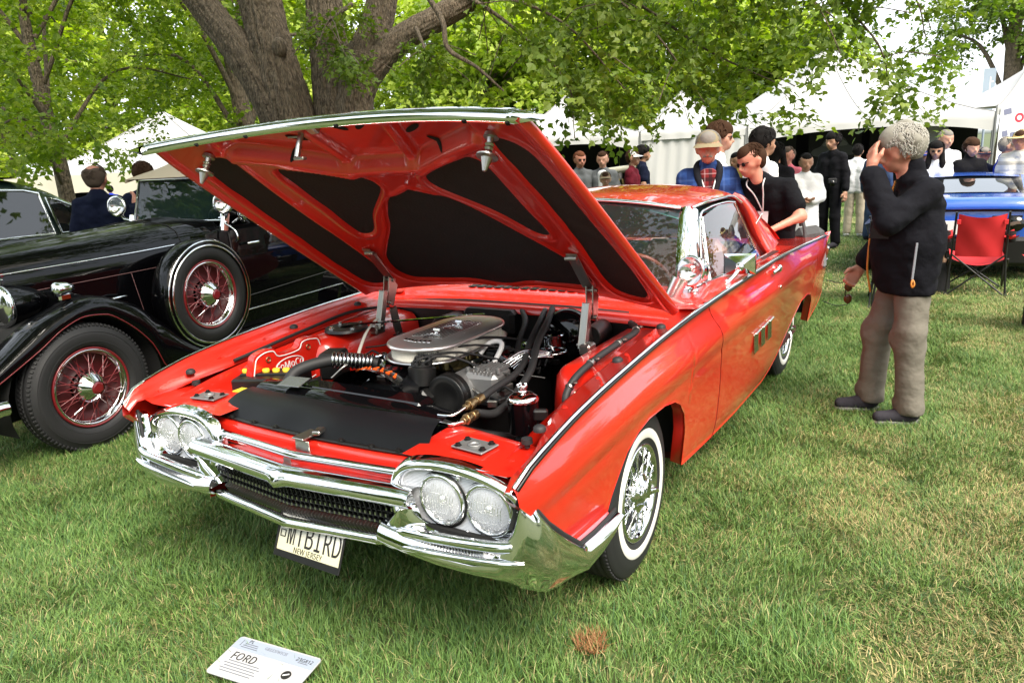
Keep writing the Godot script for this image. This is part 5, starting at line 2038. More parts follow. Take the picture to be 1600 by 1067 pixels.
func leaf_setup() -> void:
	leaf_mat = mt("leaf", 1, 1, 1, 0.5)
	leaf_mat.albedo_color = Color.WHITE
	leaf_mat.vertex_color_use_as_albedo = true
	leaf_mat.backlight_enabled = true
	leaf_mat.backlight = Color(0.92, 0.98, 0.32)
	leaf_mat.cull_mode = BaseMaterial3D.CULL_DISABLED
	for k in 4:
		sprays.append(spray(300 + k, 36, 0.086, 0.55))
	bark = mt("bark", 1, 1, 1, 0.9)
	bark.albedo_color = Color.WHITE
	bark.albedo_texture = noise_tex(0.03, lin(0.060, 0.046, 0.032), lin(0.26, 0.20, 0.14), 512, 5, 9)
	bark.normal_enabled = true
	bark.normal_texture = bump_tex(0.04, 16.0, 512, 5, 10)
	bark.uv1_triplanar = true
	bark.uv1_scale = Vector3(3.4, 0.5, 3.4)

# furrowed limb: tube with ridges along it
func limb(st: SurfaceTool, pts: Array, rads: Array, n := 40, ridge := 0.10) -> void:
	var p := crv(pts, 12)
	var rows := []
	var fn := FastNoiseLite.new()
	fn.seed = int(pts[0].x * 100.0) + 50
	fn.frequency = 1.0
	fn.fractal_octaves = 3
	var nn := Vector3(1, 0, 0)
	for i in p.size():
		var t: Vector3 = (p[mini(i + 1, p.size() - 1)] - p[maxi(i - 1, 0)]).normalized()
		nn = (nn - t * nn.dot(t)).normalized()
		var bb := t.cross(nn)
		var f := float(i) / (p.size() - 1) * (rads.size() - 1)
		var k := mini(int(f), rads.size() - 2)
		var rad := lerpf(rads[k], rads[k + 1], f - k)
		var row := []
		for j in n:
			var a := TAU * j / n
			var q := Vector3(cos(a) * 8.0, i * 0.12, sin(a) * 8.0)
			var rr := rad * (1.0 + 0.10 * fn.get_noise_3d(cos(a), i * 0.03, sin(a)))
			rr += ridge * rad * (1.0 - 2.0 * absf(fn.get_noise_3dv(q)) * 1.6)
			row.append(p[i] + (nn * cos(a) + bb * sin(a)) * rr)
		rows.append(row)
	skin(st, rows, true)

func scatter_on(curves: Array, r: RandomNumberGenerator, per_m: float, spread: float, droop: float, scale: float, xfs: Array, from := 0.2) -> void:
	for c in curves:
		var p := crv(c, 8)
		for i in range(int(p.size() * from), p.size() - 1):
			var seg: Vector3 = p[i + 1] - p[i]
			var cnt := seg.length() * per_m
			var n := int(cnt) + (1 if r.randf() < cnt - int(cnt) else 0)
			for k in n:
				var o := Vector3(r.randfn(0, spread), r.randfn(-0.15 * spread, spread * 0.55), r.randfn(0, spread))
				var q: Vector3 = p[i] + seg * r.randf() + o
				var b := Basis(Vector3.UP, r.randf() * TAU) * Basis(Vector3(0, 0, 1), r.randf_range(-0.9, 0.2) - droop)
				var s := scale * r.randf_range(0.75, 1.2)
				xfs.append(Transform3D(b.scaled(Vector3(s, s, s)), q))

func crown_of(tree: Node3D, xfs: Array, r: RandomNumberGenerator, lo: Color, hi: Color) -> void:
	var sets := [[], [], [], []]
	var cols := [[], [], [], []]
	for x in xfs:
		var k := r.randi() % 4
		sets[k].append(x)
		cols[k].append(lo.lerp(hi, r.randf()))
	for k in 4:
		if sets[k].size():
			mm("foliage", sprays[k], leaf_mat, sets[k], cols[k], tree)

func main_tree() -> void:
	var r := RandomNumberGenerator.new()
	r.seed = 77
	var t := thing("maple_tree", "huge old tree with several thick furrowed trunks rising behind the raised red hood", "tree", v3(0.13, 0, -0.08))
	var st := S()
	limb(st, [v3(-5.0, -0.1, -3.8), v3(-5.03, 1.4, -3.76), v3(-5.15, 2.2, -3.68), v3(-5.55, 2.95, -3.58), v3(-6.08, 3.65, -3.5), v3(-7.1, 5.4, -3.2)], [0.34, 0.25, 0.21, 0.18, 0.165, 0.12], 90)
	limb(st, [v3(-4.88, -0.1, -3.75), v3(-4.92, 1.2, -3.75), v3(-5.02, 2.1, -3.75), v3(-5.27, 2.9, -3.80), v3(-5.48, 3.6, -3.90), v3(-5.9, 6.0, -4.1)], [0.42, 0.30, 0.26, 0.25, 0.23, 0.17], 120)
	limb(st, [v3(-4.65, -0.1, -4.05), v3(-4.65, 1.2, -4.04), v3(-4.67, 2.1, -4.08), v3(-4.78, 2.9, -4.22), v3(-4.90, 3.6, -4.35), v3(-4.95, 6.2, -4.8)], [0.38, 0.27, 0.23, 0.22, 0.20, 0.14], 100)
	limb(st, [v3(-4.45, -0.1, -4.05), v3(-4.44, 1.2, -4.08), v3(-4.46, 2.1, -4.12), v3(-4.36, 2.8, -4.30), v3(-4.22, 3.5, -4.6), v3(-3.9, 6.0, -5.2)], [0.38, 0.27, 0.22, 0.19, 0.165, 0.12], 100)
	ball(st, v3(-5.02, 2.98, -3.68), Vector3(0.09, 0.11, 0.08), 14, 9)
	obj("trunk", st, bark, t)
	st = S()
	limb(st, [v3(-4.42, 2.35, -4.16), v3(-4.22, 2.72, -4.3), v3(-3.95, 3.02, -4.55), v3(-3.45, 3.36, -5.0), v3(-2.5, 3.9, -5.6), v3(-1.2, 4.3, -6.2)], [0.17, 0.155, 0.14, 0.13, 0.09, 0.05], 70)
	obj("limb", st, bark, t)
	var curves := [
		[v3(-2.6, 3.9, -5.5), v3(-1.3, 4.0, -6.0), v3(-0.1, 3.5, -6.5), v3(0.75, 2.7, -6.8), v3(0.98, 2.05, -6.75)],
		[v3(-2.6, 4.2, -5.2), v3(-1.2, 4.2, -5.6), v3(0.2, 3.8, -6.3), v3(1.05, 3.15, -7.0), v3(1.25, 2.65, -7.1)],
		[v3(-3.2, 3.7, -4.9), v3(-2.2, 3.6, -5.0), v3(-1.3, 2.95, -5.3), v3(-0.75, 2.10, -5.65)],
		[v3(-2.6, 3.7, -5.3), v3(-1.7, 3.3, -5.9), v3(-0.9, 2.7, -6.2), v3(-0.1, 2.25, -6.4)],
		[v3(-3.3, 3.5, -4.6), v3(-2.7, 3.1, -4.7), v3(-2.2, 2.6, -4.9), v3(-1.9, 2.12, -5.1)],
		[v3(-3.4, 3.6, -4.4), v3(-2.6, 3.3, -4.2), v3(-1.8, 2.9, -4.4), v3(-1.35, 2.25, -4.9)],
		[v3(-1.2, 4.0, -5.6), v3(-0.2, 3.4, -5.6), v3(0.5, 2.8, -6.0)],
		[v3(-0.4, 4.1, -6.2), v3(0.8, 3.8, -6.8), v3(1.35, 3.2, -7.2)],
		[v3(-4.3, 2.95, -4.0), v3(-4.1, 2.85, -3.7), v3(-3.95, 2.75, -3.6)],
		[v3(-4.35, 3.4, -4.2), v3(-4.3, 3.2, -3.8), v3(-4.35, 3.0, -3.6)],
		[v3(-3.7, 3.1, -4.5), v3(-3.45, 2.85, -4.3), v3(-3.3, 2.7, -4.2)]]
	st = S()
	for c in curves:
		var p := crv(c, 6)
		var rr := []
		for i in p.size():
			rr.append(lerpf(0.028, 0.005, float(i) / p.size()))
		tube(st, p, rr, 7)
		for k in 5:
			var i := int(p.size() * (0.25 + 0.14 * k))
			var d := Vector3(r.randf_range(-1, 1), r.randf_range(-0.9, 0.1), r.randf_range(-1, 1)).normalized()
			tube(st, crv([p[i], p[i] + d * 0.25 + Vector3(0, 0.05, 0), p[i] + d * 0.6], 3), 0.006, 5)
	tube(st, crv([v3(-3.2, 3.3, -4.1), v3(-3.0, 3.02, -4.05), v3(-2.92, 2.75, -4.0), v3(-2.65, 2.55, -4.1), v3(-2.4, 2.30, -4.2)], 6), [0.03, 0.03, 0.03, 0.03, 0.03, 0.03, 0.028, 0.028, 0.027, 0.027, 0.026, 0.025, 0.025, 0.024, 0.023, 0.022, 0.02, 0.019, 0.018, 0.016, 0.015, 0.014, 0.012, 0.01, 0.008], 8)
	obj("branch", st, bark, t).set_meta("kind", "stuff")
	var xfs := []
	scatter_on(curves.slice(0, 4) + curves.slice(6, 8), r, 20.0, 0.36, 0.25, 1.0, xfs, 0.12)
	scatter_on(curves.slice(4, 6), r, 20.0, 0.28, 0.25, 1.0, xfs, 0.55)
	scatter_on(curves.slice(8), r, 34.0, 0.13, 0.3, 0.7, xfs, 0.2)
	# upper canopy spreading over the cars
	for k in 330:
		var a := r.randf() * TAU
		var q := sqrt(r.randf()) * 8.5
		var x := -4.3 + cos(a) * q
		var z := -3.9 + sin(a) * q
		var y := r.randf_range(4.4, 9.0) - 0.012 * q * q
		if y < 4.2 or (x > 1.4 and z < -4.0):
			continue
		var s := r.randf_range(1.4, 2.2)
		xfs.append(Transform3D((Basis(Vector3.UP, r.randf() * TAU) * Basis(Vector3(0, 0, 1), r.randf_range(-0.8, 0.2))).scaled(Vector3(s, s, s)), v3(x, y, z)))
	for k in 420:
		var a := r.randf() * TAU
		var q := sqrt(r.randf()) * 3.4
		var s := r.randf_range(1.4, 2.2)
		xfs.append(Transform3D((Basis(Vector3.UP, r.randf() * TAU) * Basis(Vector3(0, 0, 1), r.randf_range(-0.8, 0.2))).scaled(Vector3(s, s, s)), v3(-2.9 + cos(a) * q, r.randf_range(5.4, 8.0), 0.2 + sin(a) * q)))
	crown_of(t, xfs, r, Color(0.95, 1.02, 0.85), Color(1.5, 1.35, 1.2))

func generic_tree(called: String, label: String, at: Vector3, h: float, rad: float, low: float, n: int, scale: float, sd: int, lo: Color, hi: Color, group := "", trunk_r := 0.2) -> Node3D:
	var r := RandomNumberGenerator.new()
	r.seed = sd
	var t := thing(called, label, "tree", at, 0.0, group)
	var st := S()
	limb(st, [v3(0, -0.1, 0), v3(0.05, h * 0.2, 0.03), v3(-0.08, h * 0.45, 0.05), v3(0.1, h * 0.8, -0.1)], [trunk_r * 1.25, trunk_r, trunk_r * 0.7, trunk_r * 0.2], 22)
	var tips := []
	for k in 13:
		var a := k * 2.4 + r.randf()
		var y0 := h * (0.22 + 0.045 * k)
		var reach := rad * r.randf_range(0.6, 1.0) * (1.0 - 0.35 * float(k) / 13)
		var e := v3(cos(a) * reach, lerpf(low, h * 0.92, (k + r.randf()) / 13.5), sin(a) * reach)
		var c := [v3(0, y0 * 0.8, 0), v3(e.x * 0.45, lerpf(y0, e.y, 0.6) + 0.3, e.z * 0.45), e]
		tips.append(c)
		var p := crv(c, 5)
		var rr := []
		for i in p.size():
			rr.append(trunk_r * lerpf(0.35, 0.06, float(i) / p.size()))
		tube(st, p, rr, 7)
	obj("trunk", st, bark, t)
	var xfs := []
	for k in n:
		var c: Array = tips[r.randi() % tips.size()]
		var f := pow(r.randf(), 0.55)
		var p: Vector3 = c[1].lerp(c[2], f) if f > 0.3 else c[0].lerp(c[1], 0.6 + f)
		var sp := rad * 0.20
		p += Vector3(r.randfn(0, sp), r.randfn(0, sp * 0.75), r.randfn(0, sp))
		if p.y < low:
			p.y = low + absf(p.y - low) * 0.3
		var s := scale * r.randf_range(0.75, 1.25)
		xfs.append(Transform3D((Basis(Vector3.UP, r.randf() * TAU) * Basis(Vector3(0, 0, 1), r.randf_range(-1.0, 0.3))).scaled(Vector3(s, s, s)), p))
	crown_of(t, xfs, r, lo, hi)
	return t

func trees() -> void:
	main_tree()
	var r := RandomNumberGenerator.new()
	r.seed = 5
	# leafy tree at the left, its twigs hanging in front of the tent
	generic_tree("leafy_tree", "leafy green tree at the left whose low boughs hang over the dark green car", v3(-9.6, 0, -3.6), 8.5, 3.3, 1.95, 950, 0.9, 61, Color(1.3, 1.35, 1.05), Color(2.3, 1.95, 1.5), "", 0.10)
	generic_tree("leafy_tree", "leafy green tree between the white tent and the furrowed trunks", v3(-8.3, 0, -6.0), 9.0, 2.6, 3.0, 320, 0.9, 62, Color(1.3, 1.3, 1.0), Color(2.2, 1.9, 1.4), "", 0.15)
	generic_tree("dark_trunk_tree", "dark trunked tree at the right edge beside the banner tent", v3(3.05, 0, -30.5), 11.0, 2.6, 4.6, 600, 1.6, 63, Color(0.9, 1.0, 0.8), Color(1.3, 1.2, 1.0), "", 0.30)
	# pale trees far behind the tents
	var spots := [[-29, -25, 13, "far tree left of the furrowed trunks, pale green, broad"], [-25, -35, 15, "tall pale far tree straight behind the furrowed trunks"], [-19, -30, 11, "rounded yellow green far tree seen under the right limb"], [-16.5, -38, 13, "far tree with a loose crown behind the end of the raised hood"], [-11, -37, 12, "bushy pale tree behind the left white tents"], [-6.0, -38, 8.5, "small yellow green tree rising in the dip between two white tents"], [-33, -14, 14, "far tree over the white tent at the left, pale and broad"], [-38, -22, 16, "tallest far tree behind the white tent at the left"], [-30, -4, 12, "far tree at the left edge beyond the dark green car"], [-40, -8, 15, "hazy far tree at the left edge, farthest out"], [17, -42, 12, "far tree out beyond the banner tent on the right"], [30, -30, 13, "tall far tree well to the right of the banner tent"], [34, -12, 12, "broad far tree out to the right of the blue car"]]
	for k in spots.size():
		var s: Array = spots[k]
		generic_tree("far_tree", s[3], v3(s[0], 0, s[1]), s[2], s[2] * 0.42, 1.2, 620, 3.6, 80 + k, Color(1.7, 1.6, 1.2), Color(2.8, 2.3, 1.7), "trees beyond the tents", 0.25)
	# the ones behind the camera, seen only in the paint and the chrome
	var back := [[-6, 17, 7.5], [4, 21, 8.5], [15, 15, 8], [18, 3, 7.5], [-13, 12, 7.5], [11, 23, 9]]
	for k in back.size():
		var s: Array = back[k]
		generic_tree("park_tree", ["rounded tree on the lawn in front of the red car", "tree on the lawn behind the camera", "broad tree on the lawn behind the camera to the right", "broad tree on the lawn far right of the red car", "rounded tree on the lawn in front of the black car", "tallest tree on the lawn behind the camera"][k], v3(s[0], 0, s[1]), s[2], s[2] * 0.45, 1.5, 900, 2.6, 120 + k, Color(0.8, 0.9, 0.8), Color(1.2, 1.1, 1.0), "", 0.3)

# ---------------------------------------------------------------- tents
func tent(label: String, a: Vector3, b: Vector3, depth: float, eave: float, peak: float, open_front: bool, wall_front: bool, arch := 0.0, back_wall := true) -> Node3D:
	var t := thing("party_tent", label, "tent", a, 0.0, "white party tents along the back")
	var L := (b - a).length()
	var ex := (b - a).normalized()
	var ez := ex.cross(Vector3.UP).normalized()
	if ez.dot(Vector3(-0.527, 0, -0.85)) < 0:
		ez = -ez
	var P := func(x: float, y: float, z: float) -> Vector3: return ex * x + Vector3(0, y, 0) + ez * z
	var cloth: Material = mats["tent_cloth"]
	var st := S()
	var n := 14
	for side in 4:
		var rows := []
		for i in n + 1:
			var u := float(i) / n
			var row := []
			for j in 11:
				var v := j / 10.0
				var e: Vector3
				match side:
					0: e = P.call(u * L, eave, 0.0)
					1: e = P.call(L, eave, u * depth)
					2: e = P.call((1.0 - u) * L, eave, depth)
					3: e = P.call(0, eave, (1.0 - u) * depth)
				var top: Vector3 = P.call(L * 0.5, peak, depth * 0.5)
				var q := e.lerp(top, v)
				q.y = eave + (peak - eave) * pow(v, 1.35) - 0.06 * sin(u * PI) * sin(v * PI)
				row.append(q)
			rows.append(row)
		skin(st, rows)
	obj("roof_canopy", st, cloth, t)
	for c in [[0, 0], [L, 0], [L * 0.5, 0]]:
		st = S()
		var line := []
		for j in 11:
			var v := j / 10.0
			var q: Vector3 = (P.call(c[0], eave, c[1]) as Vector3).lerp(P.call(L * 0.5, peak, depth * 0.5), v)
			q.y = eave + (peak - eave) * pow(v, 1.35) + 0.012 - (0.06 * sin(v * PI) if c[0] == L * 0.5 else 0.0)
			line.append(q + v3(0, 0.0, 0.0))
		tube(st, line, 0.014, 5)
		obj("roof_seam", st, mats["tent_seam"], t)
	st = S()
	var rows2 := []
	for i in 41:
		var u := i / 40.0
		var drop := 0.26 + arch * (pow(absf(u - 0.5) * 2.0, 2.5) * 0.9)
		rows2.append([P.call(u * L, eave + 0.005, -0.012), P.call(u * L, eave - 0.02, -0.03), P.call(u * L, eave - drop * 0.5, -0.03 + 0.01 * sin(u * 40.0)), P.call(u * L, eave - drop, -0.03 + 0.015 * sin(u * 40.0))])
	skin(st, rows2)
	obj("valance", st, cloth, t)
	st = S()
	for c in [[0, 0], [L, 0], [0, depth], [L, depth]]:
		tube(st, [P.call(c[0], 0, c[1]), P.call(c[0], eave, c[1])], 0.03, 8)
	tube(st, [P.call(0, eave - 0.01, 0.03), P.call(L, eave - 0.01, 0.03)], 0.025, 8)
	pieces("tent_frame", st, mats["alu_dull"], t)
	if wall_front:
		st = S()
		gridf(st, 60, 8, func(u: float, v: float) -> Vector3:
			var fold := 0.05 * sin(u * 23.0 + 2.0 * sin(u * 9.0)) * (0.3 + 0.7 * v) + 0.03 * sin(u * 57.0 + v * 3.0)
			return P.call(u * L, lerpf(eave - 0.05, 0.02, v), 0.03 + fold))
		obj("side_wall", st, cloth, t)
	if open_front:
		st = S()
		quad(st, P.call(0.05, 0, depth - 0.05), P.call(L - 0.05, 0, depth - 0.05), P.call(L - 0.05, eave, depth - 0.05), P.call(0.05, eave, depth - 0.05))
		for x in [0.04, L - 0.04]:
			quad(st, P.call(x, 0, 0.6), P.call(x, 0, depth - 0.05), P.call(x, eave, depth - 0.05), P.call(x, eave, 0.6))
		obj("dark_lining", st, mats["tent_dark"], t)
	return t

func tents() -> void:
	var cl := mt("tent_cloth", 0.40, 0.40, 0.395, 0.7)
	cl.backlight_enabled = true
	cl.backlight = Color(0.25, 0.25, 0.24)
	mt("tent_seam", 0.24, 0.24, 0.24, 0.8)
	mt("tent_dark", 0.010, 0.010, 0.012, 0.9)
	tent("white tent behind the roof of the red car with a plain cloth front", v3(-6.13, 0, -17.95), v3(-3.57, 0, -19.52), 3.0, 2.12, 3.25, false, true)
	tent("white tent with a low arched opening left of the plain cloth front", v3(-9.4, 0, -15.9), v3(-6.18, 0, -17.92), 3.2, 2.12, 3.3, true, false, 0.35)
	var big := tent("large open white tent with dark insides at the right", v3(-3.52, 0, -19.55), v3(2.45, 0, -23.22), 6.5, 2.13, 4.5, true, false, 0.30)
	# displays inside the big tent: dark boards with the grey shapes of cars printed on them
	var ex := (v3(2.45, 0, -23.22) - v3(-3.52, 0, -19.55)).normalized()
	var ez := v3(-0.523, 0, -0.852)
	for k in 3:
		var f: float = [0.22, 0.52, 0.80][k]
		var b := thing("display_board", ["dark display board with a grey car print, leftmost in the big tent", "dark display board with a grey car print in the middle of the big tent", "dark display board with a grey car print, rightmost in the big tent"][k], "display", v3(-3.52, 0, -19.55) + ex * 7.0 * f + ez * 2.6, atan2(-ez.x, -ez.z), "boards inside the big tent")
		var st := S()
		bx(st, v3(0, 1.05, 0), Vector3(1.7, 1.9, 0.04), Basis(), 0.01)
		obj("board", st, mats["tent_dark"], b)
		st = S()
		prism(st, crv([Vector2(-0.72, 1.12), Vector2(-0.70, 1.30), Vector2(-0.46, 1.40), Vector2(-0.30, 1.62), Vector2(0.0, 1.70), Vector2(0.30, 1.62), Vector2(0.46, 1.40), Vector2(0.70, 1.30), Vector2(0.72, 1.12), Vector2(0.0, 1.06)], 3, true), Transform3D(Basis(), v3(0, 0, 0.022)), 0.004)
		obj("car_print", st, mt("print_grey", 0.055, 0.058, 0.062, 0.7), b)
		st = S()
		prism(st, crv([Vector2(-0.38, 1.40), Vector2(-0.25, 1.58), Vector2(0.0, 1.63), Vector2(0.25, 1.58), Vector2(0.38, 1.40)], 3, true), Transform3D(Basis(), v3(0, 0, 0.027)), 0.003)
		obj("car_print", st, mt("print_light", 0.12, 0.125, 0.13, 0.6), b)
	var part := thing("partition", "grey cloth partition standing in the right part of the big tent", "partition", v3(-3.52, 0, -19.55) + ex * 5.95 + ez * 0.9, atan2(-ez.x, -ez.z))
	var s2 := S()
	bx(s2, v3(0, 1.0, 0), Vector3(0.62, 2.0, 0.03), Basis(), 0.005)
	obj("cloth_panel", s2, mt("grey_cloth", 0.22, 0.22, 0.25, 0.9), part)
	var bt := tent("white tent with a printed banner at the right edge", v3(2.50, 0, -23.2), v3(5.5, 0, -25.0), 3.0, 2.28, 3.4, false, false)
	var ban := thing("banner", "white printed banner with a red ring hanging in the tent at the right edge", "banner", v3(3.02, 0, -23.46), atan2(-ez.x, -ez.z))
	s2 = S()
	bx(s2, v3(0, 1.15, 0), Vector3(1.0, 2.1, 0.01), Basis(), 0.0)
	obj("banner_cloth", s2, mats["white_paint"], ban)
	s2 = S()
	lathe(s2, [Vector2(0.13, 0), Vector2(0.13, 0.004), Vector2(0.07, 0.004), Vector2(0.07, 0)], 20, Transform3D(Basis(Vector3.RIGHT, PI / 2), v3(0.05, 1.92, 0.006)), true)
	obj("red_ring", s2, mt("print_red", 0.5, 0.03, 0.06, 0.6), ban)
	s2 = S()
	for e in [[-0.30, 2.10, 0.22, 0.16], [0.28, 2.10, 0.2, 0.12], [-0.32, 1.50, 0.16, 0.16], [-0.10, 1.46, 0.14, 0.14], [0.2, 1.3, 0.3, 0.05]]:
		bx(s2, v3(e[0], e[1], 0.008), Vector3(e[2], e[3], 0.004), Basis(Vector3(0, 0, 1), 0.2))
	pieces("dark_print", s2, mt("print_blue", 0.16, 0.17, 0.26, 0.6), ban)
	# left tent with tan scalloped valance
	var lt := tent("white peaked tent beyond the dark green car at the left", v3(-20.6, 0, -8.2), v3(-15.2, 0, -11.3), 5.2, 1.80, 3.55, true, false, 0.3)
	s2 = S()
	gridf(s2, 40, 6, func(u: float, v: float) -> Vector3:
		var p := v3(-0.1, 0, 0.3).lerp(v3(5.4, 0, -2.85), u)
		return p + v3(0, 1.78 - v * (0.75 + 0.28 * cos(u * TAU * 1.5)), 0.05 * sin(u * 30.0)))
	obj("tan_lining", s2, mt("tan_cloth", 0.50, 0.47, 0.38, 0.9), lt)
	# pale blue panel standing over the big tent's right end
	var pn := thing("feather_banner", "tall blue grey banner panel with a white mark rising behind the big tent", "banner", v3(2.3, 0, -28.2), atan2(-ez.x, -ez.z) + 0.35)
	s2 = S()
	bx(s2, v3(0, 2.95, 0), Vector3(0.62, 1.35, 0.05), Basis(), 0.01)
	bx(s2, v3(0, 1.1, 0), Vector3(0.06, 2.4, 0.06), Basis(), 0.01)
	obj("panel", s2, mt("panel_blue", 0.28, 0.34, 0.42, 0.5), pn)
	s2 = S()
	bx(s2, v3(0.05, 2.95, 0.03), Vector3(0.05, 0.8, 0.008))
	bx(s2, v3(0.12, 3.2, 0.03), Vector3(0.16, 0.05, 0.008))
	bx(s2, v3(-0.32, 2.95, 0.028), Vector3(0.05, 1.35, 0.012))
	pieces("white_mark", s2, mats["white_paint"], pn)
	# white railing structure at the far left
	var rl := thing("white_railing", "white railings and posts far off at the left edge", "railing", v3(-31.5, 0, -13.4), 0.9)
	for k in 6:
		s2 = S()
		bx(s2, v3(-2.0 + 0.7 * k, 1.6, 0), Vector3(0.10, 3.2, 0.10), Basis(), 0.01)
		obj("post", s2, mats["white_paint"], rl)
	for y in [1.7, 2.4, 2.7]:
		s2 = S()
		bx(s2, v3(-0.25, y, 0.0), Vector3(3.6, 0.07, 0.06), Basis(), 0.01)
		obj("rail", s2, mats["white_paint"], rl)

# ---------------------------------------------------------------- the other cars
func vintage_wheel(car: Node3D, c: Vector3, turn := 0.0, tyre_on := true) -> void:
	var xf := Transform3D(Basis(Vector3.UP, turn) * Basis(Vector3(0, 0, 1), -PI / 2), c)
	var dred := mt("dark_red", 0.16, 0.008, 0.012, 0.3, 0.0, 1.0)
	var st := S()
	if tyre_on:
		lathe(st, [Vector2(0.25, 0.055), Vector2(0.262, 0.075), Vector2(0.29, 0.086), Vector2(0.33, 0.088), Vector2(0.352, 0.084), Vector2(0.356, 0.078), Vector2(0.375, 0.074), Vector2(0.390, 0.062), Vector2(0.399, 0.045), Vector2(0.400, 0.030), Vector2(0.392, 0.028), Vector2(0.392, 0.022), Vector2(0.401, 0.02), Vector2(0.401, -0.02), Vector2(0.392, -0.022), Vector2(0.392, -0.028), Vector2(0.400, -0.03), Vector2(0.390, -0.062), Vector2(0.33, -0.088), Vector2(0.26, -0.075)], 72, xf)
		var ty := obj("tyre", st, mats["rubber"], car)
		st = S()
		for k in 90:
			var a := TAU * k / 90
			var r := Basis(Vector3.UP, -a)
			bx(st, xf * (r * v3(0.388, 0.066, 0)), Vector3(0.016, 0.020, 0.014), xf.basis * r * Basis(Vector3(0, 0, 1), 0.8), 0.002)
			for h in [-0.012, 0.012]:
				bx(st, xf * (r * v3(0.4015, h, 0.006 * signf(h))), Vector3(0.005, 0.018, 0.012), xf.basis * r * Basis(Vector3.RIGHT, 0.6 * signf(h)), 0.001)
		obj("tread_block", st, mats["rubber"], ty).set_meta("kind", "stuff")
		st = S()
		lathe(st, [Vector2(0.345, 0.0862), Vector2(0.347, 0.0885), Vector2(0.350, 0.0862)], 64, xf)
		lathe(st, [Vector2(0.285, 0.085), Vector2(0.287, 0.0876), Vector2(0.290, 0.086)], 64, xf)
		pieces("tyre_bead", st, mats["rubber"], ty)
	else:
		st = S()
		lathe(st, [Vector2(0.245, 0.05), Vector2(0.26, 0.075), Vector2(0.29, 0.085), Vector2(0.33, 0.080), Vector2(0.37, 0.06)], 64, xf)
		obj("tyre", st, mt("tyre_black", 0.006, 0.006, 0.006, 0.6), car)
	st = S()
	lathe(st, [Vector2(0.252, 0.062), Vector2(0.251, 0.072), Vector2(0.245, 0.076), Vector2(0.238, 0.070), Vector2(0.236, 0.060)], 56, xf)
	obj("painted_rim", st, dred, car)
	st = S()
	lathe(st, [Vector2(0.238, 0.068), Vector2(0.232, 0.072), Vector2(0.224, 0.066), Vector2(0.220, 0.04), Vector2(0.214, 0.035)], 56, xf)
	obj("bright_rim", st, mats["chrome"], car)
	st = S()
	lathe(st, [Vector2(0.216, 0.036), Vector2(0.205, 0.0), Vector2(0.12, -0.02), Vector2(0.10, 0.0)], 48, xf)
	obj("rim_well", st, mt("well_red", 0.06, 0.003, 0.005, 0.5), car)
	st = S()
	for k in 40:
		var a := TAU * k / 40
		var d := 0.32 if k % 2 == 0 else -0.32
		var o := k % 4 < 2
		tube(st, [xf * v3(0.218 * cos(a), 0.036 if o else 0.012, 0.218 * sin(a)), xf * v3(0.085 * cos(a + d), 0.085 if o else 0.03, 0.085 * sin(a + d))], 0.0030, 5, false)
	obj("wheel_spoke", st, dred, car).set_meta("kind", "stuff")
	st = S()
	lathe(st, [Vector2(0.098, 0.02), Vector2(0.100, 0.060), Vector2(0.092, 0.078), Vector2(0.078, 0.088), Vector2(0.075, 0.094), Vector2(0.058, 0.106), Vector2(0.055, 0.112), Vector2(0.044, 0.120), Vector2(0.042, 0.124)], 40, xf)
	tube(st, [xf * v3(0.13, 0.075, 0.15), xf * v3(0.10, 0.083, 0.10)], 0.006, 6)
	obj("hub_cap", st, mats["chrome"], car)
	st = S()
	lathe(st, [Vector2(0.043, 0.120), Vector2(0.032, 0.126), Vector2(0.030, 0.129), Vector2(0.0005, 0.130)], 6, xf, true)
	obj("hub_emblem", st, dred, car)

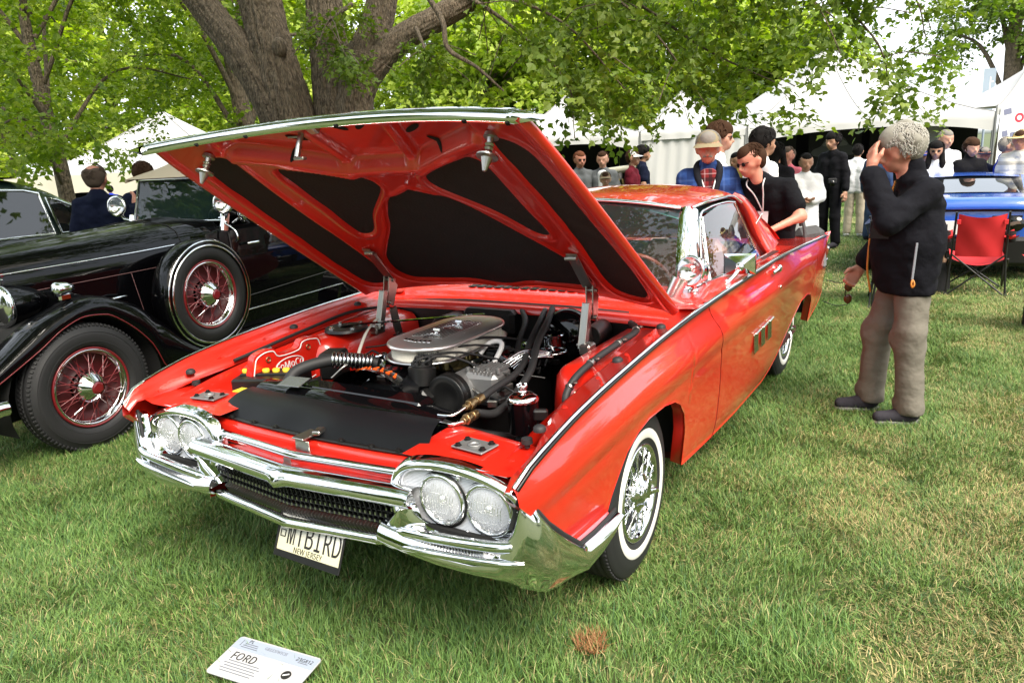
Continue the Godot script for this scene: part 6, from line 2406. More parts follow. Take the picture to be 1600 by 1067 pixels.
func black_car() -> void:
	var t := thing("vintage_convertible", "long black vintage convertible with red wire wheels and a tan top", "car", v3(-2.66, 0, 0.15), 0.09)
	var bk := mt("black_lacquer", 0.0015, 0.0015, 0.002, 0.3, 0.0, 0.6)
	bk.metallic_specular = 0.1
	var ch: Material = mats["chrome"]
	var dred := mt("dark_red", 0.16, 0.008, 0.012, 0.3, 0.0, 1.0)
	vintage_wheel(t, v3(-0.085, 0.40, 0.0))
	vintage_wheel(t, v3(-0.105, 0.79, -1.02), 0.06, false)
	var st := S()
	# front fender
	var top := [[0.95, 0.40], [0.80, 0.50], [0.62, 0.60], [0.374, 0.755], [0.148, 0.885], [-0.118, 0.950], [-0.378, 0.868], [-0.60, 0.685], [-0.936, 0.40], [-1.15, 0.345]]
	var lip := [[0.95, 0.36], [0.80, 0.45], [0.62, 0.53], [0.278, 0.70], [0.10, 0.80], [-0.03, 0.835], [-0.16, 0.82], [-0.28, 0.745], [-0.456, 0.55], [-0.54, 0.36], [-1.15, 0.33]]
	for side in [0.0, 1.0]:
		st = S()
		var edge := S()
		var rows := []
		var le := []
		for i in 70:
			var z := lerpf(0.95, -1.15, i / 69.0)
			var y := tab(top, z)
			var l := minf(tab(lip, z), y - 0.03)
			var w := lerpf(0.40, 0.46, smoothstep(0.9, 0.0, z))
			var row := [v3(-0.012, l - 0.004, z), v3(0.004, l, z), v3(0.006, lerpf(l, y, 0.45), z), v3(-0.015, lerpf(l, y, 0.82), z), v3(-0.06, y - 0.008, z), v3(-0.13, y, z), v3(-0.22, y - 0.012, z), v3(-0.32, y - 0.06, z), v3(-w, y - 0.15, z), v3(-w - 0.02, minf(y - 0.3, 0.5), z)]
			if side > 0.5:
				for k in row.size():
					row[k].x = -1.56 - row[k].x
			rows.append(row)
			le.append(row[1] + v3(0.004 if side < 0.5 else -0.004, 0.010, 0))
		skin(st, rows)
		obj("front_fender", st, bk, t)
		tube(edge, le, 0.0035, 5)
		obj("fender_line", edge, dred, t)
	st = S()
	var arc := []
	for i in 21:
		var a := PI * (-0.1 + 1.2 * i / 20.0)
		arc.append([v3(-0.02, 0.38 + sin(a) * 0.46, cos(a) * 0.50), v3(-0.48, 0.38 + sin(a) * 0.46, cos(a) * 0.50)])
	skin(st, arc)
	bx(st, v3(-0.50, 0.55, 0.0), Vector3(0.02, 0.7, 1.1))
	obj("wheel_well", st, mats["dark"], t)
	# spare wheel cover
	st = S()
	var xs := Transform3D(Basis(Vector3.UP, 0.06) * Basis(Vector3(0, 0, 1), -PI / 2), v3(-0.105, 0.79, -1.02))
	lathe(st, [Vector2(0.33, -0.10), Vector2(0.385, -0.09), Vector2(0.405, -0.06), Vector2(0.410, 0.0), Vector2(0.405, 0.055), Vector2(0.392, 0.078), Vector2(0.372, 0.086), Vector2(0.355, 0.084)], 72, xs)
	obj("spare_cover", st, bk, t)
	st = S()
	lathe(st, [Vector2(0.392, 0.080), Vector2(0.388, 0.086), Vector2(0.384, 0.084)], 72, xs)
	lathe(st, [Vector2(0.362, 0.084), Vector2(0.356, 0.092), Vector2(0.348, 0.088)], 72, xs)
	pieces("cover_ring", st, ch, t)
	# hood and cowl
	st = S()
	var rows2 := []
	for i in 40:
		var z := lerpf(0.14, -1.42, i / 39.0)
		var yt := tab([[0.14, 1.235], [-0.4, 1.275], [-1.05, 1.315], [-1.25, 1.325], [-1.42, 1.31]], z)
		var yb := tab([[0.14, 1.115], [-1.05, 1.155], [-1.42, 1.19]], z)
		var w := tab([[0.14, 0.30], [-0.4, 0.40], [-1.05, 0.485], [-1.42, 0.52]], z)
		var row := []
		for s in [1.0, -1.0]:
			var half := [v3(s * w * 1.01, 0.50, z), v3(s * w * 1.01, yb - 0.10, z), v3(s * w * 1.01, yb - 0.012, z), v3(s * w * 0.985, yb, z), v3(s * w * 0.97, yb + 0.02, z), v3(s * w * 0.90, lerpf(yb, yt, 0.55), z), v3(s * w * 0.72, lerpf(yb, yt, 0.84), z), v3(s * w * 0.42, lerpf(yb, yt, 0.965), z), v3(s * w * 0.07, yt, z), v3(s * w * 0.03, yt + 0.008, z)]
			if s < 0:
				half.reverse()
			row.append_array(half)
		for k in row.size():
			row[k].x -= 0.78
		rows2.append(row)
	skin(st, rows2)
	obj("bonnet", st, bk, t)
	st = S()
	var seam := []
	for k in 20:
		seam.append(rows2[30][k] + v3(0.0, 0.002, 0.0))
	tube(st, seam, 0.004, 5)
	obj("bonnet_seam", st, mats["dark"], t)
	st = S()
	var pin := []
	var pin2 := []
	for i in 38:
		pin.append(rows2[i][3] + v3(0.004, 0.0, 0))
		pin2.append(rows2[i][1] + v3(0.003, -0.03, 0))
	tube(st, pin, 0.006, 6)
	obj("bonnet_bead", st, ch, t)
	st = S()
	tube(st, pin2, 0.002, 4)
	for e in [-0.62]:
		tube(st, [v3(-0.36, 1.02, e), v3(-0.34, 1.0, e - 0.02), v3(-0.33, 0.72, e - 0.06)], 0.002, 4)
	pieces("pin_stripe", st, mt("stripe", 0.20, 0.10, 0.10, 0.4), t)
	st = S()
	tube(st, [v3(-0.30, 0.86, -0.42), v3(-0.28, 0.865, -0.48), v3(-0.30, 0.86, -0.54)], 0.010, 8)
	obj("bonnet_handle", st, ch, t)
	# radiator shell
	st = S()
	gridf(st, 16, 6, func(u: float, v: float) -> Vector3:
		var a := lerpf(-1, 1, u)
		return v3(-0.78 + a * 0.31, 1.255 - 0.12 * absf(a) * a * a * signf(a) - 0.05 * a * a, lerpf(0.13, 0.26, v)))
	bx(st, v3(-0.48, 0.85, 0.20), Vector3(0.04, 0.6, 0.12), Basis(), 0.015)
	bx(st, v3(-1.08, 0.85, 0.20), Vector3(0.04, 0.6, 0.12), Basis(), 0.015)
	bx(st, v3(-0.78, 0.88, 0.17), Vector3(0.60, 0.62, 0.03))
	ball(st, v3(-0.78, 1.28, 0.19), Vector3(0.035, 0.05, 0.06), 10, 7)
	obj("radiator_shell", st, ch, t)
	st = S()
	bx(st, v3(-0.49, 1.09, 0.10), Vector3(0.03, 0.07, 0.08), Basis(), 0.01)
	obj("shell_emblem", st, dred, t)
	# head lamps and lamps on the fenders
	for x in [-0.46, -1.10]:
		st = S()
		lathe(st, [Vector2(0.0005, -0.24), Vector2(0.04, -0.21), Vector2(0.09, -0.12), Vector2(0.125, 0.0), Vector2(0.13, 0.06), Vector2(0.134, 0.075), Vector2(0.12, 0.085)], 30, Transform3D(Basis(Vector3.RIGHT, PI / 2), v3(x, 0.93, 0.12)))
		var hl := obj("headlamp", st, bk, t)
		st = S()
		lathe(st, [Vector2(0.130, 0.045), Vector2(0.139, 0.055), Vector2(0.139, 0.082), Vector2(0.120, 0.09)], 30, Transform3D(Basis(Vector3.RIGHT, PI / 2), v3(x, 0.93, 0.12)))
		obj("lamp_ring", st, ch, hl)
		st = S()
		lathe(st, [Vector2(0.120, 0.085), Vector2(0.08, 0.105), Vector2(0.0005, 0.115)], 24, Transform3D(Basis(Vector3.RIGHT, PI / 2), v3(x, 0.93, 0.12)))
		obj("lens", st, mats["reflector"], hl)
	for x in [-0.13, -1.43]:
		st = S()
		lathe(st, [Vector2(0.0005, -0.09), Vector2(0.022, -0.07), Vector2(0.038, -0.03), Vector2(0.045, 0.02), Vector2(0.046, 0.03), Vector2(0.036, 0.045), Vector2(0.0005, 0.055)], 20, Transform3D(Basis(Vector3.RIGHT, PI / 2), v3(x, 1.015, 0.0)))
		bx(st, v3(x, 0.965, -0.01), Vector3(0.04, 0.05, 0.08), Basis(), 0.012)
		obj("parking_lamp", st, ch, t)
	st = S()
	tube(st, crv([v3(0.06, 0.46, 0.55), v3(0.05, 0.46, 0.72), v3(-0.1, 0.46, 0.90), v3(-0.78, 0.46, 0.98), v3(-1.5, 0.46, 0.9)], 6), 0.045, 12)
	obj("bumper", st, ch, t)
	# body and running board
	st = S()
	for s in [1.0, -1.0]:
		gridf(st, 24, 10, func(u: float, v: float) -> Vector3:
			var z := lerpf(-1.10, -3.70, u)
			return v3(-0.78 + s * (0.53 + 0.02 * sin(v * PI)), lerpf(0.42, 1.20 + 0.02 * u, v), z))
		gridf(st, 20, 4, func(u: float, v: float) -> Vector3:
			var z := lerpf(-1.42, -3.70, u)
			return v3(-0.78 + s * lerpf(0.53, 0.42, v), 1.20 + 0.02 * u + 0.035 * sin(v * PI), z))
		gridf(st, 20, 6, func(u: float, v: float) -> Vector3:
			var a := PI * u
			return v3(-0.78 + s * lerpf(0.55, 0.78, sin(v * PI * 0.5)), 0.36 + 0.52 * sin(a), -3.30 + 0.62 * cos(a)))
	gridf(st, 16, 8, func(u: float, v: float) -> Vector3:
		return v3(-0.78 + lerpf(-0.53, 0.53, u), 1.22 - 0.8 * v * v, -3.70 - 0.6 * sin(v * PI * 0.5)))
	obj("body", st, bk, t)
	st = S()
	bx(st, v3(-0.14, 0.335, -1.95), Vector3(0.28, 0.03, 1.70), Basis(), 0.01)
	bx(st, v3(-1.42, 0.335, -1.95), Vector3(0.28, 0.03, 1.70), Basis(), 0.01)
	bx(st, v3(-0.78, 0.34, -1.9), Vector3(1.0, 0.12, 3.4))
	pieces("running_board", st, mats["black_paint"], t)
	st = S()
	tube(st, [v3(-0.23, 0.555, -1.32), v3(-0.225, 0.565, -3.0)], 0.007, 6)
	obj("sill_trim", st, ch, t)
	st = S()
	tube(st, [v3(-0.235, 0.66, -1.36), v3(-0.23, 0.72, -2.8)], 0.003, 5)
	tube(st, crv([v3(-0.24, 1.19, -1.46), v3(-0.225, 0.8, -1.46), v3(-0.235, 0.45, -1.44)], 4), 0.003, 5)
	pieces("door_line", st, mt("stripe2", 0.06, 0.06, 0.06, 0.3), t)
	st = S()
	tube(st, [v3(-0.20, 1.085, -1.60), v3(-0.185, 1.09, -1.63), v3(-0.185, 1.09, -1.70)], 0.012, 8)
	ball(st, v3(-0.22, 0.93, -1.50), Vector3(0.012, 0.02, 0.012), 8, 6)
	obj("door_handle", st, ch, t)
	# windscreen
	st = S()
	var wl := v3(-0.30, 1.285, -1.47)
	var wr := v3(-1.26, 1.285, -1.43)
	tube(st, [wl, v3(-0.325, 1.62, -1.56), v3(-1.235, 1.62, -1.52), wr], 0.014, 8)
	tube(st, [wl, wr], 0.010, 8)
	bx(st, v3(-0.275, 1.27, -1.47), Vector3(0.04, 0.16, 0.07), Basis(Vector3.RIGHT, -0.3), 0.012)
	bx(st, v3(-1.285, 1.27, -1.43), Vector3(0.04, 0.16, 0.07), Basis(Vector3.RIGHT, -0.3), 0.012)
	obj("windscreen_frame", st, ch, t)
	st = S()
	quad(st, wl, wr, v3(-1.235, 1.62, -1.52), v3(-0.325, 1.62, -1.56))
	obj("windscreen", st, mats["glass"], t)
	st = S()
	tube(st, [v3(-0.29, 1.62, -1.57), v3(-0.20, 1.56, -1.62), v3(-0.205, 1.30, -1.72)], 0.008, 6)
	obj("side_window_frame", st, ch, t)
	# tan top
	st = S()
	gridf(st, 20, 16, func(u: float, v: float) -> Vector3:
		var a := lerpf(-1, 1, u)
		var z := lerpf(-1.46, -3.05, v)
		var y := 1.630 + 0.13 * (1.0 - pow(absf(a), 3.0)) * smoothstep(0.0, 0.40, v) + 0.10 * sin(clampf(v * 1.3, 0, 1) * PI) - 0.38 * smoothstep(0.75, 1.0, v)
		return v3(-0.78 + a * 0.53, y, z))
	for s in [1.0, -1.0]:
		gridf(st, 12, 5, func(u: float, v: float) -> Vector3:
			var z := lerpf(-1.44, -3.05, u)
			var y := 1.630 + 0.10 * sin(clampf(u * 1.3, 0, 1) * PI) - 0.38 * smoothstep(0.75, 1.0, u)
			var lowest := lerpf(y - 0.03, 1.24, smoothstep(0.50, 0.75, u))
			return v3(-0.78 + s * 0.53, lerpf(y, lowest, v), z))
	obj("soft_top", st, mt("tan_canvas", 0.42, 0.35, 0.25, 0.9), t)
	st = S()
	quad(st, v3(-1.29, 1.24, -1.52), v3(-1.30, 1.24, -3.0), v3(-1.29, 1.66, -2.7), v3(-1.28, 1.64, -1.54))
	quad(st, v3(-1.25, 1.66, -2.62), v3(-0.31, 1.66, -2.62), v3(-0.31, 1.0, -2.72), v3(-1.25, 1.0, -2.72))
	obj("side_curtain", st, mats["black_matt"], t)
	st = S()
	bx(st, v3(-0.78, 0.80, -2.35), Vector3(0.98, 0.55, 0.18), Basis(Vector3.RIGHT, 0.2), 0.05)
	bx(st, v3(-0.78, 0.62, -2.0), Vector3(0.98, 0.16, 0.6), Basis(), 0.05)
	pieces("bench_seat", st, mt("brown_leather", 0.08, 0.03, 0.015, 0.5), t)
	st = S()
	var ring := []
	for i in 24:
		var a := TAU * i / 24
		ring.append(v3(-0.52, 1.20, -1.78) + Basis(Vector3.RIGHT, -0.9) * v3(cos(a) * 0.21, 0, sin(a) * 0.21))
	tube(st, ring, 0.012, 7, false, true)
	tube(st, [ring[0], ring[12]], 0.010, 6)
	tube(st, [v3(-0.52, 1.20, -1.78), v3(-0.52, 1.0, -1.5)], 0.02, 8)
	obj("steering_wheel", st, mats["black_paint"], t)
	# pillar lamps, mirror
	for e in [[v3(-0.225, 1.42, -1.44), 1.0], [v3(-1.41, 1.42, -1.40), -1.0]]:
		var c: Vector3 = e[0]
		var ax := v3(0.30, 0.10, 1).normalized()
		st = S()
		lathe(st, [Vector2(0.0005, -0.09), Vector2(0.03, -0.082), Vector2(0.06, -0.05), Vector2(0.078, -0.01), Vector2(0.086, 0.0), Vector2(0.086, 0.012), Vector2(0.074, 0.016)], 26, two(c, c + ax))
		tube(st, [c + v3(0, -0.07, -0.02), c + v3(-0.03 * e[1], -0.11, -0.03), c + v3(-0.10 * e[1], -0.12, -0.03)], 0.013, 8)
		var pl := obj("pillar_lamp", st, ch, t)
		st = S()
		lathe(st, [Vector2(0.075, 0.012), Vector2(0.05, 0.022), Vector2(0.0005, 0.027)], 24, two(c, c + ax))
		obj("lens", st, mats["glass"], pl)
		st = S()
		lathe(st, [Vector2(0.074, 0.010), Vector2(0.05, -0.03), Vector2(0.0005, -0.05)], 24, two(c, c + ax))
		obj("reflector", st, mats["reflector"], pl)
	st = S()
	tube(st, crv([v3(-0.24, 1.27, -1.43), v3(-0.16, 1.21, -1.45), v3(-0.14, 1.15, -1.45), v3(-0.17, 1.12, -1.45)], 5), 0.008, 8)
	lathe(st, [Vector2(0.0005, -0.03), Vector2(0.04, -0.02), Vector2(0.055, 0.0), Vector2(0.052, 0.012), Vector2(0.0005, 0.014)], 20, two(v3(-0.14, 1.32, -1.52), v3(-0.04, 1.34, -2.0)))
	tube(st, [v3(-0.22, 1.26, -1.50), v3(-0.14, 1.31, -1.51)], 0.009, 7)
	obj("side_mirror", st, ch, t)

func green_car() -> void:
	var t := thing("green_sedan", "dark green rounded old sedan with bright window frames behind the black convertible", "car", v3(-6.2, 0, -1.2), 0.0)
	var gr := mt("dark_green", 0.006, 0.018, 0.013, 0.3, 0.0, 1.0)
	var roofl := [[2.6, 0.86], [1.9, 1.00], [1.25, 1.06], [1.05, 1.10], [0.62, 1.58], [0.30, 1.68], [0.0, 1.715], [-0.25, 1.70], [-0.55, 1.61], [-0.80, 1.46], [-1.0, 1.30], [-1.2, 1.08], [-1.45, 0.92], [-1.7, 0.70], [-1.85, 0.45]]
	var st := S()
	gridf(st, 90, 28, func(u: float, v: float) -> Vector3:
		var z := lerpf(2.6, -1.85, u)
		var a := lerpf(-1, 1, v)
		var yt := tab(roofl, z)
		var belt := minf(1.06, yt - 0.02)
		var e := absf(a)
		var x: float
		var y: float
		if e > 0.72:
			var f := (e - 0.72) / 0.28
			y = lerpf(belt, 0.35, f)
			x = 0.86 + 0.05 * sin(f * PI) - 0.06 * f * f
		else:
			var f := e / 0.72
			y = belt + (yt - belt) * pow(maxf(0.0, 1.0 - pow(f, 3.6)), 0.75)
			x = 0.86 * f
		x *= 1.0 - 0.22 * smoothstep(1.2, 2.6, z) - 0.16 * smoothstep(-0.9, -1.85, z)
		return v3(-0.86 + x * signf(a) + (0.0), y, z))
	obj("body", st, gr, t)
	# side windows with bright frames
	var sx := func(y: float) -> float: return 0.012 - 0.30 * maxf(0.0, y - 1.06) * maxf(0.0, y - 1.06) - 0.10 * maxf(0.0, y - 1.10)
	var w1 := crv([Vector2(0.62, 1.11), Vector2(0.58, 1.36), Vector2(0.38, 1.54), Vector2(0.05, 1.61), Vector2(-0.25, 1.585), Vector2(-0.38, 1.545), Vector2(-0.52, 1.11)], 5)
	w1 = [Vector2(0.70, 1.12), Vector2(0.62, 1.34), Vector2(0.42, 1.53), Vector2(0.20, 1.59), Vector2(0.0, 1.60), Vector2(-0.22, 1.585), Vector2(-0.36, 1.55), Vector2(-0.36, 1.50), Vector2(-0.40, 1.12)]
	var w2 := [Vector2(-0.47, 1.12), Vector2(-0.42, 1.50), Vector2(-0.52, 1.47), Vector2(-0.72, 1.36), Vector2(-0.90, 1.22), Vector2(-0.99, 1.11)]
	for w in [w1, w2]:
		st = S()
		prism(st, w, Transform3D(Basis(v3(0, 0, 1), v3(-0.22, 0.976, 0).normalized(), v3(1, 0, 0)), v3(0.245, 0.03, 0)), 0.004)
		obj("side_window", st, mt("dark_glass", 0.01, 0.012, 0.012, 0.02, 0.0, 1.0), t)
		st = S()
		var fr := []
		for q in w:
			fr.append(Transform3D(Basis(v3(0, 0, 1), v3(-0.22, 0.976, 0).normalized(), v3(1, 0, 0)), v3(0.245, 0.03, 0)) * v3(q.x, q.y, 0.006))
		tube(st, fr, 0.014, 7, false, true)
		obj("window_frame", st, mats["chrome"], t)
	st = S()
	tube(st, crv([v3(0.03, 1.03, 1.2), v3(0.045, 1.035, 0.4), v3(0.045, 1.03, -0.5), v3(0.01, 1.0, -1.0)], 6), 0.014, 7)
	bx(st, v3(0.05, 0.93, 0.08), Vector3(0.03, 0.03, 0.16), Basis(), 0.01)
	obj("belt_trim", st, mats["chrome"], t)
	st = S()
	gridf(st, 12, 10, func(u: float, v: float) -> Vector3:
		return v3(-0.86 + lerpf(-0.5, 0.5, u), 1.735 + 0.03 * sin(u * PI) * sin(v * PI) - 0.10 * (v - 0.4) * (v - 0.4), lerpf(0.55, -0.35, v)))
	obj("roof_cover", st, mt("brown_cover", 0.04, 0.032, 0.028, 0.8), t)
	for z in [1.35, -0.95]:
		st = S()
		lathe(st, [Vector2(0.0005, 0.02), Vector2(0.12, 0.03), Vector2(0.20, 0.02), Vector2(0.24, 0.04), Vector2(0.33, 0.03), Vector2(0.345, -0.05), Vector2(0.33, -0.15)], 32, Transform3D(Basis(Vector3(0, 0, 1), -PI / 2), v3(-0.02, 0.345, z)))
		obj("wheel", st, mats["rubber"], t)

func blue_car() -> void:
	var t := thing("blue_sports_car", "low bright blue sports car seen from behind past the red folding chair", "car", v3(1.88, 0, -7.2), 0.03)
	var bl := mt("blue_paint", 0.018, 0.10, 0.52, 0.3, 0.0, 1.0)
	var st := S()
	gridf(st, 30, 6, func(u: float, v: float) -> Vector3:
		var x := lerpf(-0.86, 0.86, u)
		return v3(x, lerpf(0.49, 0.775, v), -0.02 - 0.10 * pow(absf(x) / 0.86, 3.0) + 0.02 * sin(v * PI)))
	obj("tail_panel", st, bl, t)
	st = S()
	gridf(st, 30, 12, func(u: float, v: float) -> Vector3:
		var x := lerpf(-0.90, 0.90, u)
		var e := pow(absf(x) / 0.9, 4.0)
		var z := [0.03, 0.035, 0.02, -0.02, -0.08, -0.14, -0.22, -0.32, -0.45, -0.6, -0.8, -1.0, -1.2]
		var y := [0.800, 0.82, 0.86, 0.905, 0.925, 0.918, 0.915, 0.92, 0.925, 0.93, 0.93, 0.93, 0.93]
		var k := int(round(v * 12))
		return v3(x, y[k] - 0.05 * e, z[k] - 0.12 * e))
	obj("tail_spoiler", st, bl, t)
	st = S()
	bx(st, v3(0, 0.787, -0.06), Vector3(1.70, 0.03, 0.10))
	bx(st, v3(0, 0.33, -0.10), Vector3(1.66, 0.32, 0.2), Basis(), 0.04)
	obj("black_valance", st, mats["black_paint"], t)
	# body sides and roof
	st = S()
	for s in [1.0, -1.0]:
		gridf(st, 30, 8, func(u: float, v: float) -> Vector3:
			var z := lerpf(-0.05, -4.1, u)
			return v3(s * (0.90 + 0.03 * sin(v * PI) - 0.10 * smoothstep(0.8, 1.0, u)), lerpf(0.22, 0.90 - 0.18 * u * u, v), z))
		# flying buttress
		gridf(st, 10, 6, func(u: float, v: float) -> Vector3:
			var z := lerpf(-0.40, -1.30, u)
			var y := lerpf(0.93, 1.10, smoothstep(0.0, 1.0, u))
			return v3(s * lerpf(0.60, 0.86, v), lerpf(y, 0.90, v * v), z))
	gridf(st, 20, 12, func(u: float, v: float) -> Vector3:
		var x := lerpf(-1, 1, u)
		return v3(x * 0.60, 1.105 - 0.03 * x * x + 0.02 * sin(v * PI), lerpf(-1.22, -2.2, v)))
	gridf(st, 20, 12, func(u: float, v: float) -> Vector3:
		var x := lerpf(-1, 1, u)
		return v3(x * 0.88, 0.90 - 0.22 * v, lerpf(-2.9, -4.15, v)))
	obj("body", st, bl, t)
	st = S()
	gridf(st, 16, 6, func(u: float, v: float) -> Vector3:
		var x := lerpf(-1, 1, u)
		return v3(x * lerpf(0.56, 0.50, v), lerpf(0.945, 1.085, v) - 0.015 * x * x, lerpf(-0.62, -1.22, v)))
	obj("rear_window", st, mt("dark_glass", 0.01, 0.012, 0.012, 0.02, 0.0, 1.0), t)
	st = S()
	gridf(st, 16, 6, func(u: float, v: float) -> Vector3:
		var x := lerpf(-1, 1, u)
		return v3(x * lerpf(0.58, 0.70, v), lerpf(1.09, 0.86, v), lerpf(-2.2, -2.95, v)))
	obj("windscreen", st, mats["dark_glass"], t)
	for s in [1.0, -1.0]:
		for k in 3:
			st = S()
			bx(st, v3(s * 0.71, 1.03 - 0.035 * k, -0.90 + 0.08 * k), Vector3(0.10, 0.012, 0.05), Basis(Vector3(0, 0, 1), -0.6 * s) * Basis(Vector3.RIGHT, 0.5), 0.003)
			obj("buttress_louvre", st, mats["black_paint"], t)
		for r in 3:
			for c in 2:
				st = S()
				bx(st, v3(s * (0.36 + 0.16 * c) - 0.02, 0.715 - 0.05 * r, 0.005 - 0.02 * c), Vector3(0.12, 0.022, 0.01), Basis(), 0.004)
				obj("tail_slot", st, mats["black_paint"], t)
		st = S()
		lathe(st, [Vector2(0.36, -0.1), Vector2(0.33, 0.02), Vector2(0.20, 0.0), Vector2(0.0005, 0.0)], 28, Transform3D(Basis(Vector3(0, 0, 1), -PI / 2 * s), v3(s * 0.84, 0.33, -0.75)))
		lathe(st, [Vector2(0.34, -0.1), Vector2(0.31, 0.02), Vector2(0.20, 0.0), Vector2(0.0005, 0.0)], 28, Transform3D(Basis(Vector3(0, 0, 1), -PI / 2 * s), v3(s * 0.84, 0.33, -3.25)))
		obj("wheel", st, mats["rubber"], t)
	st = S()
	lathe(st, [Vector2(0.085, 0.0), Vector2(0.085, 0.012), Vector2(0.0005, 0.018)], 30, Transform3D(Basis(Vector3.RIGHT, PI / 2).scaled(Vector3(1.15, 1, 0.9)), v3(0.49, 0.635, 0.012)))
	var em := obj("round_badge", st, mats["black_gloss"], t)
	st = S()
	prism(st, crv([Vector2(-0.06, -0.01), Vector2(-0.02, 0.02), Vector2(0.04, 0.025), Vector2(0.06, 0.0), Vector2(0.02, -0.005), Vector2(-0.02, -0.02)], 3, true), Transform3D(Basis(), v3(0.49, 0.64, 0.028)), 0.004)
	obj("badge_mark", st, mats["alu"], em)
	st = S()
	bx(st, v3(-0.13, 0.595, 0.018), Vector3(0.31, 0.155, 0.01), Basis(), 0.003)
	var pl := obj("number_plate", st, mats["white_paint"], t)
	letters("L", 0.075, Transform3D(Basis(), v3(-0.13, 0.595, 0.025)), mats["dark"], pl, "plate_lettering", 0.002)

# ---------------------------------------------------------------- chairs, bag, card
func camp_chair(label: String, at: Vector3, turn: float, fabric: Material) -> Node3D:
	var t := thing("folding_chair", label, "chair", at, turn, "folding camp chairs on the lawn")
	var st := S()
	# the chair faces -z; we look at the back of its backrest (+z)
	gridf(st, 18, 14, func(u: float, v: float) -> Vector3:
		var x := lerpf(-0.205, 0.205, u)
		var sag := 0.05 * sin(u * PI)
		return v3(x, lerpf(0.84, 0.40, v) - 0.035 * sin(u * PI) * (1.0 - v), lerpf(0.03, -0.08, v) + sag + 0.010 * sin(u * 9.0) * sin(v * 7.0)))
	obj("backrest", st, fabric, t)
	st = S()
	gridf(st, 12, 10, func(u: float, v: float) -> Vector3:
		var x := lerpf(-0.24, 0.24, u)
		return v3(x, lerpf(0.38, 0.42, v) - 0.07 * sin(u * PI), lerpf(-0.05, -0.48, v)))
	pieces("seat", st, fabric, t)
	for s in [-1.0, 1.0]:
		st = S()
		tube(st, [v3(s * 0.225, 0.86, 0.03), v3(s * 0.235, 0.42, -0.06), v3(s * 0.26, 0.0, -0.02)], 0.011, 8)
		obj("rear_leg", st, mats["black_paint"], t)
		st = S()
		tube(st, [v3(s * 0.27, 0.62, -0.46), v3(s * 0.27, 0.0, -0.46)], 0.011, 8)
		obj("front_leg", st, mats["black_paint"], t)
		st = S()
		tube(st, [v3(s * 0.23, 0.42, -0.04), v3(s * -0.24, 0.02, 0.0)], 0.009, 8)
		obj("rear_brace", st, mats["black_paint"], t)
		st = S()
		tube(st, [v3(s * 0.26, 0.40, -0.47), v3(s * -0.26, 0.02, -0.47)], 0.009, 8)
		obj("front_brace", st, mats["black_paint"], t)
		st = S()
		tube(st, [v3(s * 0.26, 0.38, -0.06), v3(s * 0.27, 0.03, -0.45)], 0.009, 8)
		obj("side_brace", st, mats["black_paint"], t)
		st = S()
		gridf(st, 10, 4, func(u: float, v: float) -> Vector3:
			return v3(s * lerpf(0.22, 0.33, v), 0.63 - 0.05 * sin(u * PI) - 0.02 * sin(v * PI), lerpf(0.0, -0.48, u)))
		obj("armrest", st, fabric, t)
		st = S()
		lathe(st, [Vector2(0.05, 0.0), Vector2(0.055, -0.11), Vector2(0.0005, -0.115)], 14, Transform3D(Basis(), v3(s * 0.29, 0.62, -0.38)))
		obj("cup_holder", st, mats["black_matt"], t)
		st = S()
		bx(st, v3(s * 0.20, 0.76, 0.04), Vector3(0.035, 0.05, 0.012), Basis(), 0.004)
		obj("corner_pocket", st, fabric, t)
	for s in [-1.0, 1.0]:
		for z in [0.0, -0.46]:
			st = S()
			bx(st, v3(s * 0.262, 0.015, z), Vector3(0.04, 0.03, 0.04), Basis(), 0.008)
			obj("foot", st, mats["black_matt"], t)
	return t

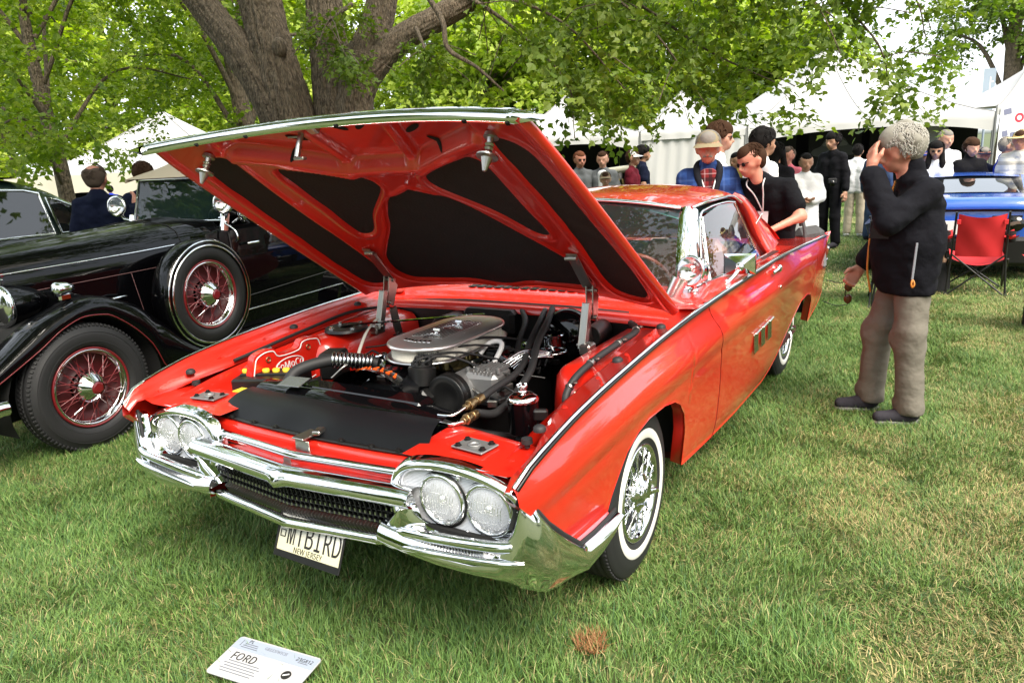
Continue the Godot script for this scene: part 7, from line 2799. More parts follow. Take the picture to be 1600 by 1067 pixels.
func small_things() -> void:
	var rf := mt("red_fabric", 0.55, 0.016, 0.020, 0.8)
	rf.backlight_enabled = true
	rf.backlight = Color(0.25, 0.02, 0.02)
	var nf := mt("navy_fabric", 0.018, 0.030, 0.075, 0.85)
	camp_chair("red folding chair with black legs standing in front of the blue sports car", v3(2.05, 0, -6.25), 0.06, rf)
	camp_chair("navy folding chair half hidden behind the grey haired man", v3(1.13, 0, -5.6), -1.45, nf)
	camp_chair("second red folding chair cut off by the right edge of the picture", v3(2.80, 0, -4.55), 0.35, rf)
	var b := thing("tote_bag", "black bag with tan handles standing on the grass left of the red folding chair", "bag", v3(1.66, 0, -6.45))
	var st := S()
	gridf(st, 24, 8, func(u: float, v: float) -> Vector3:
		var a := TAU * u
		var w := 0.17 * (1.0 - 0.12 * v)
		return v3(signf(cos(a)) * pow(absf(cos(a)), 0.5) * w, v * 0.33 - 0.01, signf(sin(a)) * pow(absf(sin(a)), 0.5) * 0.10 * (1.0 - 0.3 * v)))
	obj("bag_body", st, mats["black_matt"], b)
	st = S()
	for z in [0.05, -0.05]:
		tube(st, crv([v3(-0.08, 0.30, z), v3(-0.07, 0.40, z), v3(0.0, 0.44, z), v3(0.07, 0.40, z), v3(0.08, 0.30, z)], 5), 0.010, 7)
	bx(st, v3(0.08, 0.31, 0.0), Vector3(0.16, 0.09, 0.10), Basis(Vector3(0, 0, 1), -0.5), 0.03)
	pieces("bag_handle", st, mt("tan_strap", 0.22, 0.13, 0.07, 0.7), b)
	# card in the grass
	var c := thing("entry_card", "white entry card lying in the grass ahead of the red car's bumper", "sign", v3(0.005, 0.062, 1.17))
	c.rotation = Vector3(0.10, 0.12, 0.0)
	st = S()
	var out := []
	for e in [[0.162, 0.072], [-0.162, 0.072], [-0.162, -0.072], [0.162, -0.072]]:
		for k in 5:
			var a: float = [0.0, PI / 2, PI, 1.5 * PI][[[1, 1], [-1, 1], [-1, -1], [1, -1]].find([int(signf(e[0])), int(signf(e[1]))])] + PI / 2 * k / 4.0
			out.append(Vector2(e[0] + cos(a) * 0.014, e[1] + sin(a) * 0.014))
	var flat := Transform3D(Basis(Vector3.RIGHT, -PI / 2), Vector3.ZERO)
	prism(st, out, flat, 0.003)
	obj("card", st, mt("card_white", 0.42, 0.42, 0.43, 0.5), c)
	st = S()
	bx(st, v3(0, 0.0035, -0.056), Vector3(0.346, 0.0015, 0.048))
	obj("card_header", st, mt("card_blue", 0.29, 0.33, 0.41, 0.5), c)
	var ink := mt("ink", 0.012, 0.011, 0.010, 0.6)
	var up := func(x: float, z: float) -> Transform3D: return Transform3D(Basis(Vector3.RIGHT, -PI / 2), v3(x, 0.0045, z))
	letters("FORD", 0.030, up.call(-0.088, -0.004), ink, c, "card_lettering", 0.001)
	letters("GREENWICH", 0.011, up.call(0.0, -0.062), mt("ink_grey", 0.14, 0.15, 0.18, 0.6), c, "card_lettering", 0.001, "Droid Serif")
	letters("23G812", 0.014, up.call(0.125, -0.058), ink, c, "card_lettering", 0.001)
	letters("PL", 0.013, up.call(-0.115, -0.072), ink, c, "card_lettering", 0.001)
	st = S()
	for k in 3:
		bx(st, v3(-0.105, 0.0045, -0.060 + 0.008 * k), Vector3(0.055 + 0.008 * k, 0.001, 0.003))
	for k in 5:
		bx(st, v3(-0.070, 0.0045, 0.018 + 0.011 * k), Vector3(0.13 + 0.02 * (k % 2), 0.001, 0.0022))
	bx(st, v3(0.125, 0.0045, -0.046), Vector3(0.04, 0.001, 0.003))
	bx(st, v3(-0.148, 0.0045, -0.060), Vector3(0.003, 0.001, 0.026))
	pieces("fine_print", st, mats["ink_grey"], c)
	st = S()
	lathe(st, [Vector2(0.017, 0.0), Vector2(0.017, 0.002), Vector2(0.0005, 0.002)], 24, Transform3D(Basis(), v3(0.105, 0.0035, 0.012)), true)
	obj("round_mark", st, ink, c)
	st = S()
	bx(st, v3(0.105, 0.006, 0.012), Vector3(0.022, 0.001, 0.004), Basis(Vector3.UP, 0.5))
	obj("round_mark_stripe", st, mats["white_paint"], c)
	for x in [-0.12, 0.12]:
		st = S()
		cyl(st, v3(x, -0.12, -0.06), v3(x, 0.0, -0.06), 0.004, 8)
		obj("stake", st, mats["steel"], c)
	# spotting scope on its tripod
	var sc := thing("spotting_scope", "pale scope on a yellow legged tripod beside the boy in grey", "scope", v3(-2.62, 0, -8.1), 0.4)
	st = S()
	cyl(st, v3(-0.20, 1.34, 0), v3(0.14, 1.37, 0), 0.05, 16)
	cyl(st, v3(0.14, 1.37, 0), v3(0.24, 1.385, 0), 0.028, 12)
	obj("scope_tube", st, mt("scope_pale", 0.50, 0.48, 0.38, 0.4), sc)
	st = S()
	bx(st, v3(0, 1.26, 0), Vector3(0.07, 0.12, 0.07), Basis(), 0.015)
	obj("tripod_head", st, mats["alu_dull"], sc)
	for k in 3:
		var a := TAU * k / 3
		st = S()
		tube(st, [v3(0.03 * cos(a), 1.22, 0.03 * sin(a)), v3(0.38 * cos(a), 0.0, 0.38 * sin(a))], 0.016, 8)
		obj("tripod_leg", st, mt("tripod_yellow", 0.36, 0.28, 0.10, 0.5), sc)

# ---------------------------------------------------------------- people
# bones [a, b, ra, rb] joined by a smooth minimum on a grid, meshed as surface nets
var fold: FastNoiseLite

func sdf(st: SurfaceTool, bones: Array, cell: float, kk: float, wr := 0.0, cut := -9.0) -> void:
	var xf := Transform3D()
	if fold == null:
		fold = FastNoiseLite.new()
		fold.seed = 91
		fold.frequency = 1.0
		fold.fractal_type = FastNoiseLite.FRACTAL_RIDGED
		fold.fractal_octaves = 3
	var lo := Vector3(1e9, 1e9, 1e9)
	var hi := -lo
	for b in bones:
		var r: float = maxf(b[2], b[3]) + kk * 2.5 + cell * 2.0
		var rv := Vector3(r, r, r)
		lo = lo.min(b[0] - rv).min(b[1] - rv)
		hi = hi.max(b[0] + rv).max(b[1] + rv)
	var nx := int((hi.x - lo.x) / cell) + 2
	var ny := int((hi.y - lo.y) / cell) + 2
	var nz := int((hi.z - lo.z) / cell) + 2
	var F := PackedFloat32Array()
	F.resize(nx * ny * nz)
	var ik := 1.0 / kk
	for b in bones:
		var a: Vector3 = b[0]
		var ab: Vector3 = b[1] - a
		var l2 := maxf(ab.length_squared(), 1e-8)
		var ra: float = b[2]
		var dr: float = b[3] - ra
		var m: float = maxf(ra, ra + dr) + kk * 2.5
		var p0 := ((a.min(b[1]) - Vector3(m, m, m) - lo) / cell).floor()
		var p1 := ((a.max(b[1]) + Vector3(m, m, m) - lo) / cell).ceil()
		for i in range(maxi(int(p0.x), 0), mini(int(p1.x) + 1, nx)):
			for j in range(maxi(int(p0.y), 0), mini(int(p1.y) + 1, ny)):
				var base := (i * ny + j) * nz
				for k in range(maxi(int(p0.z), 0), mini(int(p1.z) + 1, nz)):
					var q := lo + Vector3(i, j, k) * cell - a
					var t := clampf(q.dot(ab) / l2, 0.0, 1.0)
					var d := (q - ab * t).length() - ra - dr * t
					if d < kk * 3.0:
						F[base + k] += exp(-maxf(d, -0.06) * ik)
	if wr > 0.0 or cut > -5.0:
		for i in nx:
			for j in ny:
				for k in nz:
					var c := (i * ny + j) * nz + k
					var g := F[c]
					var q := lo + Vector3(i, j, k) * cell
					if wr > 0.0 and g > 0.05 and g < 20.0:
						var n := fold.get_noise_3d(q.x * 4.5 + q.y * 3.5, q.y * 6.0 - q.x * 3.0, q.z * 4.5 + q.y * 2.0)
						g *= exp((n - 0.1) * wr * ik)
						F[c] = g
					if q.y < cut + cell:
						F[c] = minf(F[c], exp((q.y - cut) * 90.0))
	var ids := {}
	var vs := []
	var off := [0, 1, nz, nz + 1, ny * nz, ny * nz + 1, ny * nz + nz, ny * nz + nz + 1]
	var ed := [[0, 1], [2, 3], [4, 5], [6, 7], [0, 2], [1, 3], [4, 6], [5, 7], [0, 4], [1, 5], [2, 6], [3, 7]]
	for i in nx - 1:
		for j in ny - 1:
			var base := (i * ny + j) * nz
			for k in nz - 1:
				var c := base + k
				var cnt := 0
				for o in off:
					if F[c + o] > 1.0:
						cnt += 1
				if cnt == 0 or cnt == 8:
					continue
				var p := Vector3.ZERO
				var n := 0
				for e in ed:
					var f0: float = F[c + off[e[0]]]
					var f1: float = F[c + off[e[1]]]
					if (f0 > 1.0) != (f1 > 1.0):
						var g0 := log(maxf(f0, 0.02))
						var g1 := log(maxf(f1, 0.02))
						var t := g0 / (g0 - g1)
						var v0 := Vector3((e[0] >> 2) & 1, (e[0] >> 1) & 1, e[0] & 1)
						var v1 := Vector3((e[1] >> 2) & 1, (e[1] >> 1) & 1, e[1] & 1)
						p += v0.lerp(v1, t)
						n += 1
				ids[c] = vs.size()
				vs.append(xf * (lo + (Vector3(i, j, k) + p / n) * cell))
	var sx := ny * nz
	for c in ids:
		var f := F[c] > 1.0
		for ax in 3:
			var s: int = [sx, nz, 1][ax]
			var u: int = [nz, 1, sx][ax]
			var w: int = [1, sx, nz][ax]
			if f != (F[c + s] > 1.0) and ids.has(c - u) and ids.has(c - w) and ids.has(c - u - w):
				var A: Vector3 = vs[ids[c]]
				var B: Vector3 = vs[ids[c - u]]
				var C: Vector3 = vs[ids[c - u - w]]
				var D: Vector3 = vs[ids[c - w]]
				if f:
					quad(st, A, D, C, B)
				else:
					quad(st, A, B, C, D)

func hand_bones(w: Vector3, b: Basis, s: float, curl: float, spread := 1.0) -> Array:
	# b.x thumb side, b.y along the fingers, b.z out of the palm
	var P := func(x: float, y: float, z: float) -> Vector3: return w + b * (Vector3(x, y, z) * s)
	var o := [[P.call(0.0, -0.03, 0), P.call(0.0, 0.02, 0), 0.026 * s, 0.026 * s]]
	for k in 4:
		var x: float = [0.030, 0.010, -0.011, -0.030][k]
		var L: float = [0.072, 0.080, 0.074, 0.058][k]
		o.append([P.call(x * 0.6, 0.015, 0), P.call(x, 0.088, 0.0), 0.017 * s, 0.0125 * s])
		var a1 := curl * 0.8
		var a2 := curl * 1.9
		var p1: Vector3 = P.call(x, 0.09, 0.0)
		var sp := x * 0.35 * spread
		var p2: Vector3 = p1 + b * (Vector3(sp, cos(a1), sin(a1)) * (L * 0.52 * s))
		var p3: Vector3 = p2 + b * (Vector3(sp * 0.5, cos(a2), sin(a2)) * (L * 0.48 * s))
		o.append([p1, p2, 0.0095 * s, 0.0088 * s])
		o.append([p2, p3, 0.0088 * s, 0.0072 * s])
	var t0: Vector3 = P.call(0.022, 0.018, 0.008)
	var t1: Vector3 = P.call(0.052, 0.055, 0.018 + 0.012 * curl)
	var t2: Vector3 = P.call(0.060, 0.088, 0.024 + 0.022 * curl)
	o.append([t0, t1, 0.016 * s, 0.0115 * s])
	o.append([t1, t2, 0.0110 * s, 0.0085 * s])
	return o

func hand_basis(along: Vector3, palm: Vector3) -> Basis:
	var y := along.normalized()
	var z := (palm - y * palm.dot(y)).normalized()
	return Basis(z.cross(y), y, z)

func cloth_mat(n: String, r: float, g: float, b: float) -> StandardMaterial3D:
	if mats.has(n):
		return mats[n]
	var m := mt(n, r, g, b, 0.85)
	m.normal_enabled = true
	if not mats.has("_cloth_bump"):
		mats["_cloth_bump"] = bump_tex(0.025, 5.0, 256, 4, 31)
	m.normal_texture = mats["_cloth_bump"]
	m.metallic_specular = 0.25
	m.normal_scale = 0.5
	tri_map(m, 1.6)
	return m

func person(d: Dictionary) -> Node3D:
	var at: Vector3 = d.at
	var yaw := atan2(1.857 - at.x, 2.484 - at.z) + deg_to_rad(d.get("f", 0.0))
	var t := thing("person", d.label, "person", at, yaw, d.get("group", ""))
	var s: float = d.h / 1.75
	var far: bool = d.get("far", true)
	var J := {
		pel = v3(0, 0.95, 0), wai = v3(0, 1.10, 0), che = v3(0, 1.30, -0.005), nek = v3(0, 1.46, -0.015), hed = v3(0, 1.535, 0.01),
		ls = v3(0.168, 1.39, -0.01), le = v3(0.235, 1.13, -0.03), lw = v3(0.245, 0.895, 0.05),
		rs = v3(-0.168, 1.39, -0.01), re = v3(-0.235, 1.13, -0.03), rw = v3(-0.245, 0.895, 0.05),
		lh = v3(0.092, 0.93, 0), lk = v3(0.105, 0.50, 0.015), la = v3(0.115, 0.085, -0.02), rh = v3(-0.092, 0.93, 0), rk = v3(-0.105, 0.50, 0.015), ra = v3(-0.115, 0.085, -0.02)}
	for k in d.get("pose", {}):
		J[k] = d.pose[k]
	for k in J:
		J[k] = J[k] * s
	var fat: float = d.get("fat", 1.0)
	var skin := mt(d.get("skin", "skin"), 0.50, 0.29, 0.20, 0.5)
	var cell := 0.024 if far else 0.018
	var up: Vector3 = (J.nek - J.wai).normalized()
	var side: Vector3 = (J.ls - J.rs).normalized()
	var ex := func(j: Vector3, w: float) -> Array: return [j - side * w * s, j + side * w * s]
	# the body
	var B := []
	var c2: Array = ex.call(J.che, 0.085)
	var w2: Array = ex.call(J.wai, 0.07 * fat)
	var p2: Array = ex.call(J.pel, 0.075)
	for k in 2:
		B.append([c2[k], w2[k], 0.092 * s, 0.088 * s * fat])
		B.append([w2[k], p2[k], 0.088 * s * fat, 0.09 * s])
	B.append([J.ls, J.rs, 0.050 * s, 0.050 * s])
	B.append([J.nek, J.hed, 0.056 * s, 0.052 * s])
	for q in ["l", "r"]:
		B.append([J[q + "s"], J[q + "e"], 0.048 * s, 0.038 * s])
		B.append([J[q + "e"], J[q + "w"], 0.038 * s, 0.026 * s])
		B.append([J[q + "h"], J[q + "k"], 0.080 * s, 0.052 * s])
		B.append([J[q + "k"], J[q + "a"], 0.050 * s, 0.034 * s])
	var st := S()
	sdf(st, B, cell, 0.018)
	# head
	var hb := Basis.from_euler(d.get("head", Vector3.ZERO))
	var hp: Vector3 = J.hed
	var H := func(x: float, y: float, z: float) -> Vector3: return hp + hb * (v3(x, y - 1.545, z) * s)
	var hd := []
	for e in [[0.0, 1.66, -0.022, 0, 1.66, 0.018, 0.083, 0.080], [-0.018, 1.655, 0.0, 0.018, 1.655, 0.0, 0.072, 0.072], [0, 1.60, 0.02, 0, 1.565, 0.045, 0.062, 0.046], [0, 1.545, 0.066, 0, 1.55, 0.062, 0.022, 0.022], [0, 1.625, 0.090, 0, 1.592, 0.113, 0.010, 0.0145], [-0.032, 1.648, 0.078, 0.032, 1.648, 0.078, 0.014, 0.014], [-0.05, 1.605, 0.050, -0.03, 1.58, 0.06, 0.026, 0.024], [0.05, 1.605, 0.050, 0.03, 1.58, 0.06, 0.026, 0.024], [-0.018, 1.567, 0.088, 0.018, 1.567, 0.088, 0.008, 0.008], [-0.084, 1.625, -0.012, -0.080, 1.595, -0.004, 0.016, 0.012], [0.084, 1.625, -0.012, 0.080, 1.595, -0.004, 0.016, 0.012], [0, 1.47, -0.018, 0, 1.57, -0.008, 0.055, 0.052]]:
		hd.append([H.call(e[0], e[1], e[2]), H.call(e[3], e[4], e[5]), e[6] * s, e[7] * s])
	sdf(st, hd, 0.010 if far else 0.007, 0.009)
	# hands
	for q in ["l", "r"]:
		var w: Vector3 = J[q + "w"]
		var dir: Vector3 = (w - J[q + "e"]).normalized()
		var hbs: Basis
		if d.has(q + "hand"):
			hbs = d[q + "hand"]
		else:
			var y := dir
			var x := (v3(0, 0, 1) - y * y.z).normalized()
			var z := x.cross(y)
			if z.x * (1.0 if q == "l" else -1.0) > 0:
				z = -z
			hbs = Basis(x, y, z)
		sdf(st, hand_bones(w + hbs.y * 0.03 * s, hbs, s * 0.98, d.get(q + "curl", 0.45)), 0.0075 if far else 0.0055, 0.005)
	obj("body", st, skin, t)
	# face
	st = S()
	for x in [-0.031, 0.031]:
		ball(st, H.call(x, 1.628, 0.082), Vector3(0.009, 0.0042, 0.008) * s, 8, 5, hb)
	pieces("eye", st, mats["dark"], t)
	st = S()
	tube(st, [H.call(-0.022, 1.567, 0.0955), H.call(0, 1.5655, 0.0985), H.call(0.022, 1.567, 0.0955)], 0.0035 * s, 5)
	obj("mouth", st, mt("lip", 0.34, 0.13, 0.10, 0.5), t)
	# hair
	if d.has("hair"):
		var hm: Material = mats[d.hair]
		st = S()
		var hs := []
		var style: String = d.get("style", "short")
		var puff: float = {"short": 0.0, "balding": -0.004, "curly": 0.012, "long": 0.010, "shag": 0.012}[style]
		var r := RandomNumberGenerator.new()
		r.seed = int(at.x * 100.0) + 7000
		if style != "balding":
			hs.append([H.call(0, 1.684, -0.025), H.call(0, 1.690, 0.030), (0.080 + puff) * s, (0.070 + puff) * s])
		hs.append([H.call(-0.025, 1.655, -0.045), H.call(0.025, 1.655, -0.045), (0.074 + puff) * s, (0.074 + puff) * s])
		hs.append([H.call(-0.02, 1.60, -0.055), H.call(0.02, 1.60, -0.055), 0.052 * s, 0.052 * s])
		for x in [-0.072, 0.072]:
			hs.append([H.call(x, 1.665, 0.018), H.call(x, 1.635, 0.006), 0.021 * s, 0.016 * s])
			hs.append([H.call(x * 0.95, 1.66, -0.03), H.call(x * 0.9, 1.61, -0.04), 0.024 * s, 0.020 * s])
		if style == "curly" or style == "shag":
			for k in 46:
				var a := r.randf() * TAU
				var el := r.randf_range(-0.35, 1.45)
				var rad := 0.092 + puff * 0.6
				var q := v3(cos(a) * cos(el) * rad, 1.668 + sin(el) * rad * 1.02, sin(a) * cos(el) * rad * 1.05 - 0.018)
				if q.z > 0.045 and q.y < 1.705:
					continue
				hs.append([H.call(q.x, q.y, q.z), H.call(q.x * 1.06 + r.randf_range(-0.01, 0.01), q.y + r.randf_range(-0.012, 0.006), q.z), 0.017 * s, 0.013 * s])
		if style == "shag":
			hs.append([H.call(-0.03, 1.725, 0.055), H.call(0.04, 1.715, 0.065), 0.026 * s, 0.024 * s])
		if style == "long":
			for x in [-0.075, 0.075]:
				hs.append([H.call(x, 1.66, 0.0), H.call(x * 1.25, 1.45, 0.03), 0.034 * s, 0.040 * s])
				hs.append([H.call(x * 1.25, 1.45, 0.03), H.call(x * 1.2, 1.30, 0.06), 0.040 * s, 0.020 * s])
			hs.append([H.call(0, 1.62, -0.07), H.call(0, 1.36, -0.10), 0.06 * s, 0.05 * s])
		sdf(st, hs, 0.010 if far else 0.007, 0.007)
		if true:
			# single locks over the mass of hair
			var lr := 0.0065 if far else 0.0030
			var st2 := S()
			for k in (170 if far else (1700 if style == "curly" else 900)):
				var a := r.randf() * TAU
				var el := r.randf_range(-0.55, 1.5)
				if style == "balding" and el > 0.45 and cos(a) > -0.9:
					continue
				var rad := 0.093 + puff
				var q := v3(cos(a) * cos(el) * rad, 1.668 + sin(el) * rad * 1.0, sin(a) * cos(el) * rad * 1.06 - 0.020)
				if q.z > 0.035 and q.y < 1.690:
					continue
				if q.y < 1.59 and q.z > -0.02:
					continue
				var nrm := (q - v3(0, 1.655, -0.02)).normalized()
				var tan := nrm.cross(v3(r.randf_range(-0.4, 0.4), 1, r.randf_range(-0.4, 0.4))).normalized().cross(nrm) * -1.0
				tan = (tan + nrm.cross(tan) * r.randf_range(-0.8, 0.8)).normalized()
				var L2 := r.randf_range(0.025, 0.05) * (1.0 if style != "short" else 0.7)
				var curl := r.randf_range(-1, 1) * (0.012 if style != "short" else 0.003)
				var m2 := q + tan * L2 * 0.5 + nrm * (0.010 if style == "curly" else 0.003) + nrm.cross(tan) * curl
				var e2 := q + tan * L2 - nrm * 0.002
				tube(st2, [H.call(q.x, q.y, q.z), H.call(m2.x, m2.y, m2.z), H.call(e2.x, e2.y, e2.z)], [lr * s, lr * 0.9 * s, lr * 0.3 * s], 4, false)
			obj("hair_lock", st2, mats[d.get("hair2", d.hair)], t).set_meta("kind", "stuff")
		obj("hair", st, hm, t)
		st = S()
		for x in [-1.0, 1.0]:
			tube(st, [H.call(0.016 * x, 1.648, 0.094), H.call(0.034 * x, 1.654, 0.088), H.call(0.050 * x, 1.648, 0.074)], 0.004 * s, 5)
		pieces("eyebrow", st, hm, t)
	if d.has("cap"):
		st = S()
		var rows := []
		for i in 9:
			var f := i / 8.0
			var row := []
			for k in 24:
				var a := TAU * k / 24
				row.append(H.call(sin(a) * 0.090 * cos(f * PI * 0.5), 1.672 + 0.092 * sin(f * PI * 0.5), -0.004 + cos(a) * 0.104 * cos(f * PI * 0.5)))
			rows.append(row)
		skin_rows(st, rows)
		var brim := []
		var wide: bool = d.get("brim", "front") == "round"
		for i in 4:
			var f := i / 3.0
			var row := []
			for k in 25:
				var a := TAU * k / 24 if wide else lerpf(-1.25, 1.25, k / 24.0)
				var ext := (0.075 if wide else 0.075 * cos(a * 0.95)) * f
				row.append(H.call(sin(a) * (0.090 + ext), 1.674 - 0.018 * f + (0.012 * absf(sin(a)) * f if wide else -0.012 * absf(sin(a)) * f), -0.004 + cos(a) * (0.104 + ext)))
			brim.append(row)
		skin(st, brim)
		obj("cap", st, mats[d.cap], t)
	if d.has("glasses"):
		st = S()
		for x in [-0.032, 0.032]:
			ball(st, H.call(x, 1.626, 0.098), Vector3(0.024, 0.017, 0.005) * s, 12, 6, hb)
			tube(st, [H.call(x * 1.75, 1.632, 0.094), H.call(x * 2.6, 1.635, 0.0)], 0.003 * s, 5)
		tube(st, [H.call(-0.012, 1.632, 0.102), H.call(0.012, 1.632, 0.102)], 0.003 * s, 5)
		obj("glasses", st, mats[d.glasses], t)
	if d.has("moustache"):
		st = S()
		tube(st, [H.call(-0.034, 1.572, 0.094), H.call(0, 1.580, 0.106), H.call(0.034, 1.572, 0.094)], [0.007 * s, 0.010 * s, 0.007 * s], 7)
		obj("moustache", st, mats[d.moustache], t)
	# clothes
	var loose: float = d.get("loose", 0.0)
	var hem: Vector3 = J.pel + (J.pel - J.wai).normalized() * d.get("hem", 0.03) * s
	var T := []
	var c3: Array = ex.call(J.che, 0.088)
	var w3: Array = ex.call(J.wai, 0.075 * fat)
	var h3: Array = ex.call(hem, 0.085)
	for k in 2:
		T.append([c3[k], w3[k], (0.106 + loose) * s, (0.102 + loose) * s * fat])
		T.append([w3[k], h3[k], (0.102 + loose) * s * fat, (0.100 + loose) * s])
	T.append([J.ls, J.nek - up * 0.02 * s, 0.054 * s, 0.058 * s])
	T.append([J.rs, J.nek - up * 0.02 * s, 0.054 * s, 0.058 * s])
	T.append([J.nek - up * 0.04 * s, J.nek + up * d.get("collar", 0.0) * s, 0.074 * s, 0.066 * s])
	if d.has("belly"):
		T.append([J.wai + v3(0, 0.06, 0.06) * s, J.wai + v3(0, -0.06, 0.055) * s, d.belly * s, d.belly * s])
		T.append([J.wai + v3(0, -0.06, 0.055) * s, J.pel + v3(0, -0.06, 0.045) * s, d.belly * s, d.belly * 0.93 * s])
	var sl: float = d.get("sleeve", 1.0)
	for q in ["l", "r"]:
		var a: Vector3 = J[q + "s"]
		var b: Vector3 = J[q + "e"]
		var c: Vector3 = J[q + "w"]
		if sl <= 0.5:
			T.append([a, a.lerp(b, 0.62), 0.060 * s, 0.068 * s])
		else:
			var u := 0.5 * loose
			T.append([a, b, (0.060 + u) * s, (0.054 + u) * s])
			T.append([b, b.lerp(c, 0.93), (0.056 + u) * s, (0.042 + u) * s])
			for f in [0.35, 0.62, 0.85]:
				var e := b.lerp(c, f)
				T.append([e + v3(0.006, 0, 0.006), e + (c - b).normalized() * 0.006, (0.051 + u - 0.006 * f) * s, (0.05 + u - 0.006 * f) * s])
			T.append([a.lerp(b, 0.75) + v3(0, 0, 0.008), a.lerp(b, 0.78), (0.063 + u) * s, (0.06 + u) * s])
	st = S()
	sdf(st, T, cell * (0.72 if not far else 0.9), 0.012, 0.011 if not far else 0.008, d.get("cut", -9.0))
	obj(d.get("top_name", "shirt"), st, mats[d.top], t)
	if d.has("under"):
		st = S()
		sdf(st, [[J.che + v3(-0.02, 0.10, 0.050) * s, J.wai + v3(-0.02, 0, 0.062) * s, 0.062 * s, 0.062 * s], [J.che + v3(0.02, 0.10, 0.050) * s, J.wai + v3(0.02, 0, 0.062) * s, 0.062 * s, 0.062 * s]], 0.018, 0.010)
		obj("inner_shirt", st, mats[d.under], t)
	if d.has("robe"):
		st = S()
		sdf(st, [[J.wai, v3(0, 0.35, 0) * s, 0.17 * s, 0.20 * s], [v3(-0.06, 0.9, 0) * s, v3(-0.08, 0.30, 0) * s, 0.13 * s, 0.15 * s], [v3(0.06, 0.9, 0) * s, v3(0.08, 0.30, 0) * s, 0.13 * s, 0.15 * s]], 0.028, 0.02)
		obj("robe_skirt", st, mats[d.top], t)
	st = S()
	var L := []
	var lw: float = d.get("legw", 1.0)
	for k in 2:
		L.append([p2[k] + v3(0, 0.05, 0) * s, p2[k], 0.097 * s, 0.100 * s])
	for q in ["l", "r"]:
		L.append([J[q + "h"], J[q + "k"], 0.096 * s * lw, 0.079 * s * lw])
		var an: Vector3 = J[q + "a"] + v3(0, -0.05, -0.005)
		L.append([J[q + "k"], an, 0.078 * s * lw, 0.071 * s * lw])
		for f in ([] if far else [0.80]):
			var e: Vector3 = J[q + "k"].lerp(an, f)
			L.append([e + v3(-0.03, 0.012, 0.03) * s, e + v3(0.03, -0.012, -0.01) * s, (0.058 - 0.004 * f) * s * lw, (0.054 - 0.004 * f) * s * lw])
		for f in ([] if far else [0.86]):
			var e2: Vector3 = J[q + "h"].lerp(J[q + "k"], f)
			L.append([e2 + v3(-0.03, -0.02, 0.035) * s, e2 + v3(0.04, 0.02, 0.0) * s, 0.066 * s * lw, 0.062 * s * lw])
	sdf(st, L, cell * (0.72 if not far else 0.95), 0.012, 0.0065 if not far else 0.0, 0.075 * s)
	obj("trousers", st, mats[d.legs], t)
	for q in ["l", "r"]:
		st = S()
		var an: Vector3 = J[q + "a"]
		var to := v3(0.02 if q == "l" else -0.02, 0, 1).normalized()
		sdf(st, [[an + v3(0, 0.0, -0.02) * s, an + v3(0, -0.015, 0.04) * s, 0.046 * s, 0.046 * s], [an + v3(0, -0.022, 0.0) * s, an + (to * 0.17 + v3(0, -0.030, 0)) * s, 0.045 * s, 0.036 * s]], 0.014, 0.010)
		obj("shoe", st, mats[d.get("shoe", "shoe_dark")], t)
		if not far:
			st = S()
			var so := []
			for i in 20:
				var a := TAU * i / 20
				so.append(Vector2(cos(a) * (0.041 + 0.004 * sin(a)), sin(a) * 0.130))
			prism(st, so, Transform3D(Basis(Vector3.UP, atan2(to.x, to.z)) * Basis(Vector3.RIGHT, PI / 2), an + (to * 0.07 + v3(0, -0.050, 0)) * s), 0.016, true)
			obj("sole", st, mt("sole_grey", 0.30, 0.29, 0.28, 0.6), t)
	if d.has("lanyard"):
		st = S()
		var fz: float = 0.118 + loose + d.get("lanz", 0.0)
		var low: Vector3 = J.che + (up * -0.14 + Basis(Vector3.UP, 0) * v3(0, 0, fz + 0.012)) * s
		for x in [-0.06, 0.06]:
			tube(st, crv([J.nek + v3(x, 0.03, 0.0) * s, J.nek + v3(x * 1.1, -0.04, 0.075) * s, J.che + v3(x * 0.6, 0.02, fz) * s, low], 4), 0.006 * s, 5)
		obj("lanyard", st, mats["white_paint"], t)
		st = S()
		bx(st, low + v3(0, -0.05, 0.004) * s, Vector3(0.085, 0.11, 0.004) * s, Basis(Vector3.RIGHT, -0.1), 0.001)
		obj("badge", st, mats["white_paint"], t)
	return t

func skin_rows(st: SurfaceTool, rows: Array) -> void:
	skin(st, rows, true)

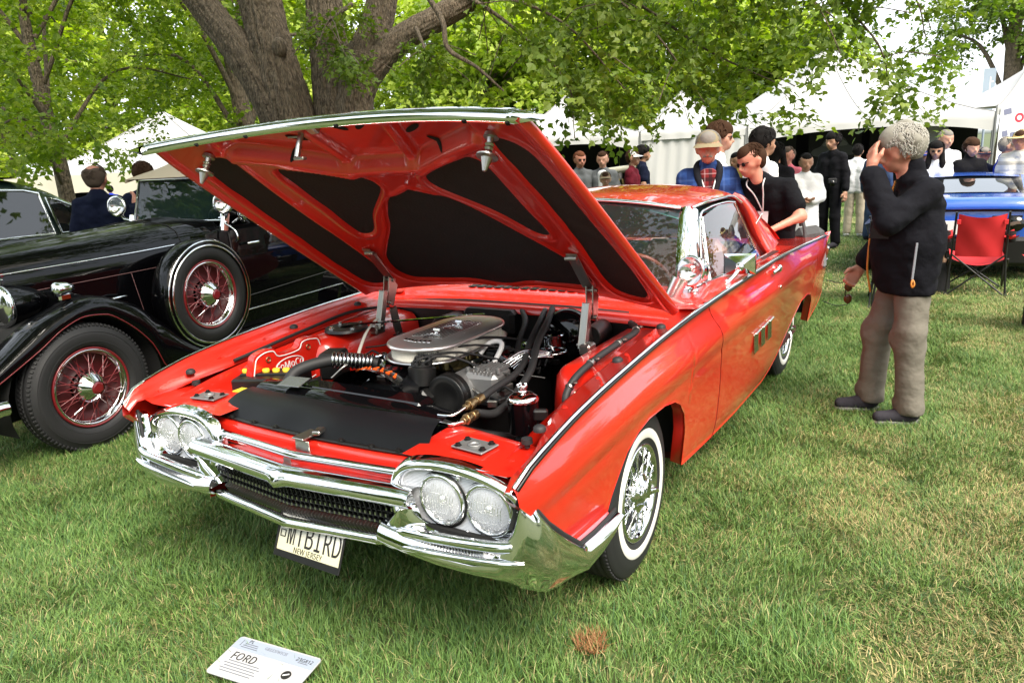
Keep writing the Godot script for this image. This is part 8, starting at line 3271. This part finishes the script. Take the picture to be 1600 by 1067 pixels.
func people() -> void:
	for e in [["skin", 0.50, 0.27, 0.19], ["skin_ruddy", 0.52, 0.22, 0.15], ["skin_tan", 0.36, 0.19, 0.12]]:
		var m := mt(e[0], e[1], e[2], e[3], 0.5)
		m.subsurf_scatter_enabled = true
		m.subsurf_scatter_strength = 0.05
	for e in [["hair_white", 0.25, 0.235, 0.20], ["hair_silver", 0.40, 0.38, 0.34], ["hair_grey", 0.22, 0.20, 0.18], ["hair_brown", 0.045, 0.022, 0.012], ["hair_black", 0.008, 0.007, 0.007], ["hair_red", 0.14, 0.05, 0.025], ["hair_greybrown", 0.09, 0.065, 0.05]]:
		cloth_mat(e[0], e[1], e[2], e[3])
	for e in [["softshell", 0.006, 0.006, 0.009], ["khaki_grey", 0.165, 0.150, 0.124], ["denim", 0.022, 0.050, 0.17], ["plaid_red", 0.12, 0.018, 0.022], ["white_cotton", 0.74, 0.74, 0.76], ["black_cotton", 0.006, 0.006, 0.008], ["navy_cotton", 0.006, 0.009, 0.026], ["pink_cotton", 0.62, 0.15, 0.20], ["maroon_cotton", 0.12, 0.010, 0.020], ["grey_cotton", 0.14, 0.15, 0.16], ["yellow_cotton", 0.32, 0.24, 0.06], ["royal_cotton", 0.02, 0.045, 0.42], ["khaki", 0.42, 0.37, 0.28], ["jeans", 0.03, 0.05, 0.10], ["cap_tan", 0.26, 0.21, 0.13], ["cap_grey", 0.06, 0.065, 0.06], ["cap_blue", 0.02, 0.04, 0.22], ["cap_white", 0.6, 0.6, 0.6], ["straw", 0.60, 0.48, 0.22], ["shoe_dark", 0.035, 0.033, 0.040], ["striped", 1, 1, 1], ["denim_plaid", 1, 1, 1], ["red_plaid", 1, 1, 1]]:
		cloth_mat(e[0], e[1], e[2], e[3])
	# woven patterns: stripes and checks
	var pat := func(m: StandardMaterial3D, base: Color, a: Color, b: Color, both: bool, sc: float) -> void:
		var im := Image.create(64, 64, false, Image.FORMAT_RGB8)
		for y in 64:
			for x in 64:
				var c := base
				if y % 32 < 9:
					c = c.lerp(a, 0.65)
				if both and x % 32 < 9:
					c = c.lerp(a, 0.65)
				if y % 32 > 20 and y % 32 < 24:
					c = c.lerp(b, 0.6)
				if both and x % 32 > 20 and x % 32 < 24:
					c = c.lerp(b, 0.6)
				im.set_pixel(x, y, c)
		m.albedo_color = Color.WHITE
		m.albedo_texture = ImageTexture.create_from_image(im)
		tri_map(m, sc)
	pat.call(mats["striped"], lin(0.72, 0.70, 0.64), lin(0.34, 0.30, 0.24), lin(0.5, 0.5, 0.5), false, 3.2)
	pat.call(mats["denim_plaid"], lin(0.022, 0.055, 0.19), lin(0.010, 0.020, 0.075), lin(0.06, 0.11, 0.28), true, 3.0)
	pat.call(mats["red_plaid"], lin(0.20, 0.022, 0.025), lin(0.02, 0.012, 0.015), lin(0.5, 0.4, 0.4), true, 5.0)
	# the grey haired man with a hand over his face
	var man := person({at = v3(1.63, 0, -2.22), f = -72.0, h = 1.70, far = false, cut = 0.775, fat = 1.18, belly = 0.155, loose = 0.018, hem = 0.13, collar = 0.06, skin = "skin_ruddy", hair = "hair_white", hair2 = "hair_silver", style = "curly", top = "softshell", top_name = "jacket", legs = "khaki_grey", legw = 1.03, head = Vector3(0.18, 0.1, 0.0),
		label = "grey haired man in a black jacket holding his hand over his face",
		pose = {nek = v3(0, 1.46, 0.02), hed = v3(0, 1.53, 0.075), ls = v3(0.18, 1.39, -0.01), le = v3(0.275, 1.235, 0.21), lw = v3(0.095, 1.505, 0.265), rs = v3(-0.18, 1.39, -0.01), re = v3(-0.27, 1.14, 0.02), rw = v3(-0.22, 0.93, 0.19), la = v3(0.11, 0.080, -0.03), lk = v3(0.115, 0.50, 0.0), ra = v3(-0.13, 0.080, 0.13), rk = v3(-0.12, 0.50, 0.11)},
		lhand = hand_basis(v3(-0.52, 0.84, -0.12), v3(-0.30, -0.05, -0.95)), lcurl = 0.28, rcurl = 0.75})
	var st := S()
	var zp := []
	for i in 24:
		var f := i / 23.0
		zp.append(v3(-0.02, lerpf(1.40, 0.77, f), tab([[0.0, 0.098], [0.25, 0.138], [0.5, 0.212], [0.75, 0.216], [1.0, 0.190]], f)))
	tube(st, zp, 0.006, 6)
	obj("orange_zip", st, mt("zip_orange", 0.55, 0.20, 0.03, 0.5), man)
	st = S()
	bx(st, v3(0.252, 0.985, 0.055), Vector3(0.006, 0.20, 0.012), Basis(Vector3.RIGHT, -0.05), 0.002)
	obj("pocket_zip", st, mt("zip_grey", 0.22, 0.23, 0.26, 0.4), man)
	st = S()
	tube(st, crv([v3(0.255, 0.885, 0.058), v3(0.262, 0.865, 0.066), v3(0.262, 0.845, 0.058), v3(0.262, 0.865, 0.050)], 4, true), 0.005, 5, false, true)
	obj("zip_pull", st, mats["zip_orange"], man)
	st = S()
	prism(st, [Vector2(-0.055, -0.09), Vector2(0.045, -0.09), Vector2(0.065, 0.09), Vector2(-0.015, 0.10)], Transform3D(Basis(v3(0.5, 0, -0.86), Vector3.UP, v3(0.86, 0, 0.5)), v3(0.135, 1.19, 0.205)), 0.004)
	obj("chest_patch", st, cloth_mat("patch", 0.035, 0.033, 0.034), man)
	# his sunglasses, dangling from the other hand
	var g := thing("sunglasses", "brown sunglasses hanging from the grey haired man's lowered hand", "glasses", man.position + man.basis * v3(-0.20, 0.80, 0.235), man.rotation.y)
	st = S()
	for y in [0.0, -0.075]:
		ball(st, v3(0.0, y - 0.03, 0.03), Vector3(0.010, 0.030, 0.024), 12, 8)
	obj("lens", st, mt("brown_lens", 0.10, 0.03, 0.012, 0.1), g)
	st = S()
	tube(st, crv([v3(0, 0.01, 0.03), v3(0.0, -0.005, 0.08), v3(0.0, 0.015, 0.16)], 4), 0.0028, 5)
	tube(st, crv([v3(0, -0.14, 0.03), v3(0.0, -0.145, 0.10), v3(0.0, -0.115, 0.175)], 4), 0.0028, 5)
	tube(st, [v3(0, 0.01, 0.03), v3(0.004, -0.07, 0.05), v3(0, -0.14, 0.03)], 0.003, 5)
	obj("frame", st, mats["black_paint"], g)
	# round the back of the red car
	person({at = v3(0.09, 0, -3.49), f = 4.0, h = 1.76, far = false, skin = "skin_ruddy", hair = "hair_grey", cap = "cap_tan", moustache = "hair_white", top = "denim_plaid", top_name = "jacket", under = "red_plaid", legs = "jeans", loose = 0.02, collar = 0.03, lanyard = true, lanz = 0.012, head = Vector3(0.12, -0.1, 0), label = "man in a tan cap and blue checked jacket smiling behind the red roof"})
	var dm: Node3D = get_node("person_001")
	st = S()
	tube(st, crv([v3(-0.045, 1.28, 0.135), v3(-0.085, 1.43, 0.07), v3(-0.075, 1.50, -0.03), v3(0, 1.515, -0.085), v3(0.075, 1.50, -0.03), v3(0.085, 1.43, 0.07), v3(0.045, 1.28, 0.135)], 6), 0.028, 9)
	obj("fleece_collar", st, cloth_mat("fleece", 0.012, 0.013, 0.018), dm)
	person({at = v3(-0.19, 0, -4.8), f = 88.0, h = 1.85, hair = "hair_brown", style = "shag", glasses = "dark", top = "white_cotton", legs = "khaki", sleeve = 0.4, label = "tall brown haired youth in profile behind the man in the tan cap"})
	person({at = v3(0.22, 0, -4.79), f = 120.0, h = 1.77, skin = "skin_tan", hair = "hair_black", style = "shag", top = "white_cotton", legs = "jeans", sleeve = 0.4, label = "black haired man in a white T-shirt turned away behind the man in black"})
	person({at = v3(0.53, 0, -3.80), f = -20.0, h = 1.76, far = false, fat = 1.18, skin = "skin_ruddy", hair = "hair_brown", glasses = "dark", top = "black_cotton", legs = "black_cotton", sleeve = 0.4, lanyard = true, head = Vector3(0.25, -0.55, 0.1), label = "heavy man in a black polo shirt and glasses leaning on the red car",
		pose = {wai = v3(0, 1.06, 0.02), che = v3(-0.02, 1.22, 0.12), nek = v3(-0.04, 1.36, 0.20), hed = v3(-0.06, 1.42, 0.25), ls = v3(0.18, 1.29, 0.13), rs = v3(-0.20, 1.30, 0.15), le = v3(0.30, 1.07, 0.20), lw = v3(0.16, 0.99, 0.42), re = v3(-0.30, 1.08, 0.25), rw = v3(-0.16, 1.0, 0.46)}})
	var bp := thing("backpack", "grey backpack hanging at the side of the man in the black polo shirt", "backpack", v3(0.80, 0.56, -4.02), 0.5)
	st = S()
	bx(st, v3(0, 0.20, 0), Vector3(0.25, 0.38, 0.15), Basis(Vector3(0, 0, 1), 0.12), 0.055)
	obj("bag", st, cloth_mat("pack_grey", 0.085, 0.085, 0.088), bp)
	st = S()
	bx(st, v3(0.01, 0.12, 0.09), Vector3(0.19, 0.17, 0.07), Basis(Vector3(0, 0, 1), 0.12), 0.028)
	obj("front_pocket", st, cloth_mat("pack_light", 0.16, 0.16, 0.165), bp)
	st = S()
	tube(st, crv([v3(-0.08, 0.40, 0.0), v3(-0.10, 0.50, 0.06), v3(-0.08, 0.30, 0.12), v3(-0.08, 0.02, 0.06)], 5), 0.014, 6)
	obj("strap", st, mats["pack_grey"], bp)
	var cross := {le = v3(0.22, 1.13, 0.02), lw = v3(0.05, 1.10, 0.20), re = v3(-0.22, 1.13, 0.02), rw = v3(-0.05, 1.12, 0.20)}
	person({at = v3(-0.04, 0, -6.65), f = 160.0, h = 1.63, hair = "hair_black", style = "long", top = "black_cotton", legs = "black_cotton", label = "woman with long black hair turned towards the dark tent"})
	person({at = v3(-0.13, 0, -7.79), f = -25.0, h = 1.57, fat = 1.1, skin = "skin_ruddy", hair = "hair_greybrown", top = "pink_cotton", legs = "jeans", sleeve = 0.4, label = "person in a pink T-shirt standing between the black polo shirt and the white robe"})
	person({at = v3(0.21, 0, -7.13), f = 10.0, h = 1.49, skin = "skin_tan", hair = "hair_black", top = "white_cotton", top_name = "robe", legs = "white_cotton", robe = true, loose = 0.012, pose = cross, label = "small woman in a long white robe with folded arms"})
	person({at = v3(0.14, 0, -9.70), f = -35.0, h = 1.73, skin = "skin_tan", hair = "hair_black", style = "curly", top = "black_cotton", top_name = "jacket", legs = "black_cotton", pose = {le = v3(0.23, 1.13, -0.02), lw = v3(0.27, 0.90, 0.03), re = v3(-0.24, 1.12, 0.02), rw = v3(-0.12, 1.08, 0.24)}, label = "tall curly haired young man all in black with a camera in his hand"})
	var cm := thing("photo_camera", "small black camera in the hand of the curly haired young man", "camera", v3(0.20, 1.035, -9.40), 0.3)
	st = S()
	bx(st, v3(0, 0, 0), Vector3(0.12, 0.08, 0.05), Basis(), 0.012)
	obj("camera_body", st, mats["black_matt"], cm)
	st = S()
	lathe(st, [Vector2(0.034, 0.0), Vector2(0.034, 0.06), Vector2(0.026, 0.062), Vector2(0.0005, 0.05)], 16, Transform3D(Basis(Vector3.RIGHT, PI * 0.75), v3(0, -0.01, 0.02)))
	obj("camera_lens", st, mats["black_gloss"], cm)
	person({at = v3(0.33, 0, -11.09), f = 172.0, h = 1.53, skin = "skin_tan", hair = "hair_black", style = "short", top = "white_cotton", legs = "khaki", loose = 0.015, shoe = "white_cotton", label = "man seen from behind in a white shirt and pale trousers"})
	person({at = v3(0.68, 0, -10.6), f = 150.0, h = 1.55, hair = "hair_brown", top = "jeans", legs = "jeans", label = "person in a denim jacket half hidden by the grey haired man"})
	person({at = v3(-2.83, 0, -7.95), f = -10.0, h = 1.64, hair = "hair_brown", top = "grey_cotton", top_name = "jacket", under = "white_cotton", legs = "jeans", label = "brown haired boy in an open grey jacket beside the scope"})
	person({at = v3(-2.35, 0, -6.96), f = 0.0, h = 1.37, hair = "hair_brown", cap = "cap_tan", top = "black_cotton", legs = "jeans", label = "small child in a pale cap in front of the boy in grey"})
	person({at = v3(-2.45, 0, -8.19), f = 75.0, h = 1.64, hair = "hair_brown", cap = "cap_white", top = "maroon_cotton", legs = "black_cotton", sleeve = 0.4, pose = cross, label = "person in a maroon T-shirt and white cap facing right"})
	person({at = v3(-2.50, 0, -8.74), f = 100.0, h = 1.69, skin = "skin_tan", hair = "hair_black", style = "shag", top = "navy_cotton", legs = "black_cotton", sleeve = 0.4, label = "dark haired person in navy behind the maroon T-shirt"})
	person({at = v3(-3.13, 0, -7.78), f = 20.0, h = 1.66, skin = "skin_ruddy", hair = "hair_red", glasses = "dark", top = "grey_cotton", legs = "jeans", label = "red haired man in sunglasses half hidden by the raised hood"})
	person({at = v3(-0.83, 0, -7.95), f = -40.0, h = 1.53, skin = "skin_tan", hair = "hair_black", top = "yellow_cotton", legs = "black_cotton", label = "person in an ochre jacket between the checked jacket and the white T-shirt"})
	person({at = v3(1.36, 0, -9.04), f = -30.0, h = 1.45, skin = "skin_tan", hair = "hair_brown", cap = "cap_blue", top = "grey_cotton", legs = "jeans", label = "youngster in a blue cap just right of the grey haired man"})
	person({at = v3(1.52, 0, -8.79), f = 0.0, h = 1.53, skin = "skin_tan", hair = "hair_black", style = "long", glasses = "dark", top = "white_cotton", legs = "jeans", label = "woman with long black hair and sunglasses in a white top"})
	person({at = v3(1.60, 0, -9.49), f = 30.0, h = 1.67, hair = "hair_grey", top = "white_cotton", legs = "khaki", loose = 0.015, label = "tall grey haired man in a white shirt behind the long haired woman"})
	var phone := {le = v3(0.24, 1.13, 0.0), lw = v3(0.07, 1.10, 0.24), re = v3(-0.24, 1.13, 0.0), rw = v3(-0.05, 1.09, 0.24)}
	person({at = v3(1.91, 0, -9.05), f = 30.0, h = 1.54, hair = "hair_brown", style = "shag", top = "black_cotton", top_name = "hoodie", legs = "black_cotton", loose = 0.02, collar = 0.05, pose = phone, label = "teenager in a black hoodie looking down at a phone"})
	var ph := thing("phone", "white phone in the hands of the teenager in the black hoodie", "phone", v3(1.95, 0.985, -8.74), 0.2)
	st = S()
	bx(st, Vector3.ZERO, Vector3(0.15, 0.012, 0.07), Basis(Vector3.RIGHT, 0.5), 0.004)
	obj("phone_body", st, mats["white_paint"], ph)
	person({at = v3(2.06, 0, -9.46), f = 15.0, h = 1.42, skin = "skin_ruddy", hair = "hair_grey", cap = "navy_cotton", top = "navy_cotton", top_name = "jacket", legs = "jeans", label = "older person in a navy cap and jacket behind the black hoodie"})
	person({at = v3(2.30, 0, -9.27), f = 100.0, h = 1.54, hair = "hair_grey", cap = "cap_grey", top = "royal_cotton", legs = "jeans", loose = 0.015, label = "man in a grey cap and bright blue top looking right"})
	person({at = v3(2.42, 0, -8.75), f = -15.0, h = 1.62, skin = "skin_ruddy", hair = "hair_brown", cap = "straw", brim = "round", top = "striped", legs = "black_cotton", sleeve = 0.4, fat = 1.12, label = "man in a straw hat and striped polo shirt at the right edge"})
	person({at = v3(2.52, 0, -9.6), f = -20.0, h = 1.57, skin = "skin_tan", hair = "hair_brown", glasses = "dark", top = "grey_cotton", legs = "jeans", label = "person in sunglasses peering past the straw hat"})
	# left side
	person({at = v3(-5.05, 0, -1.47), f = 158.0, h = 1.79, far = false, skin = "skin_ruddy", hair = "hair_greybrown", style = "balding", top = "navy_cotton", top_name = "sweater", legs = "khaki_grey", collar = 0.01, label = "balding man in a dark sweater seen from behind between two cars", pose = {re = v3(-0.24, 1.15, 0.06), rw = v3(-0.20, 1.35, 0.28)}})
	person({at = v3(-5.38, 0, -2.17), f = 165.0, h = 1.80, skin = "skin_tan", hair = "hair_brown", cap = "cap_grey", top = "navy_cotton", legs = "black_cotton", label = "man in a grey cap seen from behind beyond the tan top"})
	person({at = v3(-17.6, 0, -9.0), f = 180.0, h = 1.46, hair = "hair_black", top = "royal_cotton", legs = "black_cotton", label = "distant person in blue in front of the left tent"})

func _ready() -> void:
	setup()
	materials()
	leaf_setup()
	lawn()
	tents()
	trees()
	red_car()
	black_car()
	green_car()
	blue_car()
	small_things()
	people()
